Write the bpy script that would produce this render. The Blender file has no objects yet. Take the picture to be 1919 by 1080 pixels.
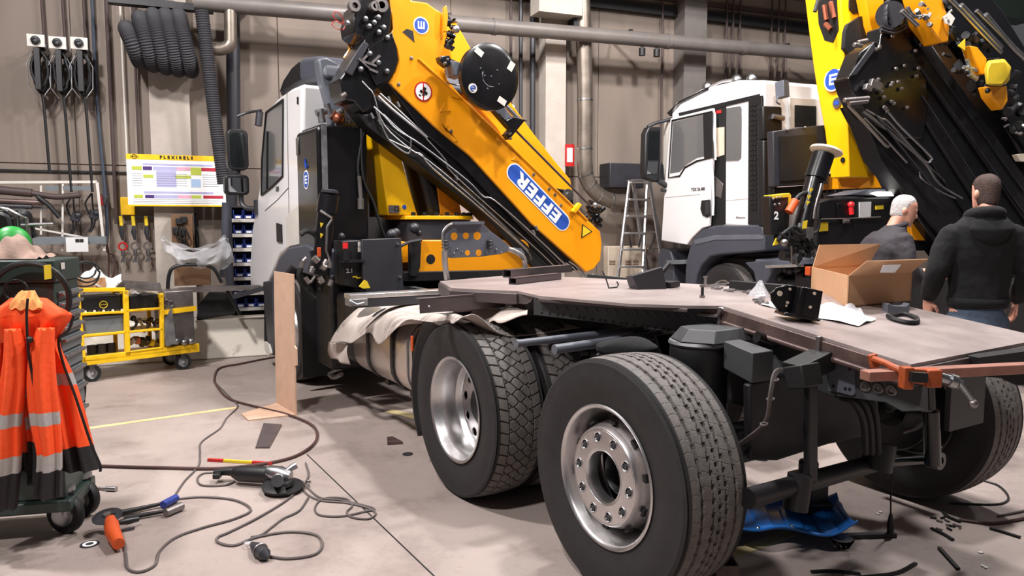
import bpy, math, random
import numpy as np
from mathutils import Vector, Matrix
PI=math.pi; R=math.radians
SC=bpy.context.scene; COL=SC.collection
rnd=random.Random(7)
# ---------------------------------------------------------------- camera
FPX=1400.0; HOR=415.0; CH=1.58
PITCH=math.atan((540-HOR)/FPX)
cd=bpy.data.cameras.new('camera'); cam=bpy.data.objects.new('camera',cd); COL.objects.link(cam)
cam.location=(0,0,CH); cam.rotation_euler=(PI/2-PITCH,0,0)
cd.sensor_width=36; cd.lens=36*FPX/1919; cd.clip_start=.05; cd.clip_end=200
SC.camera=cam
# ---------------------------------------------------------------- world, lamps, exposure
w=bpy.data.worlds.new('world'); SC.world=w; w.use_nodes=True
bg=w.node_tree.nodes['Background']; bg.inputs[0].default_value=(.86,.84,.90,1); bg.inputs[1].default_value=.13
SC.view_settings.view_transform='Standard'; SC.view_settings.look='None'
SC.view_settings.gamma=1; SC.view_settings.use_curve_mapping=False; SC.view_settings.exposure=-.50
def lamp(x,y,z,e,size,aim=None,col=(1,.965,.96)):
    l=bpy.data.lights.new('high_bay_light','AREA'); l.energy=e; l.shape='DISK'; l.size=size; l.color=col
    o=bpy.data.objects.new('high_bay_light',l); COL.objects.link(o); o.location=(x,y,z)
    d=(Vector(aim)-Vector((x,y,z))) if aim else Vector((0,0,-1))
    o.rotation_euler=d.to_track_quat('-Z','Y').to_euler()
lamp(-4.4,4.0,6.6,740,.55,(-2.0,6.8,.5))
lamp(-2.2,-.2,7.2,560,.55,(.3,3.6,0))
lamp(2.0,4.4,7.2,470,.55,(2.2,5.0,0))
lamp(.3,6.6,7.0,760,.55,(2.8,9.6,1.6))
lamp(4.4,6.2,7.2,560,.55,(3.4,8.8,.5))
lamp(8.5,6.5,7.2,170,.55,(7.5,8.5,0))
# ---------------------------------------------------------------- frames
class Fr:
    """a horizontal frame standing on the floor: origin and heading of its own x axis"""
    def __init__(s,ox,oy,ang): s.o=(ox,oy); s.a=ang; s.c=math.cos(ang); s.s=math.sin(ang)
    def w(s,p): return Vector((s.o[0]+s.c*p[0]-s.s*p[1], s.o[1]+s.s*p[0]+s.c*p[1], p[2] if len(p)>2 else 0))
    def loc(s,W):
        dx,dy=W[0]-s.o[0],W[1]-s.o[1]; return (s.c*dx+s.s*dy,-s.s*dx+s.c*dy,W[2])
    def ray(s,u,v):
        """sight line towards a measured direction, in this frame"""
        a=(u-959.5)/FPX; b=(v-540)/FPX; cp,sp=math.cos(PITCH),math.sin(PITCH)
        d=(a,cp-b*sp,-sp-b*cp); o=s.loc((0,0,CH)); e=(s.c*d[0]+s.s*d[1],-s.s*d[0]+s.c*d[1],d[2])
        return o,e
    def at(s,u,v,x=None,y=None,z=None):
        """point of a plane x=, y= or z= of this frame seen in a measured direction"""
        o,e=s.ray(u,v)
        k,val=(0,x) if x is not None else (1,y) if y is not None else (2,z)
        t=(val-o[k])/e[k]; return (o[0]+t*e[0],o[1]+t*e[1],o[2]+t*e[2])
WF=Fr(0,0,0)
A1=R(31.56); T1=Fr(1.43,3.70,PI/2+A1)      # front truck: x forward, y to its left, origin under the rear axle
A2=R(21.6);  T2=Fr(3.81,10.05,PI/2+A2)     # second truck, origin under its front axle
BF=Fr(0,0,A2)                              # building: x along the back wall
WALL=10.6
# ---------------------------------------------------------------- materials
def sr(r,g,b):
    f=lambda c:(c/255/12.92) if c/255<=.04045 else ((c/255+.055)/1.055)**2.4
    return (f(r),f(g),f(b))
MT={}
def mat(name,col,rough=.5,metal=0,var=.08,scale=6,bump=0,bscale=60,coat=0,emit=0,trans=0,alpha=1,col2=None,c2=.55):
    m=bpy.data.materials.new(name); m.use_nodes=True; MT[name]=m
    nt=m.node_tree; N=nt.nodes; L=nt.links; b=N['Principled BSDF']
    c=sr(*col); b.inputs['Base Color'].default_value=(*c,1); b.inputs['Roughness'].default_value=rough; b.inputs['Metallic'].default_value=metal
    if coat: b.inputs['Coat Weight'].default_value=coat; b.inputs['Coat Roughness'].default_value=.12
    if trans: b.inputs['Transmission Weight'].default_value=trans
    if alpha<1: b.inputs['Alpha'].default_value=alpha
    if emit: b.inputs['Emission Color'].default_value=(*c,1); b.inputs['Emission Strength'].default_value=emit
    if var or bump or col2:
        tc=N.new('ShaderNodeTexCoord'); 
    if var or col2:
        n=N.new('ShaderNodeTexNoise'); n.inputs['Scale'].default_value=scale; n.inputs['Detail'].default_value=6; n.inputs['Roughness'].default_value=.62
        L.new(tc.outputs['Object'],n.inputs['Vector'])
        cr=N.new('ShaderNodeValToRGB'); e=cr.color_ramp.elements
        e[0].position=.36; e[1].position=.64
        c0=tuple(x*(1-var) for x in c); c1=tuple(min(1,x*(1+var)) for x in c)
        e[0].color=(*c0,1); e[1].color=(*c1,1)
        if col2:
            e[0].position=c2-.06; e[1].position=c2+.06; e[1].color=(*sr(*col2),1)
        L.new(n.outputs['Fac'],cr.inputs['Fac']); L.new(cr.outputs['Color'],b.inputs['Base Color'])
        mr=N.new('ShaderNodeMapRange'); mr.inputs['To Min'].default_value=max(0,rough-.08); mr.inputs['To Max'].default_value=min(1,rough+.08)
        L.new(n.outputs['Fac'],mr.inputs['Value']); L.new(mr.outputs['Result'],b.inputs['Roughness'])
    if bump:
        n2=N.new('ShaderNodeTexNoise'); n2.inputs['Scale'].default_value=bscale; n2.inputs['Detail'].default_value=4
        L.new(tc.outputs['Object'],n2.inputs['Vector'])
        bp=N.new('ShaderNodeBump'); bp.inputs['Strength'].default_value=bump; bp.inputs['Distance'].default_value=.01
        L.new(n2.outputs['Fac'],bp.inputs['Height']); L.new(bp.outputs['Normal'],b.inputs['Normal'])
    return m
def bands(name,levels,rough=.8):
    """cloth whose colour changes with height: [(z, colour), ...] upwards in the object's own space"""
    m=mat(name,(128,128,128),rough,0,0,bump=.25,bscale=35); nt=m.node_tree; N=nt.nodes; L=nt.links
    tc=N.new('ShaderNodeTexCoord'); sp=N.new('ShaderNodeSeparateXYZ'); L.new(tc.outputs['Object'],sp.inputs[0])
    nz=N.new('ShaderNodeTexNoise'); nz.inputs['Scale'].default_value=9; L.new(tc.outputs['Object'],nz.inputs['Vector'])
    ad=N.new('ShaderNodeMath'); ad.operation='MULTIPLY_ADD'; ad.inputs[1].default_value=.016; L.new(nz.outputs['Fac'],ad.inputs[0]); L.new(sp.outputs['Z'],ad.inputs[2])
    z0=levels[0][0]; z1=levels[-1][0]+.4
    mr=N.new('ShaderNodeMapRange'); mr.inputs['From Min'].default_value=z0; mr.inputs['From Max'].default_value=z1; L.new(ad.outputs[0],mr.inputs['Value'])
    cr=N.new('ShaderNodeValToRGB'); cr.color_ramp.interpolation='CONSTANT'; E=cr.color_ramp.elements
    for i,(z,c) in enumerate(levels):
        p=(z-z0)/(z1-z0)
        e=E[i] if i<2 else E.new(p)
        e.position=p; e.color=(*sr(*c),1)
    L.new(mr.outputs['Result'],cr.inputs['Fac']); L.new(cr.outputs['Color'],N['Principled BSDF'].inputs['Base Color'])
    return m
mat('yellow_paint',(236,152,12),.33,0,.035,2,coat=.35)
mat('yellow_paint_lit',(250,190,8),.38,0,.03,2,coat=.3)  # same crane paint as above, with the better lit tone put into its colour
mat('trolley_yellow',(240,190,20),.42,0,.1,8)
mat('black_paint',(11,10,13),.30,0,.15,4,coat=.3)
mat('satin_black',(18,17,19),.5,0,.15,6)
mat('dark_grey',(44,44,49),.45,0,.1,4)
mat('chassis_grey',(60,61,62),.52,0,.14,5)
mat('mid_grey',(92,95,104),.45,0,.08,5)
mat('fender_grey',(66,68,78),.5,0,.06,5)
mat('white_paint',(226,224,224),.3,0,.02,2,coat=.4)
mat('off_white',(205,200,192),.55,0,.05,4)
mat('silver',(168,168,170),.32,1,.06,12)
mat('rim_silver',(200,198,198),.34,1,.1,9)
mat('dull_steel',(140,134,132),.42,.9,.15,10)
mat('galvanised',(150,150,152),.4,.8,.18,14)
mat('duct_metal',(128,118,108),.38,.7,.18,4)
mat('aluminium',(215,214,214),.3,.9,.05,20)
mat('tank_aluminium',(206,196,188),.30,.85,.07,2,bump=.03,bscale=8)
mat('rubber',(34,32,32),.72,0,.18,14,bump=.15,bscale=120)
mat('tread_rubber',(98,93,90),.72,0,.18,18,bump=.2,bscale=150)
mat('black_plastic',(22,22,24),.42,0,.1,8)
mat('black_rubber',(14,14,15),.6,0,.1,8)
mat('glass',(20,24,26),.06,0,0,coat=.5,alpha=.62)
mat('mirror',(190,195,200),.04,1,0)
mat('red',(176,28,26),.42,0,.08,8)
mat('orange_plastic',(200,80,32),.5,0,.1,8)
mat('blue_logo',(38,78,168),.45,0,0)
mat('sign_white',(236,236,234),.5,0,0)
mat('blue_plastic',(28,100,178),.36,0,.1,3,coat=.2)
mat('bin_blue',(34,52,128),.45,0,.06,9)
mat('cardboard',(196,152,114),.82,0,.05,6)
mat('board_fibre',(196,162,138),.85,0,.06,9)
mat('canvas',(176,164,156),.9,0,.07,5,bump=.4,bscale=14)
mat('plastic_film',(235,236,240),.16,0,0,trans=.35,alpha=.55,bump=.9,bscale=26)
mat('paper',(214,214,214),.7,0,.02,8)
mat('plate_steel',(160,147,144),.38,.3,.2,2.2,bump=.03,bscale=8)
mat('brown_steel',(96,78,74),.42,.4,.3,9)
mat('raw_steel',(98,88,88),.42,.55,.1,6)
mat('orange_paint',(160,74,34),.48,.1,.2,14)
mat('rust_bar',(150,104,90),.5,.3,.12,14,)
mat('green_cabinet',(44,58,54),.4,0,.08,4)
mat('drawer_grey',(112,118,122),.42,.1,.06,6)
mat('green_plastic',(40,150,60),.4,0,.05,6)
mat('concrete',(176,166,156),.88,0,.08,3,bump=.3,bscale=40)
mat('hose_grey',(48,47,52),.7,0,.12,8)
mat('cable_brown',(74,48,46),.6,0,.05,6)
mat('cable_grey',(92,84,82),.6,0,.08,6)
mat('cable_blue',(54,62,76),.6,0,.08,6)
mat('wall_pipe',(70,56,54),.6,.1,.1,4)
mat('pipe_grey',(112,106,102),.45,.2,.1,3)
mat('lime',(176,188,66),.6,0,0); mat('violet',(70,38,110),.6,0,0); mat('lilac',(170,168,205),.6,0,0)
mat('pink',(216,160,180),.6,0,0); mat('pale_blue',(165,190,222),.6,0,0); mat('crimson',(170,28,52),.6,0,0); mat('line_grey',(170,170,176),.6,0,0)
mat('label_yellow',(222,190,40),.5,0,.03,8)
mat('skin',(206,150,128),.5,0,.05,12,bump=.1,bscale=60); MT['skin'].node_tree.nodes['Principled BSDF'].inputs['Subsurface Weight'].default_value=.08
mat('dark_hair',(62,42,36),.75,0,.3,40,bump=.8,bscale=130)
mat('grey_hair',(186,180,178),.75,0,.15,40,bump=.8,bscale=130)
mat('black_cloth',(10,10,11),.95,0,.12,7,bump=.35,bscale=22)
mat('dark_jacket',(42,37,42),.8,0,.1,7,bump=.35,bscale=16)
mat('denim',(72,86,104),.85,0,.16,9,bump=.3,bscale=40)
mat('rag',(146,122,110),.9,0,.12,7,bump=.4,bscale=30)
mat('tan_leather',(188,142,60),.8,0,.15,9)
mat('floor_line',(206,188,138),.6,0,.18,3)
mat('box_brown',(112,82,58),.85,0,.1,6)
mat('copper',(150,84,60),.4,.6,.1,9)
mat('green_beam',(36,48,42),.5,0,.1,3)
mat('gauze_beige',(206,190,170),.6,0,.08,6)
mat('zinc',(186,186,188),.35,.35,.08,12)
mat('knob_red',(214,40,46),.35,0,0)
mat('hi_vis_collar',(232,150,84),.85,0,.05,8)
# ---------------------------------------------------------------- mesh collector
OFF={}
EACH=set('''boom_bolt oil_line pipe_clip pivot_bolt reel_bolt reel_label bolt nut_seat hand_hole hydraulic_hose air_hose plug
flange_bolt plate_hole bushing welded_tab warning_label carrier_tube frame_extension pipe_fitting jib_pipe button bracket_hole rivet
axle small_label joint_block section_edge fitting cylinder_fitting column_hole guard_eye reel_bracket reel_mount hinge_strut rear_brace hinge_ring
vent_slot mud_flap headlamp cable door_seam support wire_loop handle_bar clamp printed_square side_channel red_section mirror_arm rear_bracket
engine_block hose_coupling tyre_step'''.split())
def _v(p): return Vector(p)
class M:
    def __init__(s): s.v=[]; s.f=[]; s.m=[]; s.k=0; s.a=[]
    def mi(s,k): s.k=k; return s
    def add(s,vs,fs):
        n=len(s.v); s.a.append((n,len(s.f))); s.v+= [tuple(p) for p in vs]; s.f+= [tuple(i+n for i in f) for f in fs]; s.m+=[s.k]*len(fs); return s
    def box(s,x0,x1,y0,y1,z0,z1):
        return s.add([(x,y,z) for x in (x0,x1) for y in (y0,y1) for z in (z0,z1)],[(0,1,3,2),(4,6,7,5),(0,4,5,1),(2,3,7,6),(0,2,6,4),(1,5,7,3)])
    def ob(s,c,sz,rot=(0,0,0),X=None):
        """box of size sz centred at c, turned by euler rot or given axes X"""
        Mx=Matrix(X).transposed() if X else (Matrix.Rotation(rot[2],3,'Z')@Matrix.Rotation(rot[1],3,'Y')@Matrix.Rotation(rot[0],3,'X'))
        vs=[_v(c)+Mx@Vector((sx*sz[0]/2,sy*sz[1]/2,sz_*sz[2]/2)) for sx in (-1,1) for sy in (-1,1) for sz_ in (-1,1)]
        return s.add(vs,[(0,1,3,2),(4,6,7,5),(0,4,5,1),(2,3,7,6),(0,2,6,4),(1,5,7,3)])
    def beam(s,p0,p1,w,h,up=(0,0,1)):
        p0,p1=_v(p0),_v(p1); d=(p1-p0); L_=d.length; d.normalize(); u=_v(up); sd=d.cross(u)
        if sd.length<1e-4: sd=d.cross(Vector((1,0,0)))
        sd.normalize(); u=sd.cross(d)
        return s.ob((p0+p1)/2,(L_,w,h),X=[d,sd,u])
    def prism(s,pts,axis,lo,hi):
        """outline given as full points, pushed to lo and hi along axis 0/1/2"""
        n=len(pts); a=[]; b=[]
        for p in pts:
            q=list(p); q[axis]=lo; a.append(tuple(q)); q[axis]=hi; b.append(tuple(q))
        return s.add(a+b,[tuple(range(n))[::-1],tuple(range(n,2*n))]+[(i,(i+1)%n,(i+1)%n+n,i+n) for i in range(n)])
    def loft(s,rings,cap=True,closed=True):
        n=len(rings[0]); vs=[p for r in rings for p in r]; fs=[]
        for i in range(len(rings)-1):
            for j in range(n if closed else n-1):
                a=i*n+j; b=i*n+(j+1)%n; fs.append((a,b,b+n,a+n))
        if cap: fs.append(tuple(range(n))[::-1]); fs.append(tuple(range((len(rings)-1)*n,len(rings)*n)))
        return s.add(vs,fs)
    def tube(s,pts,r,n=8,rz=None):
        P=[_v(p) for p in pts]; m=len(P); rr=r if isinstance(r,(list,tuple)) else [r]*m
        t=[(P[min(i+1,m-1)]-P[max(i-1,0)]).normalized() for i in range(m)]
        u=t[0].orthogonal().normalized(); rings=[]
        for i in range(m):
            u=(u-t[i]*u.dot(t[i]))
            u=u.normalized() if u.length>1e-6 else t[i].orthogonal().normalized()
            w_=t[i].cross(u)
            rings.append([tuple(P[i]+(u*math.cos(2*PI*k/n)+w_*math.sin(2*PI*k/n))*rr[i]) for k in range(n)])
        return s.loft(rings)
    def cyl(s,p0,p1,r0,r1=None,n=20): return s.tube([p0,p1],[r0,r0 if r1 is None else r1],n)
    def lathe(s,prof,c,ax,n=32,cap=False,a0=0,a1=2*PI):
        """profile [(radius, height)] turned about the axis ax through c"""
        ax=_v(ax).normalized(); u=ax.orthogonal().normalized(); w_=ax.cross(u); c=_v(c)
        full=abs(a1-a0-2*PI)<1e-6
        rings=[[tuple(c+ax*h+(u*math.cos(a0+(a1-a0)*k/(n if full else n-1))+w_*math.sin(a0+(a1-a0)*k/(n if full else n-1)))*r) for k in range(n)] for r,h in prof]
        return s.loft(rings,cap,full)
    def sph(s,c,r,n=14,m=10):
        rx,ry,rz=(r,r,r) if not isinstance(r,(tuple,list)) else r
        rings=[[(c[0]+rx*max(.02,math.sin(PI*i/m))*math.cos(2*PI*k/n),c[1]+ry*max(.02,math.sin(PI*i/m))*math.sin(2*PI*k/n),c[2]-rz*math.cos(PI*i/m)) for k in range(n)] for i in range(m+1)]
        return s.loft(rings)
    def grid(s,fn,nu,nv):
        vs=[tuple(fn(i/nu,j/nv)) for i in range(nu+1) for j in range(nv+1)]
        return s.add(vs,[(i*(nv+1)+j,i*(nv+1)+j+1,(i+1)*(nv+1)+j+1,(i+1)*(nv+1)+j) for i in range(nu) for j in range(nv)])
    def torus(s,c,ax,R_,r,n=32,m=8,a0=0,a1=2*PI):
        ax=_v(ax).normalized(); u=ax.orthogonal().normalized(); w_=ax.cross(u); c=_v(c)
        if abs(a1-a0-2*PI)<1e-6:
            rings=[]
            for i in range(n+1):
                a=2*PI*i/n; e=u*math.cos(a)+w_*math.sin(a)
                rings.append([tuple(c+e*(R_+r*math.cos(2*PI*k/m))+ax*r*math.sin(2*PI*k/m)) for k in range(m)])
            return s.loft(rings,False)
        return s.tube([c+(u*math.cos(a0+(a1-a0)*i/n)+w_*math.sin(a0+(a1-a0)*i/n))*R_ for i in range(n+1)],r,m)
    def text(s,body,size,o,ex,ey,depth=.002,spacing=1,bold=0,wide=1):
        key=(body,size,depth,spacing,bold)
        if key not in TX:
            c=bpy.data.curves.new('t','FONT'); c.body=body; c.size=size; c.extrude=depth/2; c.align_x='CENTER'; c.align_y='CENTER'; c.space_character=spacing; c.offset=bold; c.resolution_u=3
            ob=bpy.data.objects.new('t',c); COL.objects.link(ob); dg=bpy.context.evaluated_depsgraph_get(); me=ob.evaluated_get(dg).to_mesh()
            TX[key]=([tuple(v.co) for v in me.vertices],[tuple(p.vertices) for p in me.polygons])
            bpy.data.objects.remove(ob); bpy.data.curves.remove(c)
        vs,fs=TX[key]; ex=_v(ex).normalized(); ey=_v(ey).normalized(); ez=ex.cross(ey); o=_v(o)
        return s.add([o+ex*a*wide+ey*b+ez*c for a,b,c in vs],fs)
    def build(s,name,mats,parent=None,fr=None,bev=0,seg=2,sharp=38,sub=0,solid=0,remesh=0,smooth=0,org=None,disp=0,dscale=.1):
        if parent is not None and name in EACH and 1<len(s.a)<100:
            kw=dict(fr=fr,bev=bev,seg=seg,sharp=sharp,sub=sub,solid=solid,remesh=remesh,smooth=smooth,disp=disp,dscale=dscale); first=None
            for i,(v0,f0) in enumerate(s.a):
                v1,f1=s.a[i+1] if i+1<len(s.a) else (len(s.v),len(s.f))
                q=M(); q.v=s.v[v0:v1]; q.f=[tuple(k-v0 for k in f) for f in s.f[f0:f1]]; q.m=s.m[f0:f1]
                o=q.build(name,mats,parent,**kw); first=first or o
            return first
        v=np.array(s.v,dtype=np.float64).reshape(-1,3)
        if parent is not None:
            off=np.array(OFF.get(parent.name,(0,0,0))); loc=None
        else:
            lo,hi=v.min(0),v.max(0); off=np.array(org) if org is not None else np.array([(lo[0]+hi[0])/2,(lo[1]+hi[1])/2,lo[2]])
        me=bpy.data.meshes.new(name)
        me.from_pydata([tuple(p) for p in (v-off)],[],s.f)
        mats=mats if isinstance(mats,(list,tuple)) else [mats]
        for q in mats: me.materials.append(MT[q] if isinstance(q,str) else q)
        if len(mats)>1: me.polygons.foreach_set('material_index',s.m)
        me.polygons.foreach_set('use_smooth',[True]*len(s.f))
        try: me.set_sharp_from_angle(angle=R(sharp))
        except Exception: pass
        me.validate(); me.update()
        o=bpy.data.objects.new(name,me); COL.objects.link(o)
        if parent is not None:
            o.parent=parent; OFF[o.name]=tuple(off)
        else:
            fr=fr or WF; o.location=fr.w(tuple(off)); o.rotation_euler=(0,0,fr.a); OFF[o.name]=tuple(off)
        if remesh:
            r=o.modifiers.new('r','REMESH'); r.mode='VOXEL'; r.voxel_size=remesh; r.use_smooth_shade=True
        if smooth:
            r=o.modifiers.new('s','SMOOTH'); r.iterations=smooth; r.factor=.6
        if disp:
            t=bpy.data.textures.new(name,'CLOUDS'); t.noise_scale=dscale
            r=o.modifiers.new('d','DISPLACE'); r.texture=t; r.strength=disp; r.mid_level=.5
        if solid:
            r=o.modifiers.new('t','SOLIDIFY'); r.thickness=solid; r.offset=0
        if bev:
            r=o.modifiers.new('b','BEVEL'); r.width=bev; r.segments=seg; r.limit_method='ANGLE'; r.angle_limit=R(40)
        if sub:
            r=o.modifiers.new('u','SUBSURF'); r.levels=sub; r.render_levels=sub
        return o
TX={}
def tag(o,label=None,cat=None,group=None,kind=None):
    if label: o['label']=label
    if cat: o['category']=cat
    if group: o['group']=group
    if kind: o['kind']=kind
    return o
def thing(name,label,cat,fr,off=(0,0,0),group=None):
    o=bpy.data.objects.new(name,None); COL.objects.link(o); o.empty_display_size=.1
    o.location=fr.w(off); o.rotation_euler=(0,0,fr.a); OFF[o.name]=tuple(off)
    return tag(o,label,cat,group)
def part_empty(name,parent,loc=(0,0,0)):
    o=bpy.data.objects.new(name,None); COL.objects.link(o); o.parent=parent; o.empty_display_size=.05
    po=OFF.get(parent.name,(0,0,0)); o.location=tuple(loc[i]-po[i] for i in range(3)); OFF[o.name]=(0,0,0); return o
def dup(o,parent=None,loc=None,rot=None):
    c=o.copy(); COL.objects.link(c); OFF[c.name]=OFF.get(o.name,(0,0,0))
    if parent is not None: c.parent=parent
    if loc is not None: c.location=loc
    if rot is not None: c.rotation_euler=rot
    for ch in list(o.children): dup(ch,c)
    return c
def curve(pts,n=8):
    """smooth line through points (Catmull-Rom)"""
    P=[_v(p) for p in pts]; P=[P[0]*2-P[1]]+P+[P[-1]*2-P[-2]]; out=[]
    for i in range(1,len(P)-2):
        a,b,c,d=P[i-1:i+3]
        for k in range(n):
            t=k/n; out.append(.5*((2*b)+(c-a)*t+(2*a-5*b+4*c-d)*t*t+(3*b-a-3*c+d)*t**3))
    out.append(P[-2]); return out
def tr(fr,pts,**k): return [fr.at(u,v,**k) for u,v in pts]
def rbox(x0,x1,z0,z1,r,n=4):
    """rounded rectangle outline in (a,b)"""
    out=[]
    for cx,cz,a in ((x1-r,z1-r,0),(x0+r,z1-r,90),(x0+r,z0+r,180),(x1-r,z0+r,270)):
        for i in range(n+1): out.append((cx+r*math.cos(R(a+90*i/n)),cz+r*math.sin(R(a+90*i/n))))
    return out
# ================================================================ setting
def floor_material():
    m=mat('floor_concrete',(186,169,160),.5,0,0); nt=m.node_tree; N=nt.nodes; L=nt.links; b=N['Principled BSDF']
    tc=N.new('ShaderNodeTexCoord')
    def noise(sc,det=6,ro=.6):
        n=N.new('ShaderNodeTexNoise'); n.inputs['Scale'].default_value=sc; n.inputs['Detail'].default_value=det; n.inputs['Roughness'].default_value=ro
        L.new(tc.outputs['Object'],n.inputs['Vector']); return n
    def ramp(src,p0,c0,p1,c1):
        r=N.new('ShaderNodeValToRGB'); e=r.color_ramp.elements; e[0].position=p0; e[0].color=(*c0,1); e[1].position=p1; e[1].color=(*c1,1)
        L.new(src,r.inputs['Fac']); return r
    def mix(a,bb,fac,mode='MULTIPLY'):
        x=N.new('ShaderNodeMix'); x.data_type='RGBA'; x.blend_type=mode; x.inputs['Factor'].default_value=fac
        L.new(a,x.inputs['A']); L.new(bb,x.inputs['B']); return x.outputs['Result']
    base=ramp(noise(.5,5).outputs['Fac'],.35,sr(143,130,124),.7,sr(170,156,149))
    st=ramp(noise(2.2,8,.7).outputs['Fac'],.32,(.55,.52,.5),.5,(1,1,1))
    sp=ramp(noise(38,3).outputs['Fac'],.3,(.7,.68,.66),.42,(1,1,1))
    o=mix(mix(base.outputs['Color'],st.outputs['Color'],.6),sp.outputs['Color'],.35)
    L.new(o,b.inputs['Base Color'])
    rr=N.new('ShaderNodeMapRange'); rr.inputs['To Min'].default_value=.34; rr.inputs['To Max'].default_value=.66; L.new(noise(1.3,6).outputs['Fac'],rr.inputs['Value']); L.new(rr.outputs['Result'],b.inputs['Roughness'])
    bp=N.new('ShaderNodeBump'); bp.inputs['Strength'].default_value=.12; bp.inputs['Distance'].default_value=.004; L.new(noise(60,4).outputs['Fac'],bp.inputs['Height']); L.new(bp.outputs['Normal'],b.inputs['Normal'])
    return m
floor_material()
def wall_material():
    m=mat('wall_panel',(160,146,130),.75,0,0); nt=m.node_tree; N=nt.nodes; L=nt.links; b=N['Principled BSDF']
    tc=N.new('ShaderNodeTexCoord'); n=N.new('ShaderNodeTexNoise'); n.inputs['Scale'].default_value=.9; n.inputs['Detail'].default_value=7
    mp=N.new('ShaderNodeMapping'); mp.inputs['Scale'].default_value=(1,1,.3); L.new(tc.outputs['Object'],mp.inputs['Vector']); L.new(mp.outputs['Vector'],n.inputs['Vector'])
    r=N.new('ShaderNodeValToRGB'); e=r.color_ramp.elements; e[0].position=.3; e[0].color=(*sr(106,95,87),1); e[1].position=.66; e[1].color=(*sr(134,121,110),1)
    L.new(n.outputs['Fac'],r.inputs['Fac']); L.new(r.outputs['Color'],b.inputs['Base Color'])
wall_material()
tag(M().box(-13,15,-3,WALL+.3,-.12,0).build('floor','floor_concrete',fr=BF),kind='structure')
def S(m,name,mt,fr=BF,**k): return tag(m.build(name,mt,fr=fr,**k),kind='structure')
m=M(); xs=[-9,-6.35,-3.95,-1.55,.85,3.25,5.65,8.05,10.45,13]
for i in range(len(xs)-1):
    for z0,z1 in ((0,2.27),(2.285,5.4),(5.415,9)): m.box(xs[i]+.006,xs[i+1]-.006,WALL,WALL+.16,z0,z1)
m.box(-9,13,WALL+.02,WALL+.2,0,9)
S(m,'wall_back','wall_panel')
S(M().box(-13,15,-3,WALL+.3,9,9.15),'ceiling','concrete')
# yellow floor line and expansion joint as thin inlays of the floor
a=WF.at(-40,832,z=0); b_=WF.at(446,764,z=0); c_=WF.at(770,790,z=0)
def strip(p,q,wd,h=.003):
    p,q=Vector(p),Vector(q); p.z=q.z=h/2; return M().beam(p,q,wd,h)
S(strip(a,b_,.06),'trim_1','floor_line',WF)
S(strip(WF.at(728,770,z=0),WF.at(800,787,z=0),.10),'trim_2','floor_line',WF)
S(strip(WF.at(575,852,z=0),WF.at(860,1125,z=0),.007,.002),'trim_3','satin_black',WF)
S(strip(WF.at(1075,905,z=0),WF.at(1200,880,z=0),.08),'trim_4','floor_line',WF)
S(strip(WF.at(1370,1040,z=0),WF.at(1480,1000,z=0),.07),'trim_5','floor_line',WF)
# concrete columns of the wall
def wallbox(u0,u1,v0,v1,d0,d1,name,mt,**k):
    """a box on the wall between two heights, standing out from depth d0 to d1 in front of it"""
    y=WALL-d1; p=BF.at(u0,(v0+v1)/2,y=y); q=BF.at(u1,(v0+v1)/2,y=y); um=(u0+u1)/2
    z1=BF.at(um,v0,y=y)[2]; z0=BF.at(um,v1,y=y)[2]
    return M().box(p[0],q[0],WALL-d1,WALL-d0,z0,z1)
def col(u,w_,d,name,mt,z0=0,z1=9,um=300,bw=0):
    p=BF.at(u,um,y=WALL-d)[0]; mm=M().box(p-w_/2,p+w_/2,WALL-d,WALL-.004,z0,z1)
    if bw: mm.box(p-w_/2-bw,p+w_/2+bw,WALL-d-.02,WALL-.004,3.55,4.1)
    return S(mm,name,mt)
col(324,.46,.16,'trim_6','concrete',um=350)
col(1041,.33,.30,'trim_7','concrete',bw=.0,um=300)
m=M(); x=BF.at(1040,0,y=WALL-.5)[0]; m.box(x-.3,x+.38,WALL-.62,WALL-.3,4.55,9); S(m,'trim_8','concrete')
col(1302,.42,.3,'trim_9','pipe_grey',um=150)
# recessed darker wall bay beside the middle column
for u in (985,1013): pass
# dark crane runway beam high on the wall
S(M().box(2.2,14,WALL-1.1,WALL-.75,5.22,5.75),'trim_10','green_beam')
S(M().box(-9,13,WALL-.06,WALL-.004,5.1,5.16),'trim_11','wall_pipe')
S(M().box(1.2,13,WALL-.1,WALL-.004,4.86,5.0),'trim_12','satin_black')
# ================================================================ pipes and ducts on the wall
m=M(); p0=BF.at(405,3,y=WALL-.62); p1=BF.at(1529,101,y=WALL-.62); d=Vector(p1)-Vector(p0); d.z=0
zz=(p0[2]+p1[2])/2; P0=Vector((p0[0],p0[1],p0[2]-.02)); P1=Vector((p1[0],p1[1],p1[2])); P1=P0+(P1-P0)*1.35; P0=P0-(P1-P0)*.02
m.cyl(P0,P1,.105,n=24)
for t in (.3,.52,.63,.8):
    q=P0.lerp(P1,t); m.cyl(q-d.normalized()*.03,q+d.normalized()*.03,.115,n=24)
o=m.build('overhead_pipe','pipe_grey',fr=BF); tag(o,'long grey ventilation pipe running level across the whole back wall','pipe')
m=M()
for t in (.05,.25,.47,.7): q=P0.lerp(P1,t); m.box(q.x-.02,q.x+.02,q.y-.02,WALL-.01,q.z+.09,q.z+.13)
m.build('bracket','satin_black',o)
for i,t in enumerate((.485,.505)):
    q=P0.lerp(P1,t); mm=M().cyl((q.x,q.y,q.z-.13),(q.x,q.y,q.z-.24),.05,.05,12).cyl((q.x,q.y,q.z-.105),(q.x,q.y,q.z-.14),.02,n=8)
    tag(mm.build('wall_lamp','satin_black',fr=BF),'small black fitting under the overhead pipe, '+('the one nearer the round duct' if i==0 else 'the one farther from the round duct'),'fitting')
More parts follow.
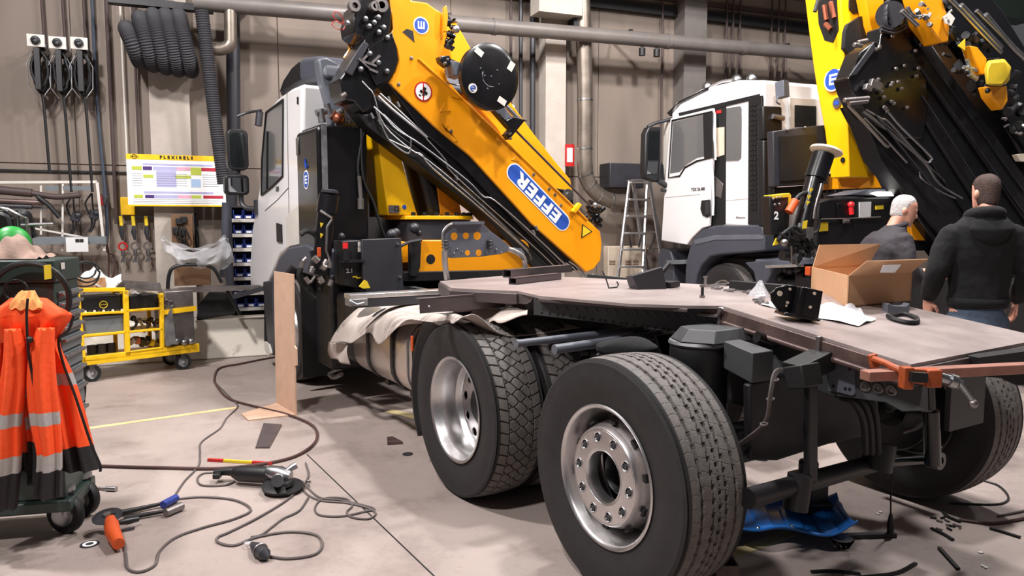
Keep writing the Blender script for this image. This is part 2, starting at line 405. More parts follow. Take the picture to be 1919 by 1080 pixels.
def wpipe(pts,r,name,mt,label,cat,d=.12,n=12,sm=0,rib=0):
    P=[BF.at(u,v,y=WALL-d) for u,v in pts]
    if sm: P=curve(P,sm)
    mm=M(); mm.tube(P,r,n)
    o=mm.build(name,mt,fr=BF); tag(o,label,cat); return o,P
# big round duct with elbow
o,P=wpipe([(1088,-90),(1096,150),(1096,300),(1100,335),(1118,362),(1145,376),(1175,378)],.115,'round_duct','duct_metal','shiny round metal duct coming down the wall and bending behind the ladder','duct',d=.45,n=24,sm=5)
m=M()
for i in (3,6,9,13,17,21,25):
    if i<len(P)-1: t=(P[i+1]-P[i]).normalized(); m.cyl(P[i]-t*.012,P[i]+t*.012,.122,n=24)
m.build('seam_ring','silver',o)
m=M(); x=BF.at(1096,20,y=WALL-.45)[0]; m.box(x-.2,x-.09,WALL-.5,WALL-.3,4.3,5.4); m.build('side_strap','satin_black',o)
# elbow and thick dark pipe at left
o,_=wpipe([(430,-70),(432,60),(430,84),(415,92),(400,92)],.075,'exhaust_elbow','duct_metal','short galvanised elbow pipe ending beside the ribbed exhaust hose','pipe',d=.62,sm=5,n=18)
wpipe([(436,-60),(437,120),(438,270),(424,520)],.085,'down_pipe','dark_grey','thick dark grey down pipe behind the truck mirrors','pipe',d=.2,n=16)
# thin conduits, left to right
G='thin vertical conduits on the back wall'
def cond(name,u0,u1,v1,r,mt,label,d=.09,v0=-60,cat='pipe',group=None):
    P=[BF.at(u0,0,y=WALL-d),BF.at(u1,v1,y=WALL-d)]; x=(P[0][0]+P[1][0])/2
    tag(M().cyl((x,WALL-d,P[1][2]),(x,WALL-d,6.2),r,n=8).build(name,mt,fr=BF),label,cat,group or G)
cond('conduit',195,222,420,.022,'wall_pipe','dark red conduit rising from the yellow wall box to the ceiling')
cond('conduit',222,240,292,.012,'off_white','thin pale conduit ending above the emblem of the chart board')
cond('conduit',243,266,292,.016,'wall_pipe','dark conduit passing behind the chart board near its emblem')
cond('conduit',277,293,480,.02,'wall_pipe','brown conduit running close along the pale column above the board')
cond('conduit',975,977,330,.03,'dark_grey','dark conduit next to the middle concrete column, farther than the thickest one')
cond('conduit',953,962,330,.02,'wall_pipe','thin brown conduit behind the black cable reel')
cond('conduit',996,1000,400,.045,'dark_grey','thickest dark pipe beside the middle concrete column')
cond('conduit',1239,1240,330,.018,'wall_pipe','lone dark conduit between the round duct and the grey steel column')
for i,u in enumerate((1361,1373,1386)): cond('conduit',u,u-1,200,.019,'wall_pipe','conduit of the close trio above the second cab, '+('nearest the grey steel column','the middle one','farthest from the grey steel column')[i])
for i,u in enumerate((1445,1458,1470)): cond('conduit',u,u-1,200,.016,'wall_pipe','conduit of the faint trio beside the second crane, '+('nearest the cab lamps','the middle one','nearest the crane')[i])
# horizontal seam cover and cable tray
tag(M().box(*(lambda p,q:(p[0],q[0],WALL-.03,WALL-.004,p[2]-.012,p[2]+.012))(BF.at(-40,318,y=WALL),BF.at(240,320,y=WALL))).build('cable_run','satin_black',fr=BF),'thin dark horizontal cable run along the wall under the hose holders','cable')
# ================================================================ hose holders with cables
def holder(u,v,lab):
    d=.36; y=WALL
    p=BF.at(u,v,y=WALL-.05); x,z=p[0],p[2]
    t=thing('cable_holder','white wall plate carrying looped black cable, '+lab,'cable holder',BF,(x,WALL,z),'cable holders high on the wall')
    M().box(x-.09,x+.09,WALL-.40,WALL-.385,z-.07,z+.07).build('wall_plate','off_white',t,bev=.005)
    m=M().cyl((x,WALL-.05,z),(x,WALL-.42,z),.035,n=14).lathe([(.02,.41),(.05,.42),(.02,.43)],(x,WALL,z),(0,-1,0),16); m.torus((x,WALL-.09,z),(0,1,0),.05,.014,20,6); m.build('drum','black_plastic',t)
    m=M(); rr=random.Random(u)
    for i in range(7):
        yy=WALL-.1-.035*i; w_=.045+.02*rr.random(); h=.17+.07*rr.random()
        m.tube([(x+w_*math.sin(a)*1.3+.02*rr.random(),yy,z-h-.10-h*1.0*math.cos(a)) for a in [2*PI*k/20 for k in range(21)]],.016,6)
    m.build('cable_coil','black_rubber',t)
    m=M().box(x-.03,x+.03,WALL-.4,WALL-.34,z-.55,z-.08); m.build('bracket_arm','satin_black',t,bev=.004)
    m=M()
    for s in (-1,1): m.tube([(x+s*.05,WALL-.3,z-.1),(x+s*.12,WALL-.3,z-.25),(x+s*.11,WALL-.3,z-.5),(x+s*.03,WALL-.3,z-.62)],.006,5)
    m.build('wire_loop','galvanised',t)
    return x,z
for i,(u,v,ub,vb,lab,us) in enumerate(((79,88,95,318,'first from the wall corner',83),(118,92,131,352,'middle of the three',113),(157,93,169,352,'closest to the exhaust hose',138))):
    x,z=holder(u,v,lab); e=BF.at(ub,vb,y=WALL-.3)
    tag(M().tube([(x+.02,WALL-.3,z-.6),(x+.03,WALL-.3,(z+e[2])/2),(x+.05,WALL-.3,e[2]-.05)],.016,8).build('hanging_cable','black_rubber',fr=BF),'black cable hanging straight down from the '+('first','middle','last')[i]+' white cable holder plate','cable','cables hanging from the holders')
    tag(M().tube([(x+.03,WALL-.07,z+.05),(x,WALL-.07,6.2)],.017,8).build('hose','wall_pipe',fr=BF),'dark hose coming down from the ceiling to the '+('first','middle','last')[i]+' white cable holder plate','hose','hoses feeding the cable holders')
P=curve([BF.at(170,-60,y=WALL-.06),BF.at(178,120,y=WALL-.06),BF.at(186,240,y=WALL-.06),BF.at(200,400,y=WALL-.1),BF.at(200,455,y=WALL-.12)],6)
tag(M().tube(P,.02,8).build('blue_hose','cable_blue',fr=BF),'dull blue air hose hanging down the wall beside the red conduit','hose')
# ================================================================ ribbed exhaust hose in coils
def ribbed(pts,r,name,mt,parent=None,label=None,n=14,pitch=.028):
    P=curve(pts,14); L_=[0]
    for i in range(1,len(P)): L_.append(L_[-1]+(P[i]-P[i-1]).length)
    k=int(L_[-1]/pitch)*2; Q=[];rr=[]
    j=0
    for i in range(k+1):
        s=L_[-1]*i/k
        while j<len(L_)-2 and L_[j+1]<s: j+=1
        f=(s-L_[j])/max(1e-6,L_[j+1]-L_[j]); Q.append(P[j].lerp(P[j+1],min(1,f))); rr.append(r if i%2 else r*.88)
    return M().tube(Q,rr,n)
t=thing('exhaust_hose','thick ribbed dark exhaust hose hanging in coils beside the chart board','hose',BF,BF.at(330,90,y=WALL-.2))
cs=[(254,86,27,.30),(279,80,40,.36),(303,80,45,.42),(326,82,47,.46),(350,83,48,.50)]
for i,(u,v,hh,d) in enumerate(cs):
    c=BF.at(u,v,y=WALL-.42); h=hh/150
    ribbed([(c[0]-.02-.06*math.cos(a),c[1]+.26*math.sin(a)-.05,c[2]+h*math.cos(a)) for a in [2*PI*k/14 for k in range(15)]],.095,'','',pitch=.024).build('coil','hose_grey',t)
ribbed([BF.at(378,20,y=WALL-.75),BF.at(390,120,y=WALL-.72),BF.at(404,230,y=WALL-.7),BF.at(420,345,y=WALL-.7)],.082,'','').build('hanging_end','hose_grey',t)
p=BF.at(300,20,y=WALL-.4); M().box(p[0]-.55,p[0]+.6,WALL-.5,WALL-.36,p[2]+.02,p[2]+.1).box(p[0]-.03,p[0]+.05,WALL-.45,WALL,p[2]+.02,p[2]+.3).build('hanger_bar','satin_black',t)
# ================================================================ FLEXIBELS chart board
def board():
    y=WALL-.3; a=BF.at(236,290,y=y); b=BF.at(424,385,y=y); x0,x1=a[0],b[0]; z1=BF.at(330,291,y=y)[2]; z0=BF.at(330,387,y=y)[2]; W=x1-x0; H=z1-z0
    t=thing('chart_board','white and yellow FLEXIBELS hose chart board on the wall','sign',BF,((x0+x1)/2,y,z0))
    M().box(x0,x1,y,y+.02,z0,z1).box(x0+W*.3,x0+W*.7,y+.02,WALL-.12,z0+.1,z1-.1).build('panel','sign_white',t)
    def rc(m,a0,a1,b0,b1,d=.003): m.box(x0+W*a0,x0+W*a1,y-d,y-.0002,z0+H*b0,z0+H*b1)
    m=M(); rc(m,0,1,.90,1); rc(m,0,1,0,.03); m.build('yellow_band','trolley_yellow',t)
    m=M().text('FLEXIBELS',H*.08,(x0+W*.5,y-.006,z1-H*.05),(1,0,0),(0,0,1),.003,1.75,.003); m.build('title','satin_black',t)
    m=M().text('(===)',H*.06,(x0+W*.08,y-.006,z1-H*.05),(1,0,0),(0,0,1),.003); m.torus((x0+W*.08,y-.006,z1-H*.05),(0,1,0),H*.04,.003,16,4); m.build('emblem','satin_black',t)
    C={'lime':[(.05,.15,.70,.77),(.16,.26,.55,.61),(.48,.64,.55,.61),(.64,.75,.62,.77),(.06,.15,.16,.22),(.64,.74,.16,.22)],'violet':[(.16,.25,.70,.77),(.17,.26,.16,.22)],'lilac':[(.16,.87,.795,.83),(.45,.49,.38,.69),(.26,.5,.70,.77),(.29,.45,.38,.69),(.16,.87,.25,.29),(.26,.5,.16,.22)],
       'pink':[(.5,.64,.70,.77),(.5,.64,.16,.22)],'pale_blue':[(.64,.74,.38,.54)],'crimson':[(.75,.94,.70,.77),(.76,.97,.16,.22)],'line_grey':[(.05,.15,.4+.045*i,.41+.045*i) for i in range(6)]+[(.29,.6,.4+.045*i,.41+.045*i) for i in range(6)]+[(.76,.93,.4+.045*i,.41+.045*i) for i in range(6)]+[(.05,.93,.06+.035*i,.066+.035*i) for i in range(3)]}
    for k,l in C.items():
        m=M()
        for r_ in l: rc(m,*r_)
        m.build(('chart_cells' if k!='line_grey' else 'chart_lines'),k,t)
board()
# ================================================================ left side: wall tools, racks, shelf
def onwall(u,v,d=.05): return BF.at(u,v,y=WALL-d)
# yellow wall box and three hanging couplings
p=onwall(238,388,.1); t=thing('junction_box','small yellow box on the wall below the chart board','wall box',BF,(p[0],WALL,p[2]-.1))
M().box(p[0]-.07,p[0]+.09,WALL-.13,WALL,p[2]-.1,p[2]+.12).build('box_body','trolley_yellow',t,bev=.008)
M().box(p[0]+.06,p[0]+.4,WALL-.1,WALL-.05,p[2]-.14,p[2]-.11).build('rail','dark_grey',t)
for i,(u,lab) in enumerate(((226,'the one with the red ring'),(249,'middle one'),(273,'last one, nearest the pale column'))):
    p=onwall(u,405,.12); x,z=p[0],p[2]
    t=thing('air_coupling','air coupling with yellow tag hanging on the wall, '+lab,'coupling',BF,(x,WALL-.12,z-.6),'air couplings hanging below the chart')
    M().tube([(x,WALL-.12,z),(x+.005,WALL-.12,z-.12)],.022,8).build('tag','label_yellow',t)
    M().tube([(x+.005,WALL-.12,z-.12),(x,WALL-.12,z-.2),(x+.012,WALL-.12,z-.3)],[.016,.03,.014],8).build('coupler','dark_grey',t)
    m=M().torus((x+.01,WALL-.13,z-.38),(0,1,0),.045,.012,18,6); m.build('ring','red' if i==0 else 'dull_steel',t)
    m=M().cyl((x+.01,WALL-.12,z-.42),(x+.01,WALL-.12,z-.5),.022,n=10)
    for k in (-1,0,1): m.cyl((x+.01,WALL-.12,z-.5),(x+.01+k*.03,WALL-.12,z-.58),.009,n=6)
    m.build('nozzle','silver',t)
# tool board behind with hanging cutters
p=onwall(200,330,.1)
t=thing('wire_rack','pale metal rack frame with shelves on the wall above the tool cabinet','rack',BF,(onwall(90,440,.3)[0],WALL-.3,onwall(90,440,.3)[2]))
m=M()
def rail(u0,v0,u1,v1,w_=.02,h_=.025,d=.3,q=m): q.beam(onwall(u0,v0,d),onwall(u1,v1,d),w_,h_)
for a in ((-20,342,182,341,.02,.03),(118,345,117,470,.02,.02),(77,348,77,440,.02,.02),(182,342,196,470,.02,.03),(20,420,196,452,.02,.02)): rail(*a)
m.build('rack_frame','off_white',t)
m=M()
for a in ((-20,452,200,450,.14,.09),(20,388,88,390,.05,.02),(85,353,110,353,.02,.06),(118,353,170,353,.02,.05)): rail(*a,q=m)
m.build('shelf_rail','drawer_grey',t)
for i,(u0,v0,u1,v1,r,mt,lab) in enumerate(((-20,355,60,362,.05,'wall_pipe','thick dark brown tube lying at the front of the wall rack'),(58,362,150,366,.035,'wall_pipe','bent brown tube end with open mouth on the wall rack'),(-20,376,82,380,.032,'brown_steel','brown tube lying lower on the wall rack'),(-20,385,60,388,.028,'dark_grey','thin dark tube lying lowest on the wall rack'))):
    P=curve([onwall(u0,v0,.38),onwall((u0+u1)/2,(v0+v1)/2+(5 if i==1 else 0),.38),onwall(u1,v1,.38)],4)
    tag(M().tube(P,r,14).build('tube',mt,fr=BF),lab,'tube','tubes on the wall rack')
tag(M().tube([onwall(70,368,.42),onwall(92,385,.42),onwall(112,408,.42)],.028,8).build('pry_bar','black_plastic',fr=BF),'black handle sloping down across the wall rack','tool')
for i,(u,v) in enumerate(((137,366),(172,362))):
    t=thing('cable_cutter','hanging black cutter on the wall rack, '+('the one farther from the blue hose' if i==0 else 'the one nearer the blue hose'),'cutter',BF,onwall(u,v+60,.2),'cutters hanging from the wall rack')
    m=M()
    m.tube(curve(tr(BF,[(u,v),(u-12,v+20),(u-2,v+45),(u,v+60),(u-6,v+72)],y=WALL-.2),5),.011,6)
    m.tube(curve(tr(BF,[(u,v),(u+2,v+25),(u+6,v+50),(u+2,v+66),(u-4,v+74)],y=WALL-.2),5),.011,6); m.build('handle','satin_black',t)
    m=M(); m.ob(onwall(u+5,v+42,.2),(.1,.05,.1),(0,.4,0)); m.sph(onwall(u+9,v+38,.2),.045,10,8); m.build('head','dark_grey',t,bev=.01)
p=onwall(194,375,.18)
t=thing('spray_gun','red and dark gun hanging on the wall beside the blue hose','tool',BF,p)
M().ob(p,(.08,.05,.12),(0,.3,0)).build('body','dark_grey',t,bev=.01); M().ob(onwall(190,376,.2),(.03,.05,.12),(0,-.1,0)).build('trigger_guard','red',t,bev=.006)
P=curve([onwall(198,460,.15),onwall(203,475,.15),onwall(214,480,.15),onwall(214,510,.15),onwall(208,525,.12)],6)
tag(M().tube(P,.012,6).tube(curve([onwall(200,455,.15),onwall(204,480,.15),onwall(203,530,.12)],5),.012,6).build('cable','cable_brown',fr=BF),'brown cable looping down the wall from the end of the blue hose','cable')
p=onwall(128,458,.42); t=thing('notice_sheet','white notice sheet with two black squares hung on the rack rail','notice',BF,p)
a=onwall(123,445,.42); b=onwall(166,472,.42); M().box(a[0],b[0],a[1]-.004,a[1],b[2],a[2]).build('sheet','paper',t)
m=M()
for u in (145,153): q=onwall(u,451,.425); m.box(q[0]-.02,q[0]+.02,q[1]-.006,q[1]-.001,q[2]-.018,q[2]+.018)
m.build('printed_square','satin_black',t)
# wall socket cabinet on the pale column
a=onwall(320,402,.34); b=onwall(363,468,.34)
t=thing('socket_cabinet','brown electric socket cabinet on the pale column under the chart board','cabinet',BF,((a[0]+b[0])/2,WALL-.17,b[2]))
M().box(a[0],b[0],WALL-.34,WALL-.17,b[2],a[2]).build('cabinet_body','box_brown',t,bev=.008)
m=M(); 
for q in ((336,415),(344,412),(330,432),(342,436)): c=onwall(*q,.37); m.box(c[0]-.04,c[0]+.04,WALL-.38,WALL-.34,c[2]-.04,c[2]+.04)
m.build('socket','satin_black',t,bev=.006)
m=M()
for k in range(4): m.tube(curve([onwall(334+k*4,425,.38),onwall(330+k*8,445,.4),onwall(340+k*3,452,.4),onwall(335+k*7,468,.38)],5),.01,6)
m.build('plug_cable','black_rubber',t)
tag(M().tube(curve([onwall(364,420,.1),onwall(371,440,.1),onwall(372,470,.1)],4),.012,6).tube(curve([onwall(366,400,.1),onwall(368,460,.1),onwall(376,480,.1)],4),.012,6).build('cable','black_rubber',fr=BF),'pair of dark cables hanging close beside the socket cabinet','cable')
# bin shelf behind the truck
def bins():
    D=.75; y=WALL-D; x0=BF.at(432,480,y=y)[0]; x1=BF.at(503,480,y=y)[0]
    t=thing('bin_shelf','dark shelf with rows of blue storage bins between the wall and the truck cab','shelf',BF,((x0+x1)/2,WALL-D/2-.1,0))
    ztop=BF.at(450,386,y=y)[2]; M().box(x0,x0+.03,y,y+.35,0,ztop).box(x1-.03,x1,y,y+.35,0,ztop).box(x0,x1,y+.33,y+.35,0,ztop).box(x0,x1,y,y+.35,ztop-.02,ztop).build('shelf_frame','dark_grey',t)
    vs=[412,440,467,494,521,549,578]; m=M(); m2=M()
    for i,v in enumerate(vs):
        z=BF.at(450,v,y=y)[2]; m.box(x0+.03,x1-.03,y-.03,y+.33,z-.012,z); m.box(x0+.03,x1-.03,y-.035,y-.03,z-.03,z+.012)
    m.build('shelf_board','off_white',t)
    n=0; W=(x1-x0-.08)/3
    for i,v in enumerate(vs):
        z=BF.at(450,v,y=y)[2]
        for k in range(3):
            xa=x0+.04+k*W; b=thing('storage_bin','blue open storage bin on the dark shelf behind the truck cab','bin',BF,(xa+W/2,y+.1,z+.001),'blue bins on the shelf')
            mm=M().box(xa+.005,xa+W-.005,y+.0,y+.26,z+.002,z+.012).box(xa+.005,xa+.014,y+.0,y+.26,z+.002,z+.12).box(xa+W-.014,xa+W-.005,y+.0,y+.26,z+.002,z+.12).box(xa+.005,xa+W-.005,y+.25,y+.26,z+.002,z+.12).box(xa+.005,xa+W-.005,y,y+.01,z+.002,z+.06); mm.build('bin_body','bin_blue',b)
            M().box(xa+W*.25,xa+W*.75,y-.004,y-.001,z+.02,z+.045).build('bin_label','sign_white',b)
bins()
tag(M().tube(curve([onwall(424,380,1.0),onwall(424,450,1.0),onwall(432,540,1.0)],4),.05,10).build('hose','fender_grey',fr=BF),'green-grey upright post just beside the blue bin shelf','post')
# concrete kerb
k0=WF.at(330,678,z=0); kf=BF.loc(k0)[1]
x0=BF.at(366,600,y=kf)[0]; x1=BF.at(560,600,y=kf)[0]
def kp(x): return [(x,kf,0),(x,kf+.06,.12),(x,kf+.12,.44),(x,kf+.4,.45),(x,kf+.5,.0)]
mat('kerb_concrete',(228,220,206),.85,0,.1,3,bump=.3,bscale=30,col2=(110,92,80),c2=.69)
S(M().loft([kp(x0-1.2),kp(x0),kp((x0+x1)/2),kp(x1)]),'trim_13','kerb_concrete',bev=.02)
# workbench rail with cardboard box, plastic sheet and round black mat
t=thing('roller_stand','long steel profile on dark supports behind the yellow trolley','stand',BF,BF.at(430,600,y=9.0))
m=M(); m.beam(BF.at(335,544,y=9.0),BF.at(500,538,y=9.0),.12,.05); m.build('steel_profile','dull_steel',t)
m=M(); m.tube(curve(tr(BF,[(314,570),(316,520),(328,500),(365,496),(398,502),(416,530)],y=9.0),5),.02,8); m.tube(tr(BF,[(425,545),(450,590)],y=9.0),.02,8); m.tube(tr(BF,[(500,545),(500,640)],y=9.15),.03,8); m.build('support','black_plastic',t)
a=BF.at(328,535,y=9.3); b=BF.at(394,500,y=9.3); 
tag(M().box(a[0],b[0],9.2,9.6,a[2],b[2]).build('cardboard_box','box_brown',fr=BF,bev=.004),'brown cardboard box under the clear plastic sheet behind the yellow trolley','box')
top=[(302,450),(318,458),(345,468),(375,470),(400,462),(420,448),(428,452)]; bt=[(318,480),(330,494),(352,500),(380,502),(405,504),(428,500),(440,488)]
T_=[_v(p) for p in tr(BF,top,y=9.15)]; B_=[_v(p) for p in tr(BF,bt,y=9.05)]
def film(T_,B_,amp=.03,nu=40,nv=14,seed=1,bulge=.15,ax=Vector((0,-1,0))):
    cT=curve(T_,8); cB=curve(B_,8); rr=random.Random(seed); ph=[rr.uniform(0,6) for _ in range(8)]
    def fn(a,b):
        i=a*(len(cT)-1); k=min(int(i),len(cT)-2); f=i-k; p=cT[k].lerp(cT[k+1],f)
        i=a*(len(cB)-1); k=min(int(i),len(cB)-2); f=i-k; q=cB[k].lerp(cB[k+1],f)
        r_=p.lerp(q,b); r_=r_+ax*(bulge*math.sin(PI*b)+amp*(math.sin(a*31+ph[0]+b*6)+math.sin(a*17+ph[1]-b*9)+.7*math.sin(b*14+ph[2]+a*8))*.6)
        r_.z+=amp*.5*math.sin(a*23+b*5+ph[3]); return r_
    return M().grid(fn,nu,nv)
m=film(T_,B_,.035); m2=film([p+Vector((0,.35,.03)) for p in T_],T_,.03,seed=4); m.add(m2.v,m2.f)
tag(m.build('plastic_sheet','plastic_film',fr=BF),'crumpled clear plastic sheet heaped on the box behind the yellow trolley','plastic sheet')
c=BF.at(410,590,y=9.3); M_=M().prism([(a_[0],9.3,a_[2]) for a_ in tr(BF,[(368,600),(372,570),(392,548),(420,548),(440,560),(447,575),(440,590),(372,600)],y=9.3)],1,9.3,9.36)
tag(M_.build('rubber_mat','black_rubber',fr=BF,bev=.01),'curved dark rubber mat standing on the concrete kerb behind the trolley','mat')
# ================================================================ yellow trolley
q0=WF.at(152,682,z=.2); q1=WF.at(372,656,z=.2); TA=math.atan2(q1[1]-q0[1],q1[0]-q0[0]); TL=Fr(q0[0],q0[1],TA)
tl=thing('tool_trolley','yellow framed trolley on castors loaded with boxes and tools beside the tool cabinet','trolley',TL,(.6,.2,0))
tp=lambda pl:[TL.at(u,v,y=0) for u,v in pl]
m=M()
def fb(u0,v0,u1,v1,w_=.035,q=m,dp=.035): a=_v(TL.at(u0,v0,y=0)); b=_v(TL.at(u1,v1,y=0)); q.beam(a+Vector((0,dp/2,0)),b+Vector((0,dp/2,0)),dp,w_)
for a in ((143,545,156,685,.06),(236,545,240,668,.05),(303,550,305,652,.04),(137,544,235,543,.04),(152,589,236,585,.025),(156,630,237,623,.025),(236,583,303,578,.022),(238,623,305,617,.022),(154,678,374,652,.09),(241,662,306,653,.03)): fb(*a)
m.box(0,1.1,0,.42,.21,.235)
for u,v in ((143,545),(236,545),(303,552)):
    a=TL.at(u,v,y=0); m.box(a[0]-.018,a[0]+.018,.40,.435,.21,a[2]); 
    m.box(a[0]-.018,a[0]+.018,0,.43,a[2]-.04,a[2])
for v,uu in ((589,156),(630,156)): z=TL.at(uu,v,y=0)[2]; x1=TL.at(303,600,y=0)[0]; m.box(.0,x1,.02,.42,z-.02,z-.005)
m.build('frame','trolley_yellow',tl,bev=.004)
def castor(par,c,r,a=0,mt='black_rubber'):
    w_=part_empty('castor',par,c); M().lathe([(r*.62,-.02),(r*.95,-.022),(r,-.012),(r,.012),(r*.95,.022),(r*.62,.02)],(0,0,0),(math.sin(a),math.cos(a),0),28).build('tyre',mt,w_)
    M().lathe([(r*.64,.018),(r*.6,.006),(r*.2,.012),(r*.16,.03),(.002,.03)],(0,0,0),(math.sin(a),-math.cos(a),0),24).lathe([(r*.64,.018),(r*.6,.006),(.002,.012)],(0,0,0),(math.sin(a),math.cos(a),0),24).build('hub','zinc',w_)
    n=Vector((math.sin(a),-math.cos(a),0)); m=M()
    for s in (-1,1): m.loft([[tuple(n*s*.03+Vector(q)) for q in ((-.012,0,-.012),(.012,0,-.012),(.012,0,.012),(-.012,0,.012))],[tuple(n*s*.03+Vector(q)) for q in ((-.04,0,r*1.1),(.04,0,r*1.1),(.04,0,r*1.15),(-.04,0,r*1.15))]])
    m.lathe([(.05,r*1.1),(.05,r*1.3),(.001,r*1.3)],(0,0,0),(0,0,1),16,True); m.build('fork','galvanised',w_); return w_
for x,y in ((.1,.05),(.98,.05),(.1,.4),(.98,.4)): castor(tl,(x,y,.085),.085,.3)
def tb(name,label,u0,v0,u1,v1,y0,y1,mt,cat,bev=.01,extra=None):
    a=TL.at(u0,v0,y=y0); b=TL.at(u1,v1,y=y0); t=thing(name,label,cat,TL,((a[0]+b[0])/2,(y0+y1)/2,b[2]))
    M().box(a[0],b[0],y0,y1,b[2],a[2]).build('case_body',mt,t,bev=bev)
    if extra: extra(t,a,b,y0)
    return t
def emb(t,a,b,y0):
    m=M(); c=((a[0]+b[0])/2,y0-.003,(a[2]+b[2])/2); m.torus(c,(0,1,0),.035,.004,20,5); m.text('===',.03,c,(1,0,0),(0,0,1),.003); m.build('emblem','label_yellow',t)
tb('assortment_case','black assortment case with yellow oval emblem in the upper trolley bay near the cabinet',154,558,232,584,.06,.36,'black_plastic','case',extra=emb)
tb('assortment_case','black assortment case with faint emblem in the top bay beside the steel module',242,554,298,580,.06,.36,'black_plastic','case')
tb('plastic_crate','grey plastic crate on the middle shelf of the yellow trolley',158,594,235,626,.04,.38,'drawer_grey','crate',extra=lambda t,a,b,y0:M().box(a[0]-.01,b[0]+.01,y0-.012,y0+.35,a[2]-.03,a[2]-.005).build('crate_rim','mid_grey',t,bev=.004))
tb('bag','clear bag in the tool bay of the trolley',246,588,276,600,.12,.3,'plastic_film','bag')
rr=random.Random(21)
for i in range(5):
    u=250+i*11; v=598+rr.randint(-3,5); P=curve(tr(TL,[(u,v),(u+6,v+10),(u-3+8*(i%2),v+22)],y=.1+.03*i),4)
    lab=['nearest the trolley middle post','second from the middle post','centre of the bay','second from the outer post','nearest the outer post'][i]
    tag(M().tube(P,.014,8).sph(P[0],.03,8,6).build('hand_tool',['satin_black','dull_steel','dark_grey','wall_pipe','dull_steel'][i],fr=TL),'small tool standing in the tool bay of the trolley, '+lab,'tool','tools in the trolley bay')
for i in range(6):
    u=248+i*9; v=640+rr.randint(-4,6); q=TL.at(u,v,y=.1+.02*i)
    tag(M().ob(q,(.05,.08,.05+.03*rr.random()),(rr.random(),rr.random(),0)).build('machine_part',['dull_steel','copper','satin_black','dark_grey','label_yellow','dull_steel'][i],fr=TL,bev=.006),'small part on the trolley floor beside the module, '+['nearest the middle post','second from the middle post','third from the middle post','fourth from the middle post','yellowish, fifth from the middle post','nearest the outer post'][i],'part','small parts on the trolley floor')
for i in range(3):
    q=TL.at(172+i*18,655-i*2,y=.15); tag(M().cyl((q[0],.15,q[2]-.05),(q[0],.15,q[2]+.04),.045,n=16).build('tin','satin_black' if i!=1 else 'dark_grey',fr=TL),'dark round tin on the trolley floor near the cabinet, '+['nearest the outer post','the middle one','nearest the middle post'][i],'tin','tins on the trolley floor')
for i in range(9):
    q=TL.at(160+i*8.6,586-i*.4,y=.03); tag(M().lathe([(.001,.02),(.012,.018),(.014,0),(.001,0)],(q[0],.03,q[2]-.0),(0,0,1),8).build('socket','silver' if i%2 else 'off_white',fr=TL),'small bright socket in the row in front of the emblem case','socket','sockets on the trolley shelf')
# steel panel module at the end of the trolley
t=thing('steel_canister','tall sheet steel module with yellow strap standing on the trolley end','module',TL,TL.at(340,650,y=.1))
a=TL.at(308,552,y=.05); b=TL.at(366,650,y=.05); M().box(a[0],b[0],.05,.38,b[2],TL.at(340,545,y=.05)[2]).build('module_body','dull_steel',t,bev=.008)
M().loft([[TL.at(u,v,y=y) for u,v,y in ((308,600,-.03),(322,575,-.03),(330,645,-.04),(310,648,-.04))],[TL.at(u,v,y=y) for u,v,y in ((308,600,.04),(322,575,.04),(330,645,.04),(310,648,.04))]]).build('side_plate','galvanised',t)
m=M(); a=TL.at(305,586,y=.03); b=TL.at(368,578,y=.03); m.beam((a[0],.035,a[2]),(b[0],.035,b[2]),.02,.05); m.build('strap','trolley_yellow',t)
m=M()
for u,v in ((312,568),(320,570)): c=TL.at(u,v,y=.04); m.torus(c,(0,1,0),.03,.008,16,6)
for u,v in ((330,640),(345,642),(358,640),(315,644)): m.sph(TL.at(u,v,y=.0),.035,10,8)
m.build('fitting','silver',t)
# things on the trolley top
t=thing('laptop_stand','folded grey lid lying on top of the yellow trolley','lid',TL,TL.at(260,535,y=.2))
q=[TL.at(206,543,z=.88),TL.at(232,528,z=.95),TL.at(300,533,z=.95),TL.at(304,546,z=.88)]; M().loft([q,[(x,y,z+.015) for x,y,z in q]]).build('lid_panel','dull_steel',t)
m=film([_v(p) for p in tr(TL,[(236,548),(255,538),(275,534),(300,542)],z=.9)],[_v(p) for p in tr(TL,[(236,556),(258,550),(280,548),(303,552)],y=-.02)],.012,24,6,8,.02); tag(m.build('plastic_wrap','plastic_film',fr=TL),'shiny plastic wrap hanging over the trolley top edge','plastic wrap')
q=TL.at(168,530,y=.2); tag(M().box(q[0]-.12,q[0]+.12,.1,.32,q[2]-.06,q[2]+.05).build('open_carton','cardboard',fr=TL,bev=.003),'small open carton on the trolley top near the cabinet','box')
q=film([_v(p) for p in tr(TL,[(148,518),(165,508),(182,500),(200,520),(226,515)],y=.25)],[_v(p) for p in tr(TL,[(150,524),(170,528),(190,540),(208,545),(226,530)],y=.1)],.02,20,6,3,.03); tag(q.build('paper_sheets','paper',fr=TL),'white paper sheets spread on the trolley top near the cabinet','paper')
P=[]
for c,r_,o_ in ((158,28,0),(163,24,5),(160,20,9)):
    P+= [TL.at(c+r_*math.cos(a_),515+r_*.8*math.sin(a_)-o_,y=.05) for a_ in [k*.5 for k in range(13)]]
tag(M().tube(curve(P,3),.009,6).build('cable_coil','black_rubber',fr=TL),'coiled black cable hanging over the trolley corner near the cabinet','cable')
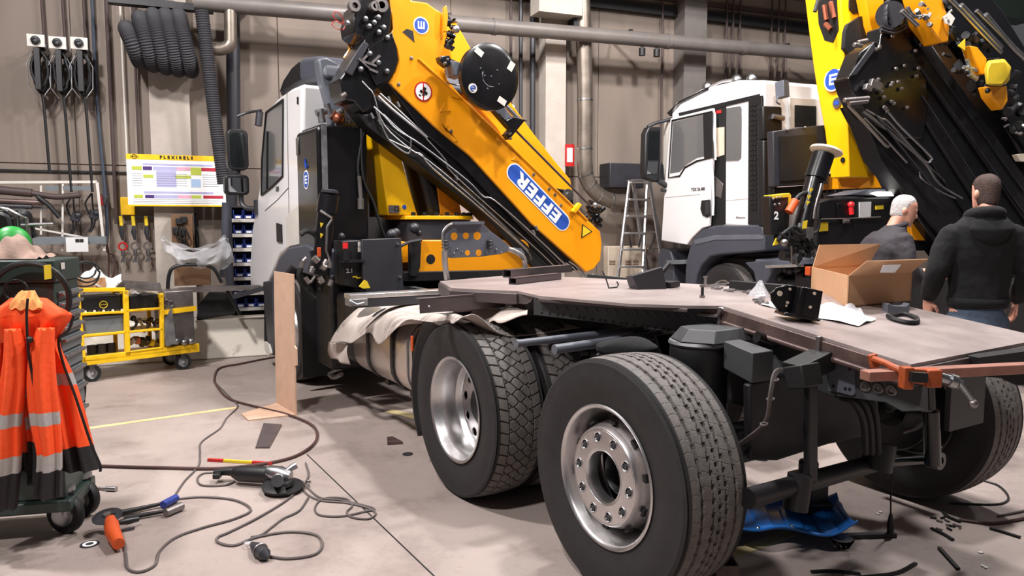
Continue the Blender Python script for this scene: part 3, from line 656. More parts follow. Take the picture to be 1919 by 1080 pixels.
# ================================================================ green tool cabinet
CF=Fr(-2.225,3.62,R(13)); cp=CF.at
tc_=thing('tool_cabinet','tall green wheeled tool cabinet with grey drawers and a cluttered top','tool cabinet',CF,(-.4,.25,0))
ZT=cp(78,490,x=0)[2]; ZB=.20; LX=-1.05; LY=.34
M().box(LX,0,0,LY,ZB,ZT-.11).build('cabinet_body','green_cabinet',tc_,bev=.008)
m=M().box(LX-.01,.012,-.015,LY+.0,ZT-.11,ZT); m.build('top_tray','green_cabinet',tc_,bev=.008)
zs=[1.24,1.19,1.13,1.07,1.01,.93,.84,.74,.62,.46,.32]
for i in range(len(zs)-1):
    z1,z0=zs[i],zs[i+1]; d=M().box(0,.010,.03,LY-.02,z0+.006,z1-.006).build('drawer','drawer_grey',tc_,bev=.003)
    M().box(.010,.030,.03,LY-.02,z1-.028,z1-.012).build('handle','galvanised',d,bev=.003)
m=M(); a=cp(82,498,x=.016); b=cp(96,522,x=.016); m.box(.015,.018,a[1],b[1],b[2],a[2]); m.build('warning_label','label_yellow',tc_)
m=M(); a=cp(114,493,x=.016); b=cp(121,504,x=.016); m.box(.015,.018,a[1],b[1],b[2],a[2]); m.build('small_label','off_white',tc_)
M().box(LX,.03,-.03,LY+.02,ZB-.06,ZB).build('base_skirt','green_cabinet',tc_,bev=.01)
for x,y,r_ in ((-.03,.07,.105),(-.02,.30,.10),(LX+.3,.1,.10),(LX+.3,.28,.10)): castor(tc_,(x,y,r_),r_,.5)
m=M().torus(cp(56,560,y=-.06),(0,1,0),.17,.014,32,8); m.build('push_handle','black_plastic',tc_)
def hz(u,v,z): return cp(u,v,z=z)
# things on the cabinet top
q=hz(95,487,ZT); 
def rg(a,b):
    x=-.40+.32*a; y=.03+.26*b; h=.10*math.sin(PI*min(1,a*1.02))**.8*math.sin(PI*b)**.7*(.75+.5*math.exp(-((a-.62)/.16)**2))+.018*math.sin(a*21+b*4)*math.sin(b*11)
    return (x,y,ZT+.004+max(0,h))
tag(M().grid(rg,36,20).build('cleaning_rag','rag',fr=CF),'beige crumpled rag heaped on top of the green tool cabinet','rag')
tag(M().grid(lambda a,b:(-.62+.3*a,.0+.10*b,ZT+.004+.025*math.sin(PI*b)+.008*math.sin(a*17)),20,8).build('work_glove','tan_leather',fr=CF),'tan leather glove lying flat in front of the rag on the cabinet','glove')
q=cp(23,455,y=.3); t=thing('ear_defender','bright green ear defender cups with black headband on the cabinet','ear defender',CF,(q[0],.3,ZT))
for u,v,r_ in ((23,455,.085),(2,476,.06)): q=cp(u,v,y=.25); M().lathe([(.001,.05),(r_*.6,.045),(r_*.95,.02),(r_,0),(r_*.9,-.02),(.001,-.02)],q,(.6,-1,.1),28).build('ear_cup','green_plastic',t)
t=thing('machine','large dark machine with tubular chrome frame on the tool cabinet','machine',CF,(-.62,.55,ZT))
m=M().prism([(p[0],.45,p[2]) for p in tr(CF,[(-60,400),(10,396),(25,402),(36,440),(42,486),(-60,486)],y=.45)],1,.40,.6); m.build('machine_body','satin_black',t,bev=.02)
m=M()
for pl in ([(20,410),(33,408),(36,460),(38,470)],[(-10,388),(15,392),(30,400),(50,410),(62,480)],[(38,409),(48,408),(52,450)],[(40,422),(100,420)],[(-10,384),(16,396)]): m.tube(tr(CF,pl,y=.42),.009,8)
m.build('tube_frame','silver',t)
m=M().tube(curve(tr(CF,[(36,400),(50,404),(58,430),(66,445)],y=.45),5),.02,8).tube(curve(tr(CF,[(30,395),(52,398),(60,420)],y=.45),4),.012,8); m.build('handle','black_plastic',t)
# ================================================================ hi-vis jackets
mat('hv_orange',(255,86,30),.75,0,.05,5,bump=.35,bscale=22)
HV=lambda n,l: bands(n,l,.75)
def jacket(name,label,rows,Y0,mt,depth=.05,folds=5,amp=.018,seed=0,thick=.006,nv=34,bulge=.03,collar=None):
    """rows: [(v, left u, right u, dy)] of one hanging cloth; built as a closed flattened sleeve of cloth"""
    rr=random.Random(seed); ph=[rr.uniform(0,6) for _ in range(6)]
    L_=[]; 
    for v,ul,ur,dy in rows:
        a=_v(CF.at(ul,v,y=Y0)); b=_v(CF.at(ur,v,y=Y0)); L_.append((a,b,dy))
    A=curve([l[0] for l in L_],4); B=curve([l[1] for l in L_],4); Dd=[]
    for i in range(len(rows)-1):
        for k in range(4): Dd.append(rows[i][3]+(rows[i+1][3]-rows[i][3])*k/4)
    Dd.append(rows[-1][3]); n=len(A); rings=[]
    for i in range(n):
        t_=i/(n-1); ring=[]
        for j in range(nv+1):
            s=j/nv; p=A[i].lerp(B[i],s); f=amp*(.35+.65*t_)*(math.sin(s*PI*2*folds+ph[0]+.8*t_)+.5*math.sin(s*PI*2*folds*1.7+ph[1]-t_*2))
            ring.append((p.x,p.y-Dd[i]-bulge*math.sin(PI*s)+f,p.z+.006*math.sin(s*20+t_*9+ph[2])))
        for j in range(nv-1,0,-1):
            s=j/nv; p=A[i].lerp(B[i],s); ring.append((p.x,p.y-Dd[i]+depth*math.sin(PI*s)**.6,p.z))
        rings.append(ring)
    return M().loft(rings)
Y0=-.07
zz_=lambda v:CF.at(90,v,y=Y0)[2]
jk1=thing('work_jacket','orange high visibility jacket with grey reflective bands hanging on the green tool cabinet front','jacket',CF,CF.at(90,900,y=Y0))
org=OFF[jk1.name][2]
OR=(255,86,30); GR=(176,170,166); BK=(34,30,32); LO=(240,78,30)
mb=HV('jacket_bands_body',[(-.2,BK),(zz_(838)-org,OR),(zz_(722)-org,GR),(zz_(700)-org,OR)])
jacket('b','',[(578,58,92,.02),(590,10,138,.03),(640,12,113,.02),(700,14,138,.02),(760,8,157,.02),(820,5,172,.02),(880,10,187,.02)],Y0+.02,mb,.05,5,.02,1).build('jacket_body',mb,jk1)
m=jacket('c','',[(558,28,96,.05),(572,6,120,.07),(586,-8,139,.08),(600,-10,134,.08),(640,4,108,.05)],Y0,None,.06,3,.012,4); m.build('yoke','hv_orange',jk1)
m=jacket('k','',[(545,45,70,.03),(560,34,86,.07),(575,30,96,.08)],Y0-.01,None,.03,2,.004,2); m.build('collar','hi_vis_collar',jk1)
ms=HV('jacket_bands_sleeve',[(-.2,BK),(zz_(862)-org,GR),(zz_(832)-org,OR),(zz_(780)-org,GR),(zz_(757)-org,OR)])
jacket('s','',[(610,84,116,.10),(660,72,118,.11),(720,70,124,.12),(780,76,130,.12),(840,88,133,.12),(915,82,132,.12)],Y0-.02,None,.07,2,.012,5,bulge=.045,nv=22).build('sleeve',ms,jk1)
jacket('s','',[(612,26,56,.10),(660,26,64,.11),(720,20,66,.12),(780,14,60,.12),(840,10,60,.12),(935,-2,52,.12)],Y0-.02,None,.07,2,.012,6,bulge=.045,nv=22).build('sleeve',ms,jk1)
m=M().tube(curve([CF.at(u,v,y=Y0-.16) for u,v in ((52,560),(50,590),(52,640),(56,680),(60,700),(66,745))],5),.006,6); m.sph(CF.at(56,637,y=Y0-.165),.016); m.build('drawstring','satin_black',jk1)
m=M().tube(curve([CF.at(u,v,y=Y0-.06) for u,v in ((138,592),(128,620),(110,636),(118,680),(140,740),(170,830),(187,870),(188,884))],5),.007,6); m.build('piping','satin_black',jk1)
jk2=thing('work_jacket','second orange high visibility jacket hanging behind the first, mostly hidden by it','jacket',CF,CF.at(10,900,y=Y0))
mb2=HV('jacket_bands_back',[(-.3,BK),(zz_(822)-org,LO),(zz_(800)-org,GR),(zz_(778)-org,LO),(zz_(742)-org,GR),(zz_(722)-org,LO)])
jacket('b','',[(585,-30,30,.0),(600,-50,25,.0),(700,-50,16,.0),(800,-50,20,.0),(905,-50,24,.0)],Y0+.03,mb2,.04,4,.018,9).build('jacket_body',mb2,jk2)
jacket('d','',[(600,52,74,.0),(700,50,84,.04),(760,52,86,.05),(840,60,92,.05),(900,58,90,.05)],Y0-.0,mb2,.04,2,.01,12,nv=16).build('sleeve',mb2,jk2)
m=M().torus(CF.at(30,545,y=Y0-.01),(0,1,0),.05,.006,20,6); m.build('hanger_loop','black_plastic',jk1)
# second cabinet caster cable
tag(M().tube(curve([CF.at(u,v,y=.5) for u,v in ((150,640),(153,690),(152,740),(160,720),(157,765))],5),.005,6).build('thin_cable','black_rubber',fr=CF),'thin black cable hanging behind the drawers of the tool cabinet','cable')
# ================================================================ things on the floor
g=lambda u,v,z=0: _v(WF.at(u,v,z=z))
def cable(pts,r,name,mt,label,cat='cable',group=None,n=6,lift=None):
    P=[g(*p) for p in pts]; P=[Vector((p.x,p.y,r+.001+(lift[i] if lift else 0))) for i,p in enumerate(P)]
    tag(M().tube(curve(P,10),r,n).build(name,mt),label,cat,group)
cable([(190,877),(300,880),(420,881),(520,868),(570,850),(594,825),(585,800),(540,780),(480,765),(430,750),(408,728),(402,710),(412,692),(450,684),(500,674),(560,664)],.0105,'air_hose','cable_brown','long dark red air hose running from the tool cabinet past the grinder towards the truck','hose',n=8)
cable([(330,938),(380,934),(440,940),(470,958),(440,975),(380,992),(330,1010),(300,1035),(290,1062),(262,1075),(240,1068),(236,1045),(233,1022)],.0065,'cable','cable_grey','grey power cable curving from the small orange grinder')
cable([(322,940),(345,905),(372,875),(375,850),(378,830),(412,805),(425,785),(445,765),(440,755),(420,735),(400,715)],.006,'cable','cable_grey','thin grey cable running up from the hammers to the air hose')
cable([(400,888),(380,890),(370,900),(380,912),(420,912),(440,905)],.006,'cable','cable_grey','short grey cable loop at the tail of the large black grinder')
cable([(573,870),(578,895),(560,920),(530,945),(480,975),(430,1000),(408,1010),(410,1020),(440,1025),(480,1010),(540,1000),(590,1005),(604,1022),(590,1042),(540,1050),(500,1045)],.0065,'cable','cable_grey','grey cable winding from the large grinder to the round plug')
cable([(568,905),(572,925),(600,940),(650,945),(690,955),(704,965),(690,975),(660,972),(650,962),(660,950),(650,938),(620,935),(600,940),(590,955),(600,968),(640,970),(680,962),(700,955),(640,940),(600,935),(575,915)],.0055,'cable','cable_grey','coiled tail of thin grey cable beside the large grinder disc')
cable([(578,935),(560,960),(530,975),(510,990),(490,1005),(470,1010)],.006,'cable','cable_grey','short grey cable between the coil and the round plug')
# large grinder
t=thing('angle_grinder','large black angle grinder with silver gear head lying on the floor','grinder',WF,g(500,910))
gp=lambda u,v,z:g(u,v,z)
m=M().tube([gp(402,886,.05),gp(425,884,.06),gp(445,885,.06)],[.018,.024,.03],14).tube([gp(440,886,.065),gp(450,888,.065),gp(500,890,.07),gp(515,892,.07)],[.034,.048,.05,.05],20); m.build('motor_housing','satin_black',t,bev=.002)
M().ob(gp(407,892,.045),(.04,.05,.03)).build('switch','black_plastic',t,bev=.004)
m=M().tube([gp(505,886,.085),gp(525,890,.085),gp(545,893,.08)],[.045,.05,.03],16).tube([gp(530,888,.1),gp(548,876,.12),gp(556,872,.13)],[.012,.02,.02],12).cyl(gp(520,898,.06),gp(520,902,.11),.035); m.build('gear_head','silver',t)
c=gp(531,912,.03); M().lathe([(.001,.004),(.115,.002),(.117,-.002),(.001,-.004)],c,(.02,-.12,1),44).build('cutting_disc','black_plastic',t)
q=c+Vector((0,-.0,.015)); M().lathe([(.05,.012),(.1,.01),(.122,.0),(.122,-.012)],q,(.02,-.12,1),30,a0=R(60),a1=R(250)).lathe([(.001,.02),(.05,.018),(.06,0)],q,(.02,-.12,1),24).build('guard','satin_black',t)
# small orange grinder
t=thing('angle_grinder','small orange angle grinder with round disc lying near the cabinet castor','grinder',WF,g(212,1000))
m=M().tube([gp(207,975,.06),gp(212,1000,.05),gp(222,1020,.045)],[.034,.036,.028],18); m.build('motor_housing','orange_plastic',t)
m=M().lathe([(.001,.004),(.07,.002),(.07,-.002),(.001,-.004)],gp(201,968,.085),(0,-.25,1),36); m.build('grinding_disc','dark_grey',t)
M().lathe([(.001,.014),(.018,.012),(.02,0)],gp(201,966,.09),(0,-.25,1),16).build('clamp_nut','dull_steel',t)
M().cyl(gp(210,972,.07),gp(204,966,.08),.03).build('gear_head','satin_black',t)
M().tube([gp(222,980,.05),gp(240,977,.045),gp(259,973,.04)],[.012,.018,.014],12).build('side_handle','black_plastic',t)
tag(M().tube([gp(226,995,.01),gp(252,990,.01)],.006,8).build('steel_pin','dark_grey'),'thin dark pin lying beside the small orange grinder','pin')
# hammers
for lab,a,b,hd,mt in (('hammer with blue head and long black handle',(225,962),(314,942),(318,940),'bin_blue'),('hammer with grey head lying in front of the blue one',(232,972),(312,958),(326,955),'dull_steel')):
    t=thing('hammer',lab,'hammer',WF,g(*hd),'hammers on the floor')
    M().tube([gp(a[0],a[1],.02),gp((a[0]*2+b[0])/3,(a[1]*2+b[1])/3,.02),gp(b[0],b[1],.02)],[.016,.013,.009],10).build('handle','satin_black',t)
    h_=gp(hd[0],hd[1],.025); d=Vector((.25,1,0)) if mt=='bin_blue' else Vector((.45,1,0)); d.normalize()
    M().cyl(h_-d*.055,h_+d*.055,.022,n=14).build('head',mt,t,bev=.003)
# socket tool, discs, plates
t=thing('pipe_piece','short chrome socket with thin bar beside the cabinet wheel','socket',WF,g(205,917)); M().cyl(gp(180,915,.012),gp(200,916,.012),.008).build('bar','dull_steel',t); M().cyl(gp(200,916,.014),gp(218,917,.014),.015).build('socket_head','silver',t)
t=thing('round_disc','flat round disc with bright centre on the floor near the cabinet wheel','disc',WF,g(168,1021)); M().lathe([(.001,.004),(.042,.004),(.044,0)],g(168,1021),(0,0,1),32).build('disc_plate','dark_grey',t); M().lathe([(.018,.0045),(.026,.0065),(.032,.0045)],g(168,1021),(0,0,1),28).build('disc_ring','sign_white',t)
q=[g(479,841),g(494,796),g(528,798),g(505,841)]
tag(M().loft([[tuple(p) for p in q],[(p.x,p.y,.012) for p in q]]).build('steel_plate','raw_steel'),'small rectangular steel plate lying alone on the floor before the standing board','plate')
t=thing('folding_rule','red and yellow marking stick lying behind the large grinder','stick',WF,g(450,865))
a,b=g(390,862,.01),g(509,869,.01); M().beam(a.lerp(b,.25),a.lerp(b,.7),.018,.016).build('middle_section','label_yellow',t); M().beam(a,a.lerp(b,.25),.02,.017).beam(a.lerp(b,.7),b,.02,.017).build('red_section','red',t)
t=thing('cable_plug','round grey plug connector on the floor cable','plug',WF,g(492,1037))
M().tube([g(472,1020,.02),g(484,1030,.03),g(496,1040,.03),g(502,1046,.02)],[.012,.032,.03,.012],16).build('plug_body','dark_grey',t); M().torus(g(488,1033,.03),(g(496,1040)-g(484,1030)),.032,.006,20,6).build('collar','dull_steel',t)
M().torus(g(468,1018,.02),(0,.3,1),.022,.006,18,6).build('plug_cap','plastic_film',t)
tag(M().torus(g(575,910,.012),(0,0,1),.014,.005,14,6).torus(g(578,902,.012),(0,.6,1),.012,.004,14,6).build('steel_ring','dull_steel'),'two small linked rings on the floor at the cutting disc','ring')
q=[g(725,824),g(736,823),g(755,833),g(726,835)]
tag(M().loft([[tuple(p) for p in q],[(p.x,p.y,.02) for p in q]]).build('metal_offcut','brown_steel'),'small triangular offcut in the shadow before the middle wheel','offcut')
tag(M().lathe([(.001,.006),(.035,.006),(.036,0)],g(764,852),(0,0,1),24).build('floor_disc','dark_grey'),'small dark round disc on the floor before the middle wheel','disc')
# square tube piece in front of the near wheel, jack plate
a=g(1350,1120); t=thing('square_tube','upright open square steel tube on the floor beside the near wheel','tube',WF,a); z0=0
c=WF.at(1358,1052,z=.16); 
m=M(); s_=.045
for dx,dy,wx,wy in ((-s_,0,.006,s_*2),(s_,0,.006,s_*2),(0,-s_,s_*2,.006),(0,s_,s_*2,.006)): m.box(c[0]+dx-wx/2-.0,c[0]+dx+wx/2,c[1]+dy-wy/2,c[1]+dy+wy/2,0,.16)
m.build('tube_body','brown_steel',t)
# blue creeper
t=thing('mechanic_creeper','blue plastic mechanic creeper board lying under the truck rear','creeper',WF,g(1470,1000))
def cr(u,v,z=.06): return WF.at(u,v,z=z)
A_=_v(cr(1330,960)); B_=_v(cr(1580,975)); Cc=_v(cr(1395,1010)); 
e1=(B_-A_); e1.z=0; Ld=e1.length; e1.normalize(); e2=Vector((e1.y,-e1.x,0)); O_=(A_)
def crf(a,b):
    w_=.20*(1-.25*math.cos(PI*(a*2))**2)+.02; edge=.05*abs(2*b-1)**3
    p=O_+e1*(a*Ld)+e2*((b-.35)*w_*2.2); z=.055+edge+.02*math.cos(a*PI)*0+.05*(max(0,a-.78)/.22)**2+.012*(1 if (int(a*9)%2 and .15<b<.85) else 0)
    return (p.x,p.y,z)
M().grid(crf,72,28).build('shell','blue_plastic',t,solid=.012,sharp=50)
for a_,b_ in ((.1,.1),(.1,.9),(.9,.1),(.9,.9)):
    p=_v(crf(a_,b_)); castor(t,(p.x,p.y,.027),.027,.4)
m=M()
for a_ in (.12,.3,.55): p=_v(crf(a_,.95)); m.sph((p.x,p.y,p.z+.01),.012,8,6)
m.build('bolt','silver',t)
# stand under the rear: dark gearbox-like jack
t=thing('bottle_jack','dark floor jack standing under the truck rear frame','jack',WF,g(1515,960))
c=_v(WF.at(1513,935,z=.12)); M().ob((c.x,c.y,.16),(.14,.16,.2),(0,0,.5)).cyl((c.x,c.y,.26),(c.x,c.y,.33),.05).box(c.x-.12,c.x+.1,c.y-.1,c.y+.1,.10,.13).build('jack_body','satin_black',t,bev=.02)
# hanging pendant lead
t=thing('hanging_lead','thin black lead with plug hanging from the rear axle to the floor','cable',WF,g(1668,1000))
c=WF.at(1668,1000,z=.02); M().tube([(c[0],c[1],.42),(c[0]-.005,c[1],.2),(c[0],c[1],.1)],.004,6).build('lead','black_rubber',t); M().tube([(c[0],c[1],.12),(c[0],c[1],.06),(c[0],c[1],.01)],[.008,.018,.014],10).build('plug','black_plastic',t)
m=M(); a=g(1560,1018,.01); b=g(1680,1000,.01); tag(M().beam(g(1560,1006,.012),g(1678,1002,.012),.03,.02).build('floor_bar','dark_grey'),'dark flat bar lying on the floor beside the blue creeper','bar')
# strips, cables and bits at lower right
for i,(pts,lab) in enumerate(((((1520,1072),(1560,1070),(1612,1076)),'black strip closest to the upright square tube'),(((1615,1082),(1680,1074),(1716,1056)),'long black strip bending up towards the wheel'),(((1760,1026),(1780,1048),(1796,1066)),'short thick black strip lying steeply'),(((1855,990),(1880,997),(1912,1007)),'short straight black strip farthest from the blue creeper'),(((1766,957),(1776,968),(1800,978)),'short curved black strip end near the loose screws'),(((1745,990),(1770,1002),(1786,1012)),'thin dark strip among the loose screws'))):
    P=[g(*p,.008) for p in pts]; C_=curve(P,5); mm=M()
    for k in range(len(C_)-1): mm.beam(C_[k],C_[k+1]+(C_[k+1]-C_[k])*.05,.016,.008)
    tag(mm.build('cut_strip','black_rubber'),lab,'strip','black strips on the floor')
cable([(1800,978),(1860,984),(1919,975),(1960,965)],.008,'cable','cable_brown','dark cable curving on the floor away from the black strips')
cable([(1840,902),(1870,912),(1888,930),(1886,942),(1860,948),(1780,946)],.006,'cable','satin_black','thin dark cable on the floor behind the far rear wheel')
cable([(1870,970),(1919,960),(1960,950)],.006,'cable','cable_grey','short grey cable parallel to the curving dark cable')
rr=random.Random(33)
for i in range(12):
    u=1735+rr.random()*70; v=968+rr.random()*34; a=rr.random()*6; p=g(u,v,.006)
    tag(M().cyl(p,p+Vector((.03*math.cos(a),.03*math.sin(a),0)),.006,n=8).build('loose_screw','dull_steel' if i%3 else 'satin_black'),'tiny loose screw among the black strips on the floor','screw','loose screws on the floor')
for i,(u,v) in enumerate(((1838,1036),(1842,1061),(1848,1064),(1645,963),(1650,960))):
    p=g(u,v,.003); tag(M().ob(p,(.02,.014,.005),(0,0,u)).build('paper_scrap','paper'),'tiny white scrap on the floor '+('among the black strips' if i<3 else 'behind the blue creeper'),'scrap','white scraps on the floor'+('' if i<3 else ' behind the creeper'))
# standing fibreboard screen beside the front wheel
t=thing('cardboard_sheet','tall narrow brown board standing on a flat foot beside the front mudguard','board',WF,g(530,775))
bl=g(520,757); br=g(557,779); d=(br-bl).normalized(); zt=WF.at(541,508,z=0)
def zat(P,v):  # height at which the vertical line through P meets image row v
    b=(v-540)/FPX; cp_,sp_=math.cos(PITCH),math.sin(PITCH); D=P.y; # solve (CH-z)
    # b = (down comp)/(fwd comp), fwd=D*cp+(CH-z)*sp, down=-D*sp+(CH-z)*cp
    h=(b*D*cp_+D*sp_)/(cp_-b*sp_); return CH-h
zl=zat(bl,508); zr_=zat(br,514)
nrm=Vector((d.y,-d.x,0))
pts=[bl,br,br+Vector((0,0,zat(br,686))),br+d*.045+Vector((0,0,zat(br,683))),br+d*.045+Vector((0,0,zat(br,652))),br+Vector((0,0,zat(br,648))),Vector((br.x,br.y,zr_))+d*.02,Vector((bl.x,bl.y,zl))+d*.04,bl+d*.02+Vector((0,0,zat(bl,600)))]
M().loft([[tuple(p) for p in pts],[tuple(p+nrm*.012) for p in pts]]).build('upright_panel','board_fibre',t)
q=[bl,br,g(466,790),g(452,778)]; M().loft([[(p.x,p.y,.0) for p in q],[(p.x,p.y,.012) for p in q]]).build('foot_panel','board_fibre',t)
# ================================================================ wheels
def tyre_mesh(name,kind,rad=.53,wd=.315,nt=900,nv=72):
    """carcass with real cut grooves; axle along y"""
    tw=wd*.40   # half tread width
    side=[(.292,-wd*.40),(.300,-wd*.43),(.325,-wd*.445),(.345,-wd*.46),(.36,-wd*.475),(.40,-wd*.497),(.44,-wd*.5),(.475,-wd*.485),(.48,-wd*.488),(.495,-wd*.468),(rad-.022,-wd*.44),(rad-.008,-wd*.418)]
    tv=np.linspace(-tw,tw,nv); prof=[(r,y,0) for r,y in side]+[(rad-.009*(abs(v)/tw)**2.5,v,1) for v in tv]+[(r,-y,0) for r,y in side[::-1]]
    r=np.array([p[0] for p in prof]); y=np.array([p[1] for p in prof]); tmask=np.array([p[2] for p in prof],bool)
    th=np.arange(nt)*2*PI/nt; TH,Y=np.meshgrid(th,y,indexing='ij'); RR=np.repeat(r[None,:],nt,0)
    circ=2*PI*rad; dep=np.zeros_like(RR)
    if kind=='drive':
        s=tw*.60; g=(abs(abs(Y)-s)<.0042); dep[g]=.013
        n=round(circ/.062); per=circ/n; U=TH*rad
        sh=(abs(Y)>s); ph=((U+abs(Y)*.35)/per)%1; dep[sh&(ph<.11)]=.011
        nh=round(circ/.066); a=circ/nh; b=.098; c=(abs(Y)<s); ds=[]
        for ou,ov in ((0,0),(.5,.5)):
            fu=(((U+.25*Y)/a+ou+.5)%1-.5)*a; fv=((Y/b+ov+.5)%1-.5)*b
            for k in (-1,0,1):
                for l in (-1,0,1): ds.append(np.hypot(fu+k*a,(fv+l*b)*.8))
        ds=np.sort(np.stack(ds),0); dep[c&((ds[1]-ds[0])<.0046)]=.011
    else:
        gs=[-.66,-.24,.24,.66] if kind=='tag' else [-.62,-.2,.2,.62]; per=circ/round(circ/.052); U=TH*rad; ph=(U/per)%1
        for i,gv in enumerate(gs):
            wob=0 if i in (0,3) else .0035*np.sin(2*PI*ph)
            wid=.0062 if i in (0,3) else .0030
            g=abs(Y-gv*tw-wob)<wid; dep[g]=.014
            if i in (1,2) or kind=='tag':
                q=(abs(Y-gv*tw)<.0095)&(abs(ph-.5)<.19); dep[q]=.014
        q=(abs(Y)<.0085)&(abs(((ph+.5)%1)-.5)<.16); dep[q&(abs(Y)<.01)]=.013; dep[abs(Y-.0025*np.sin(2*PI*ph))<.0018]=.008
        sp=((U+.010*np.sin(Y/tw*9)+.02*Y)/per)%1; dep[(sp<.036)&(dep<.002)&(abs(Y)>tw*.66)]=.0022
        sp=((U+.35*Y)/per+.25)%1; dep[(sp<.034)&(dep<.002)&(abs(Y)<=tw*.66)]=.0018
        # edge notches
    dep[:,~tmask]=0; RR=RR-dep
    X=RR*np.cos(TH); Z=RR*np.sin(TH); co=np.stack([X,Y,Z],-1).reshape(-1,3); n=len(prof)
    i=np.arange(nt)[:,None]; j=np.arange(n-1)[None,:]; i2=(i+1)%nt
    q=np.stack([i*n+j,i*n+j+1,i2*n+j+1,i2*n+j],-1).reshape(-1,4)
    me=bpy.data.meshes.new(name); me.vertices.add(len(co)); me.vertices.foreach_set('co',co.ravel())
    me.loops.add(q.size); me.loops.foreach_set('vertex_index',q.ravel().astype(np.int32))
    me.polygons.add(len(q)); me.polygons.foreach_set('loop_start',np.arange(0,q.size,4,dtype=np.int32)); me.polygons.foreach_set('loop_total',np.full(len(q),4,dtype=np.int32))
    mi=np.repeat((tmask[:-1]&tmask[1:]).astype(np.int32)[None,:],nt,0).ravel(); me.materials.append(MT['rubber']); me.materials.append(MT['tread_rubber']); me.polygons.foreach_set('material_index',mi)
    me.update(); me.polygons.foreach_set('use_smooth',np.ones(len(q),bool)); me.set_sharp_from_angle(angle=R(30)); me.validate()
    return me
ME_D=tyre_mesh('tyre','drive',.505,.315,1100); ME_T=tyre_mesh('tyre','tag',.506,.338,1300,90); ME_S=tyre_mesh('tyre','steer',.52,.30,500,48)
def mobj(name,me,parent,loc=(0,0,0),rot=(0,0,0)):
    o=bpy.data.objects.new(name,me); COL.objects.link(o); o.parent=parent; o.location=loc; o.rotation_euler=rot; OFF[o.name]=(0,0,0); return o
def disc_holes(r0,r1,n,holes,nr=10):
    """flat ring in the xz plane with openings: holes = [(angle, radius, size)]"""
    m=M(); NA=180; vs=[];fs=[]
    for i in range(nr+1):
        rr=r0+(r1-r0)*i/nr
        for k in range(NA): a=2*PI*k/NA; vs.append((rr*math.cos(a),0,rr*math.sin(a)))
    for i in range(nr):
        for k in range(NA):
            rr=r0+(r1-r0)*(i+.5)/nr; a=2*PI*(k+.5)/NA; p=(rr*math.cos(a),rr*math.sin(a))
            if any(math.hypot(p[0]-hr*math.cos(ha),p[1]-hr*math.sin(ha))<hs for ha,hr,hs in holes): continue
            fs.append((i*NA+k,i*NA+(k+1)%NA,(i+1)*NA+(k+1)%NA,(i+1)*NA+k))
    return m.add(vs,fs)
Yx=(0,1,0)
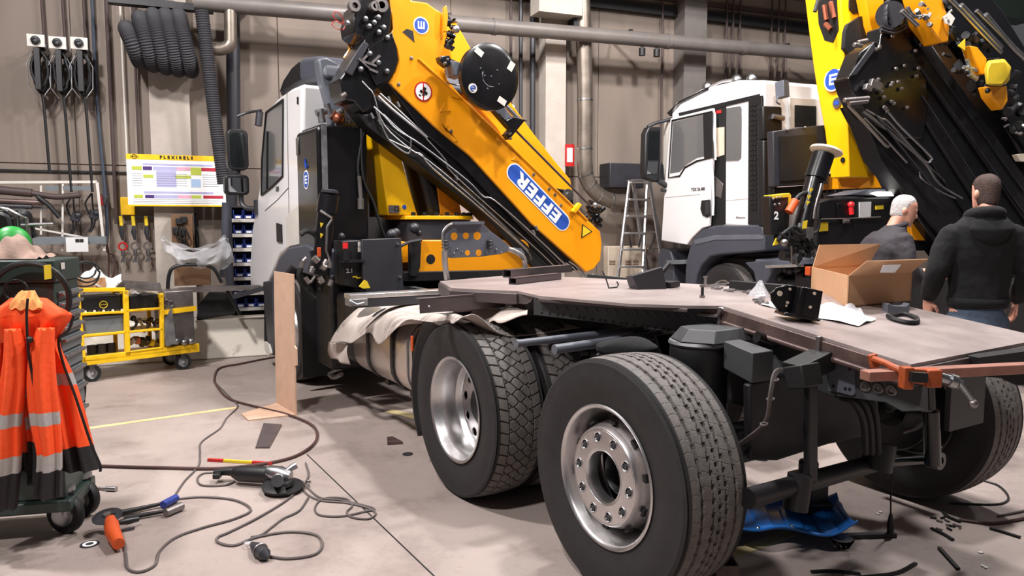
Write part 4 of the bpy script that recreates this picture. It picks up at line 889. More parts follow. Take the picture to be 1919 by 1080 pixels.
def wheel(parent,kind,loc,side=1,rot=0):
    """kind tag/dual_outer/dual_inner/steer; outer face looks to +y for side=1"""
    w_=part_empty('wheel',parent,loc); w_.rotation_euler=(0,rot,0 if side>0 else PI)
    if kind=='dual_inner':
        mobj('tyre',ME_D,w_); return w_
    me={'tag':ME_T,'dual_outer':ME_D,'steer':ME_S}[kind]; mobj('tyre',me,w_)
    hw={'tag':.150,'dual_outer':.143,'steer':.125}[kind]
    # rim barrel, flange at the outer side
    m=M().lathe([(.292,hw-.012),(.303,hw-.004),(.306,hw+.004),(.300,hw+.008),(.291,hw+.004),(.284,hw-.006),(.279,hw-.03),(.270,hw-.045),(.262,hw-.08),(.262,-.02),(.270,-.08),(.285,-hw+.01),(.30,-hw)],(0,0,0),Yx,96)
    if kind=='dual_outer':
        yd=-.04
        m.lathe([(.262,.0),(.25,-.01),(.238,yd-.008),(.228,yd)],(0,0,0),Yx,96)
        m.build('rim','rim_silver',w_)
        hs=[(R(18+36*k),.195,.026) for k in range(10)]
        m=disc_holes(.12,.232,0,hs,22); o=m.build('wheel_disc','rim_silver',w_,solid=.012); o.location.y=yd
        m=M().lathe([(.12,-.1),(.118,-.03),(.105,-.02),(.02,-.015)],(0,0,0),Yx,48); m.build('hub','satin_black',w_)
        M().lathe([(.26,-.115),(.02,-.115)],(0,0,0),Yx,32).build('brake_drum','black_plastic',w_)
    else:
        yd=hw+.0 if kind=='tag' else hw+.005
        yo=.045 if kind=='tag' else .05
        m.lathe([(.262,-.04),(.255,-.02),(.238,.02),(.222,yd-.04),(.214,yd-.022)],(0,0,0),Yx,96)
        m.lathe([(.214,yd-.022),(.209,yd-.004),(.203,yd+.004),(.197,yd+.005)],(0,0,0),Yx,96)
        m.lathe([(.118,yd+.003),(.114,yd+.006),(.108,yd+.003),(.104,yd-.01),(.103,yd-.05)],(0,0,0),Yx,64)
        m.build('rim','rim_silver',w_)
        hs=[(R(36*k+9),.1675,.0185) for k in range(10)]
        o=disc_holes(.117,.198,0,hs,16).build('wheel_disc','rim_silver',w_,solid=.006); o.location.y=yd+.002
        mm=M()
        for a,hr,_ in hs: mm.lathe([(.0235,.005),(.0225,.009),(.0185,.006),(.0175,-.02)],(hr*math.cos(a),yd,hr*math.sin(a)),Yx,18)
        mm.build('nut_seat','rim_silver',w_)
        n0=M().lathe([(.0165,-.022),(.0165,-.002),(.012,.006),(.003,.007)],(0,0,0),Yx,6,True).build('wheel_nut','dark_grey',w_)
        n0.location=(hs[0][1]*math.cos(hs[0][0]),yd,hs[0][1]*math.sin(hs[0][0]))
        for a,hr,_ in hs[1:]: dup(n0,w_,(hr*math.cos(a),yd,hr*math.sin(a)))
        m=M().lathe([(.26,-.05),(.2,-.052),(.102,-.05),(.099,.02),(.099,.06),(.094,.07),(.088,.06),(.07,-.0),(.068,-.02),(.01,-.03)],(0,0,0),Yx,48); m.build('hub','black_plastic',w_)
        m=M()
        for k in range(10):   # hand hole slots seen between disc rim and barrel
            a=R(36*k+27); m.ob((.2325*math.cos(a),yd-.035,.2325*math.sin(a)),(.012,.02,.034),(0,-a,0))
        m.build('hand_hole','black_rubber',w_)
    return w_
# ================================================================ front truck
tk=thing('truck','front truck with white cab and bare rear wheels, its tank under a canvas','truck',T1,(0,0,0))
at1=T1.at
YC=1.15
prof=tr(T1,[(566,157),(545,166),(520,184),(503,203),(496,225),(490,290),(486,350),(478,400),(472,430),(468,500),(469,545),(500,540),(513,505),(524,480),(545,463),(562,460)],y=YC)
M().prism(prof,1,-YC,YC).build('cab','white_paint',tk,bev=.035,seg=3)
# door seam, side window
def pane(m,pts,y,dy): return m.prism([(p[0],y,p[2]) for p in pts],1,y-dy,y+dy)
wd=tr(T1,[(532,187),(531,330),(512,349),(491,366),(492,300),(500,211)],y=YC)
pane(M(),wd,YC,.006).build('side_window','glass',tk)
m=M(); m.tube([(p[0],YC+.006,p[2]) for p in wd+[wd[0]]],.012,6); q=tr(T1,[(503,247),(502,355)],y=YC); m.tube([(p[0],YC+.008,p[2]) for p in q],.014,6); m.build('window_seal','satin_black',tk)
m=M(); 
for pl in ([(538,170),(541,350),(543,470)],[(497,395),(520,375),(541,352)]):
    m.tube([(p[0],YC+.001,p[2]) for p in tr(T1,pl,y=YC)],.004,4)
m.build('door_seam','dark_grey',tk)
h=tr(T1,[(520,418),(529,421),(530,455),(521,453)],y=YC); pane(M(),h,YC+.005,.01).build('door_handle','black_plastic',tk)
p=at1(520,355,y=YC); M().text('430',.075,(p[0],YC+.003,p[2]),(-1,0,0),(0,0,1),.003,1.1,.001).build('lettering','dark_grey',tk)
m=M()
for v in (185,192): p=at1(559,v,y=YC); m.cyl((p[0],YC,p[2]),(p[0],YC+.01,p[2]),.018,n=12)
m.build('plug','black_plastic',tk)
# lower door trim panel light grey shape
q=tr(T1,[(537,405),(560,385),(562,458),(546,461),(538,466)],y=YC); pane(M(),q,YC+.004,.004).build('side_panel','off_white',tk,bev=.003)
# roof air deflector
q=tr(T1,[(519,180),(528,155),(543,126),(566,107),(590,104),(603,118),(606,148),(560,154)],y=1.0)
M().prism(q,1,-1.0,1.0).build('roof_deflector','fender_grey',tk,bev=.05,seg=4)
q=tr(T1,[(525,172),(532,152),(548,128),(562,116),(563,150)],y=1.0); pane(M(),q,1.0,.006).build('deflector_recess','satin_black',tk)
# rear deflector column and pipework between cab and crane
q=at1(605,200,x=4.70); q2=at1(672,200,x=4.70); zt=at1(610,112,x=4.7)[2]; zb=at1(620,232,x=4.7)[2]
prf=tr(T1,[(596,110),(612,106),(634,118),(644,150),(676,205),(680,236),(622,236),(614,190),(602,150)],x=4.40)
M().prism(prf,0,4.40,4.55).build('rear_deflector','mid_grey',tk,bev=.02)
m=M()
for u,v,u2,v2,r in ((592,212,612,208,.03),(600,205,604,230,.035),(622,222,640,210,.04),(640,205,644,232,.03),(628,232,655,230,.025),(612,195,616,210,.03)):
    m.cyl(at1(u,v,x=4.35),at1(u2,v2,x=4.35),r)
m.build('pipe_fitting','galvanised',tk); m=M()
m.cyl(at1(622,214,x=4.33),at1(640,228,x=4.33),.045); m.sph(at1(634,222,x=4.3),.05); m.build('pipe_fitting','copper',tk)
# mirrors
def mirror(pu,name_parent):
    pass
ym=1.42; sm_=6.62
a=at1(426,243,x=sm_); b=at1(466,320,x=sm_)
def mbox(u0,v0,u1,v1,x,th,r,mt,nm,par,dy=0):
    a=at1(u0,v0,x=x); b=at1(u1,v1,x=x); y0,y1=sorted((a[1],b[1])); z0,z1=sorted((a[2],b[2]))
    pts=[(x,p,q) for p,q in rbox(y0,y1,z0,z1,r)]
    return M().prism(pts,0,x-th*.0,x+th).build(nm,mt,par,bev=.012)
mh=mbox(425,240,467,320,6.55,.14,.07,'black_plastic','mirror_housing',tk)
mbox(430,248,462,314,6.545,.006,.05,'mirror','mirror_glass',mh).data.materials[0]=MT['glass']
mh=mbox(421,327,468,366,6.5,.12,.05,'black_plastic','mirror_housing',tk); mbox(427,333,463,361,6.494,.006,.03,'mirror','mirror_glass',mh)
m=M(); m.tube(curve([at1(447,317,x=6.6),at1(448,330,x=6.6)]),.02,8); m.tube(curve([at1(452,364,x=6.55),at1(453,380,x=6.55),at1(462,390,x=6.5),at1(482,392,x=6.4)],6),.028,8); m.tube(curve([at1(445,218,x=6.75),at1(465,211,x=6.7),at1(490,207,x=6.55)],5),.015,8)
m.cyl(at1(482,375,x=6.4),at1(483,402,x=6.4),.04); m.cyl(at1(487,210,x=6.6),at1(484,236,x=6.6),.04)
m.build('mirror_arm','dark_grey',tk)
# front fender and steps
q=tr(T1,[(509,545),(512,515),(522,484),(540,464),(573,458),(590,470),(592,520),(565,512),(545,500),(530,520),(524,560),(519,640),(512,650)],y=1.24)
M().prism(q,1,.80,1.24).build('front_mudguard','fender_grey',tk,bev=.02)
q=tr(T1,[(492,528),(512,525),(514,650),(512,668),(502,660),(497,600)],y=1.2); M().prism(q,1,-1.2,1.2).build('bumper','dark_grey',tk,bev=.02)
m=M(); m.beam(at1(440,556,x=6.4),at1(497,540,x=6.2),.12,.05); m.build('entry_step','dark_grey',tk)
q=tr(T1,[(497,640),(505,646),(509,662),(504,668),(497,655)],y=1.21); pane(M(),q,1.21,.01).build('headlamp','off_white',tk)
# engine, gearbox and inner body that make the dark mass under the cab
M().box(4.5,6.2,-.6,.6,.45,1.05).box(3.5,4.6,-.25,.25,.45,.9).build('engine_block','satin_black',tk,bev=.03)
M().box(4.40,4.44,.60,1.24,.14,1.25).build('mud_flap','black_rubber',tk)
M().box(3.9,4.36,.55,1.12,.28,1.12).build('battery_box','satin_black',tk,bev=.02)
M().box(3.32,3.86,.52,1.1,.42,.98).build('air_tank_box','black_plastic',tk,bev=.05)
m=M()
for s in (-1,1):
    for z0,z1 in ((.72,.735),(.975,.99)): m.box(-.2,6.2,s*.36,s*.44,z0,z1)
    m.box(-.2,6.2,min(s*.43,s*.44),max(s*.43,s*.44),.72,.99)
for x in (.7,2.1,3.3): m.box(x-.05,x+.05,-.43,.43,.76,.95)
m.build('chassis_rail','chassis_grey',tk)
# rear chassis end plates
q=[(p[0],.44,p[2]) for p in tr(T1,[(1440,640),(1735,697),(1736,770),(1690,772),(1660,755),(1560,742),(1440,700)],y=.44)]
M().prism(q,1,.425,.44).prism(q,1,-.44,-.425).build('frame_extension','chassis_grey',tk,bev=.003)
q=[(p[0],.45,p[2]) for p in tr(T1,[(1552,672),(1600,684),(1602,738),(1596,742),(1570,735),(1552,733)],y=.45)]
o=M().prism(q,1,.441,.449).build('gusset_plate','mid_grey',tk)
m=M()
for u,v in ((1562,685),(1592,692),(1562,724),(1584,729),(1592,730)): p=at1(u,v,y=.45); m.cyl((p[0],.44,p[2]),(p[0],.4505,p[2]),.007,n=12)
m.build('plate_hole','black_rubber',o)
m=M()
for u,v in ((1622,724),(1646,728),(1671,732)):
    p=at1(u,v,y=.44); m.torus((p[0],.442,p[2]),Yx,.017,.006,20,6); m.cyl((p[0],.43,p[2]),(p[0],.442,p[2]),.009,n=12)
m.build('bushing','dull_steel',tk)
# subframe plate with punched holes under the deck
SUBZ=(.985,1.165)
M().box(.9,2.3,.43,.445,*SUBZ).box(.02,2.3,-.445,-.43,*SUBZ).box(.02,2.3,.39,.44,1.15,1.172).box(.02,.06,-.44,.44,*SUBZ).build('subframe','chassis_grey',tk,bev=.002)
# axles
m=M(); m.cyl((0,-.85,.53),(0,.85,.53),.065); m.box(-.08,.08,-.5,.5,.46,.6); m.cyl((1.35,-.9,.53),(1.35,.9,.53),.09); m.sph((1.35,0,.53),(.24,.28,.26)); m.cyl((5.3,-.85,.5),(5.3,.85,.5),.07); m.build('axle','satin_black',tk)
# wheels
wheel(tk,'tag',(0,1.075,.510),1,R(4)); wheel(tk,'tag',(0,-1.075,.510),-1)
wheel(tk,'dual_outer',(1.35,1.095,.505),1,R(11)); wheel(tk,'dual_inner',(1.35,.75,.505),1)
wheel(tk,'dual_outer',(1.35,-1.095,.505),-1); wheel(tk,'dual_inner',(1.35,-.75,.505),-1)
wheel(tk,'steer',(5.0,1.06,.52),1); wheel(tk,'steer',(5.0,-1.06,.52),-1)
# brake parts on the inner face of the far rear wheel
m=M().lathe([(.24,.0),(.24,.05),(.1,.06)],(0,-.86,.535),Yx,40); m.lathe([(.08,0),(.115,.03),(.12,.08),(.115,.1),(.09,.12),(.05,.13)],(.0,-.80,.62),(-.2,1,.25),28,True); m.box(-.14,.12,-.85,-.74,.68,.86); m.build('brake','black_paint',tk,bev=.01)
m=M().lathe([(.14,0),(.145,.012),(.14,.02)],(-.05,-.83,.74),(0,.6,1),24); m.tube(curve([(-.16,-.78,.88),(-.24,-.8,.7),(-.2,-.8,.5),(-.1,-.8,.42)],6),.012,8); m.build('brake_hose','dull_steel',tk)
# air bellows with lid and bracket
m=M().lathe([(.10,-.42),(.125,-.40),(.128,-.30),(.122,-.16),(.135,-.10),(.137,-.03),(.13,-.004)],(.02,.66,1.03),(0,0,1),36,True); m.build('air_bellows','satin_black',tk)
m=M().lathe([(.138,-.008),(.143,0),(.138,.012)],(.02,.66,1.03),(0,0,1),36,True); m.build('bellows_plate','galvanised',tk)
q=[(-.13,.60,1.045),(-.13,.72,1.045),(.0,.80,1.045),(.13,.74,1.045),(.13,.5,1.045),(-.13,.45,1.045)]
M().loft([q,[(x*.75+.0,.6+(y-.6)*.75,1.10) for x,y,z in q]]).build('bellows_bracket','chassis_grey',tk,bev=.004)
M().loft([[(-.14,.58,.94),(-.14,.68,.94),(-.3,.68,.9),(-.3,.55,.9)],[(-.14,.58,1.06),(-.14,.68,1.06),(-.3,.68,1.03),(-.3,.55,1.03)]]).build('bracket','chassis_grey',tk,bev=.004)
# mudguard carrier tubes pushed out over the wheel
m=M().cyl((.66,.44,.995),(.66,1.24,.985),.019).cyl((.52,.44,.985),(.52,1.12,.965),.024).cyl((.66,1.235,.985),(.66,1.25,.985),.021)
m.build('carrier_tube','mid_grey',tk)
m=M()
for x in (.42,.6): m.loft([[(x,.44,.78),(x+.02,.44,.78),(x+.02,.46,.78),(x,.46,.78)],[(x,.44,1.0),(x+.02,.44,1.0),(x+.02,.56,1.0),(x,.56,1.0)]])
m.box(.2,.75,.44,.46,.76,.98); m.cyl((.92,.46,.86),(.92,.62,.86),.05); m.cyl((.92,.62,.86),(.92,.68,.86),.035); m.cyl((1.02,.46,.9),(1.02,.56,.9),.06); m.cyl((.95,.5,.9),(.88,.55,.98),.02); m.box(.95,1.1,.46,.58,.72,.84); m.build('valve_block','satin_black',tk,bev=.004)
# rear suspension: links, dampers, crossmember, hitch carrier
m=M(); q=tr(T1,[(1398,720),(1500,690),(1560,740),(1640,745),(1640,812),(1545,832),(1450,862),(1400,860)],x=-.28); m.prism(q,0,-.30,-.26); m.build('cross_member','satin_black',tk,bev=.01)
m=M(); m.beam(at1(1519,690,x=-.5),at1(1519,905,x=-.5),.055,.03,up=(1,0,0)); m.beam(at1(1487,700,x=-.5),at1(1545,672,x=-.5),.10,.08); m.build('support_post','satin_black',tk,bev=.004)
m=M(); m.cyl(at1(1400,935,x=-.52),at1(1640,868,x=-.42),.04); m.cyl(at1(1500,890,x=-.5),at1(1490,955,x=-.5),.05); m.cyl(at1(1640,880,x=-.45),at1(1650,830,x=-.45),.07); m.build('stabiliser_bar','satin_black',tk)
m=M(); m.cyl(at1(1745,770,x=-.55),at1(1748,870,x=-.55),.036); m.cyl(at1(1742,690,x=-.55),at1(1745,770,x=-.55),.02); m.cyl(at1(1640,868,x=-.45),at1(1752,860,x=-.5),.022); m.lathe([(.02,-.03),(.042,-.03),(.042,.03),(.02,.03)],at1(1752,862,x=-.52),(1,0,0),20); m.build('damper','black_paint',tk)
m=M(); m.cyl(at1(1440,690,x=-.1),at1(1420,860,x=-.1),.045); m.cyl(at1(1440,628,x=-.12),at1(1438,700,x=-.1),.035); m.build('damper','dark_grey',tk)
m=M(); m.cyl(at1(1418,632,x=-.2),at1(1452,642,x=-.22),.026); m.cyl(at1(1452,642,x=-.22),at1(1475,652,x=-.24),.014); m.build('air_fitting','black_paint',tk)
M().ob(at1(1505,705,x=-.55),(.09,.11,.09),(0,.3,0)).build('bracket','satin_black',tk,bev=.006)
m=M(); rr=random.Random(3)
for k in range(6):
    o_=rr.uniform(-4,4); m.tube(curve([at1(1480+o_,690,x=-.35),at1(1455+o_,700+o_,x=-.38),at1(1445+o_,740,x=-.4),at1(1436+o_,790,x=-.38),at1(1400+o_,826+o_,x=-.3),at1(1375,835,x=-.25)],6),.0045,6)
for v,u in ((712,1452),(748,1444),(795,1432)): m.torus(at1(u,v,x=-.39),(0,.2,1),.014,.004,14,6)
m.build('cable_loom','cable_grey',tk)
m=M()
for k in range(3): m.tube(curve([at1(1575+14*k,745,x=-.5),at1(1600+16*k,755,x=-.55),at1(1618+12*k,790,x=-.55),at1(1622+12*k,850,x=-.5)],6),.014,8)
m.build('air_hose','black_rubber',tk)
m=M(); m.box(-.60,-.575,-.6,-.3,.62,.95); m.tube([at1(1725,715,x=-.8),at1(1727,770,x=-.8),at1(1745,770,x=-.8)],.006,6); m.build('rear_bracket','chassis_grey',tk)
# fuel tank, straps, mudguard flap
def rsec(x,y0,y1,z0,z1,r): return [(x,a,b) for a,b in rbox(y0,y1,z0,z1,r,6)]
m=M().loft([rsec(2.06,.58,1.17,.45,.89,.14),rsec(2.02,.55,1.2,.41,.925,.17),rsec(3.12,.55,1.2,.41,.925,.17),rsec(3.18,.57,1.18,.43,.91,.17),rsec(3.2,.62,1.12,.5,.86,.14)]); m.build('fuel_tank','tank_aluminium',tk)
m=M()
for x in (2.34,2.80):
    r0=rsec(x-.028,.545,1.208,.402,.933,.18); r1=rsec(x+.028,.545,1.208,.402,.933,.18); m.loft([r0,r1],False); m.box(x-.03,x+.03,1.0,1.06,.36,.42)
m.build('tank_strap','satin_black',tk,solid=.006)
m=M().tube(rsec(2.08,.55,1.205,.41,.93,.17)+rsec(2.08,.55,1.205,.41,.93,.17)[:1],.008,6); m.build('tank_seam','silver',tk)
m=M()
for i in range(13):
    a=R(20+i*11); 
pts=[(1.35+.60*math.cos(R(a)),1.2,.53+.58*math.sin(R(a))) for a in range(-32,58,8)]
m=M().loft([[(p[0],.62,p[2]) for p in pts],[(p[0],1.235,p[2]) for p in pts]],False,False); m.build('wheel_mudguard','black_plastic',tk,solid=.02)
M().ob((1.965,1.222,.80),(.03,.012,.10)).build('marker_lamp','orange_plastic',tk,bev=.004)
m=M(); m.tube(curve([at1(640,690,y=1.0),at1(618,700,y=1.0),at1(625,708,y=1.0),at1(640,702,y=1.05)],5),.02,8); m.sph(at1(622,704,y=1.0),.03); m.build('drain_valve','galvanised',tk)
# ================================================================ black oil tank behind the cab
ot=thing('oil_tank','tall black hydraulic oil tank with a round blue badge standing between the cab and crane','tank',T1,(4.3,1.0,1.1))
zt=at1(595,233,x=4.02,)[2]; zb=at1(600,497,x=4.02)[2]; yl=at1(595,300,x=4.02)[1]; yr=at1(689,300,x=4.02)[1]
M().prism([(4.02,a,b) for a,b in rbox(yr,yl,zb,zt,.06)],0,4.02,4.66).build('tank_body','black_paint',ot,bev=.02)
m=M().box(4.010,4.019,yl-.085,yl-.035,zb+.12,zt+.004).box(4.010,4.6,yl-.085,yl-.035,zt-.002,zt+.005); m.build('strap','galvanised',ot)
def badge(par,c,ex,ey,r,depth=.004,letter='E'):
    """round blue badge with a white letter; ex/ey span its face"""
    ex=_v(ex).normalized(); ey=_v(ey).normalized(); n=ex.cross(ey); c=_v(c)
    b=M().lathe([(.001,depth*.5),(r,depth*.5),(r,0)],c,n,36).build('badge','sign_white',par)
    M().lathe([(.001,depth),(r*.86,depth),(r*.86,0)],c,n,36).build('badge_disc','blue_logo',b)
    m=M(); x0=-.34;  
    for k in (-1,0,1): m.ob(c+ey*(k*.36*r)+n*depth+ex*(.05*r),(r*.86,r*.17,depth*.6),X=[ex,ey,n])
    m.ob(c+n*depth-ex*(.30*r),(r*.2,r*.9,depth*.6),X=[ex,ey,n]); m.build('badge_letter','sign_white',b)
p=at1(574,337,y=yl); badge(ot,(p[0],yl+.001,p[2]),(-1,0,0),(0,0,1),.085)
p=at1(558,275,y=yl); M().box(p[0]-.04,p[0]+.03,yl,yl+.01,p[2]-.08,p[2]+.08).build('level_gauge','silver',ot,bev=.004)
p=at1(575,305,y=yl); m=M()
for k in range(3): m.torus((p[0],yl+.004,p[2]),(0,1,0),.02+.016*k,.004,20,5,0,PI)
m.build('decal','blue_logo',ot)
# ================================================================ outrigger leg, control box at the truck side
jk=thing('stabiliser_leg','tilted black stabiliser leg with round top plate beside the black oil tank','stabiliser',T1,(3.7,1.25,.8))
X0=3.72
m=M().cyl(at1(600,515,x=X0),at1(612,400,x=X0),.075,n=24).cyl(at1(612,400,x=X0),at1(617,366,x=X0),.085,n=24); m.build('outer_tube','black_paint',jk)
m=M().lathe([(.05,-.01),(.07,0),(.07,.02),(.05,.03)],at1(618,362,x=X0),(0,-.1,1),24,True); m.build('top_plate','dark_grey',jk)
m=M().tube([at1(600,395,x=X0-.1),at1(621,408,x=X0-.1),at1(621,412,x=X0-.1),at1(613,425,x=X0-.1),at1(611,470,x=X0-.1),at1(617,485,x=X0-.1),at1(615,500,x=X0-.1)],.011,8); m.build('oil_line','silver',jk)
m=M()
for v in (417,437): m.prism(tr(T1,[(600,v),(606,v+2),(601,v+10)],x=X0-.081),0,X0-.084,X0-.08)
m.build('warning_label','label_yellow',jk)
m=M(); rr=random.Random(5)
for i in range(16):
    u=rr.uniform(560,622); v=rr.uniform(490,530); m.cyl(at1(u,v,x=3.6),at1(u+rr.uniform(-9,9),v+rr.uniform(-12,12),x=3.6),rr.uniform(.012,.03),n=10)
m.build('fitting','dull_steel',jk)
m=M()
for a in ([(563,440),(575,433),(590,440),(597,455),(590,480),(580,510)],[(585,470),(592,500),(605,520),(600,545)],[(565,500),(560,520),(575,545),(590,560)],[(590,450),(598,448),(601,442)]): m.tube(curve(tr(T1,a,x=3.75),6),.022,8)
m.build('hydraulic_hose','black_rubber',jk)
M().ob(at1(598,473,x=3.66),(.02,.03,.08)).build('marker_lamp','orange_plastic',jk,bev=.005)
cb=thing('control_stand','black control box with flat plate and red knob beside the stabiliser leg','control box',T1,(3.75,.85,.9))
def xb(m,pl,x0,x1): return m.prism(tr(T1,pl,x=x0),0,x0,x1)
xb(M(),[(678,449),(752,446),(757,546),(686,549),(680,540)],3.62,3.66).build('front_plate','dark_grey',cb,bev=.006)
xb(M(),[(640,452),(676,450),(684,545),(642,535)],3.68,3.9).build('housing','satin_black',cb,bev=.01)
m=M().cyl(at1(648,470,x=3.62),at1(648,488,x=3.62),.03).box(*(lambda a,b:(3.6,3.68,b[1],a[1],b[2],a[2]))(at1(638,488,x=3.65),at1(680,491,x=3.65))); m.build('lever_block','black_plastic',cb)
M().cyl(at1(647,455,x=3.62),at1(647,466,x=3.62),.022,n=14).build('stop_knob','knob_red',cb)
m=M()
for u,v in ((673,458),(673,468)): m.ob(at1(u,v,x=3.66),(.01,.02,.04))
m.build('small_label','off_white',cb)
p=at1(661,509,x=3.6); M().text('2.1',.05,(3.675,p[1],p[2]),(0,-1,0),(0,0,1),.003,1,.001).build('label_text','sign_white',cb)
m=M()
for u,v in ((665,519),(672,521)): m.ob(at1(u,v,x=3.675),(.004,.04,.012))
xb(m,[(673,537),(683,525),(688,527),(694,540),(680,541)],3.59,3.60); m.build('warning_label','label_yellow',cb)
m=M()
for u,v in ((746,457),(750,519)): m.cyl(at1(u,v,x=3.60),at1(u,v,x=3.63),.012,n=10)
m.build('bolt','silver',cb)
m=M(); m.tube(curve(tr(T1,[(740,468),(765,455),(790,450)],x=3.7),5),.014,8)
for u,v,w_ in ((735,440,.05),(742,436,.04),(777,428,.05),(785,437,.03),(640,443,.03)): m.sph(at1(u,v,x=3.75),w_,10,8)
m.build('valve','dark_grey',cb)
# ================================================================ front crane
cr=thing('loader_crane','yellow loader crane whose EFFER boom slants down behind the front truck cab','crane',T1,(4.3,0,1.1))
CX,CY=4.30,-.0
zr=at1(790,405,x=CX)[2]; ra=.445
m=M().cyl((CX,CY,zr-.035),(CX,CY,zr+.0),ra,n=48); m.build('slew_flange','yellow_paint_lit',cr,bev=.004)
m=M().cyl((CX,CY,zr-.36),(CX,CY,zr-.036),ra-.03,n=48); m.build('slew_drum','dark_grey',cr)
b0=M().lathe([(.024,0),(.024,.028),(.010,.034)],OFF[cr.name],(0,0,1),8,True).build('flange_bolt','satin_black',cr)
k=0
for i in range(24):
    a=2*PI*i/24; p=(CX+.41*math.cos(a)-OFF[cr.name][0],CY+.41*math.sin(a)-OFF[cr.name][1],zr-OFF[cr.name][2])
    if i==0: b0.location=p
    else: dup(b0,cr,p)
# column: left box plate and right plate with the black cylinder between
xb_=lambda m,pl,x0,x1: m.prism(tr(T1,pl,x=x0),0,x0,x1)
bot=tr(T1,[(723,403),(735,403),(783,403)],x=3.97); 
xb_(M(),[(703,225),(744,268),(783,404),(727,404)],4.05,4.5).build('column','yellow_paint_lit',cr,bev=.012)
xb_(M(),[(816,330),(852,330),(866,403),(826,403)],4.12,4.42).build('column_plate','yellow_paint',cr,bev=.012)
m=M().cyl(at1(775,250,x=4.3),at1(812,398,x=4.3),.17,n=28); m.build('lift_cylinder','black_paint',cr)
M().ob(at1(738,392,x=4.04),(.006,.10,.07)).build('type_plate','dull_steel',cr)
p=at1(741,392,x=4.03); M().text('CE',.06,(4.033,p[1]-.02,p[2]),(0,-1,0),(0,0,1),.002).build('type_mark','satin_black',cr)
p=at1(758,388,x=4.04); M().lathe([(.001,.004),(.02,.004),(.02,0)],(4.046,p[1],p[2]),(-1,0,0),20).build('round_label','blue_logo',cr)
m=M(); rr=random.Random(9)
for v in range(368,405,6): m.cyl(at1(693,v,x=4.4),at1(718,v,x=4.4),.014)
m.cyl(at1(700,300,x=4.5),at1(712,405,x=4.5),.09); m.build('hose_guide','black_plastic',cr)
m=M().tube(curve(tr(T1,[(677,235),(680,330),(700,380),(712,420),(722,445)],x=4.0),6),.013,8).tube(curve(tr(T1,[(683,240),(672,300),(672,330),(676,360)],x=4.0),6),.012,8); m.build('hydraulic_hose','black_rubber',cr)
M().cyl(at1(673,330,x=3.98),at1(676,372,x=3.98),.018).cyl(at1(676,372,x=3.98),at1(676,392,x=3.98),.028).build('hose_coupling','dull_steel',cr)
# yellow base beam across the chassis
m=M(); q0=[(787,450),(990,449),(1000,517),(785,519)]; xb_(m,q0,3.88,4.5); m.build('base_beam','yellow_paint',cr,bev=.012)
m=M(); xb_(m,[(752,452),(770,455),(772,492),(752,494)],3.95,4.3); m.build('base_beam_end','yellow_paint',cr,bev=.01)
m=M(); xb_(m,[(769,452),(785,450),(790,455),(788,500),(782,519),(769,517)],3.80,3.86); xb_(m,[(758,510),(1000,505),(1000,522),(758,528)],3.83,4.4); m.build('beam_clamp','satin_black',cr,bev=.006)
p=at1(808,486,x=3.87); M().lathe([(.001,.004),(.045,.004),(.045,0)],(3.882,p[1],p[2]),(-1,0,0),24).build('beam_hole','black_rubber',cr)
# boom: plane across the truck
BX=3.82
main=[(728,-14),(768,-14),(772,1),(800,5),(817,17),(834,27),(838,68),(824,110),(840,150),(862,177),(933,250),(1010,324),(1060,372),(1085,392),(1099,411),(1110,420),(1125,434),(1128,455),(1126,488),(1113,505),(1099,511),(996,420),(881,293),(812,236),(728,155),(742,135),(747,112),(743,90),(731,65),(737,53)]
bm=xb_(M(),main,BX,BX+.34).build('boom','yellow_paint',cr,bev=.012,seg=3)
# top flange highlights and weld lip
m=M(); m.tube(tr(T1,[(784,110),(862,181),(933,251),(1010,325),(1060,373),(1100,412)],x=BX-.006),.010,6); m.build('boom_lip','yellow_paint',bm)
# lower chamfer in front of the boom belly
def edge_strip(pl,dx,mt,nm,par,th=.01):
    a=tr(T1,pl,x=dx); return M().prism(a,0,dx,dx+th).build(nm,mt,par)
# rear boom behind
rb=xb_(M(),[(835,36),(852,36),(884,93),(957,191),(1000,250),(1039,300),(1069,336),(1073,356),(1060,384),(1000,350),(930,240),(850,150),(838,60)],4.45,4.72).build('rear_boom','yellow_paint',cr,bev=.012)
m=M(); p=at1(1062,366,x=4.38); m.lathe([(.03,-.03),(.07,-.03),(.07,.03),(.03,.03)],p,(1,0,0),20); m.cyl((p[0]-.05,p[1],p[2]),(p[0]+.1,p[1],p[2]),.03); m.build('pivot_pin','silver',cr)
xb_(M(),[(1040,352),(1072,358),(1076,385),(1058,378)],4.36,4.42).build('pivot_plate','black_paint',cr,bev=.01)
# EFFER lettering: upside down along the boom
c=_v(at1(1010,371,x=BX)); e=_v(at1(962,322,x=BX)); f_=_v(at1(1058,421,x=BX)); ax=(e-f_).normalized(); n_=Vector((-1,0,0)); up=n_.cross(ax)
ln=(e-f_).length
def pill(w_,h_,d): 
    out=[]
    for s in (1,-1):
        for k in range(13):
            a=R(-90+180*k/12); out.append(c+ax*s*((w_-h_)/2+h_/2*math.cos(a))+up*s*h_/2*math.sin(a)+n_*d)
    return out
def plate(pts,d,nm,mt,par):
    return M().loft([[tuple(p) for p in pts],[tuple(p+n_*d) for p in pts]]).build(nm,mt,par)
hh=.158
pl=plate(pill(ln+.125,hh+.022,.0005),.003,'logo_plate','sign_white',bm)
plate(pill(ln+.103,hh,.003),.002,'logo_field','blue_logo',pl)
M().text('EFFER',.165,c+n_*.0065,ax,up,.002,1.12,.0065,1.40).build('logo_letters','sign_white',pl)
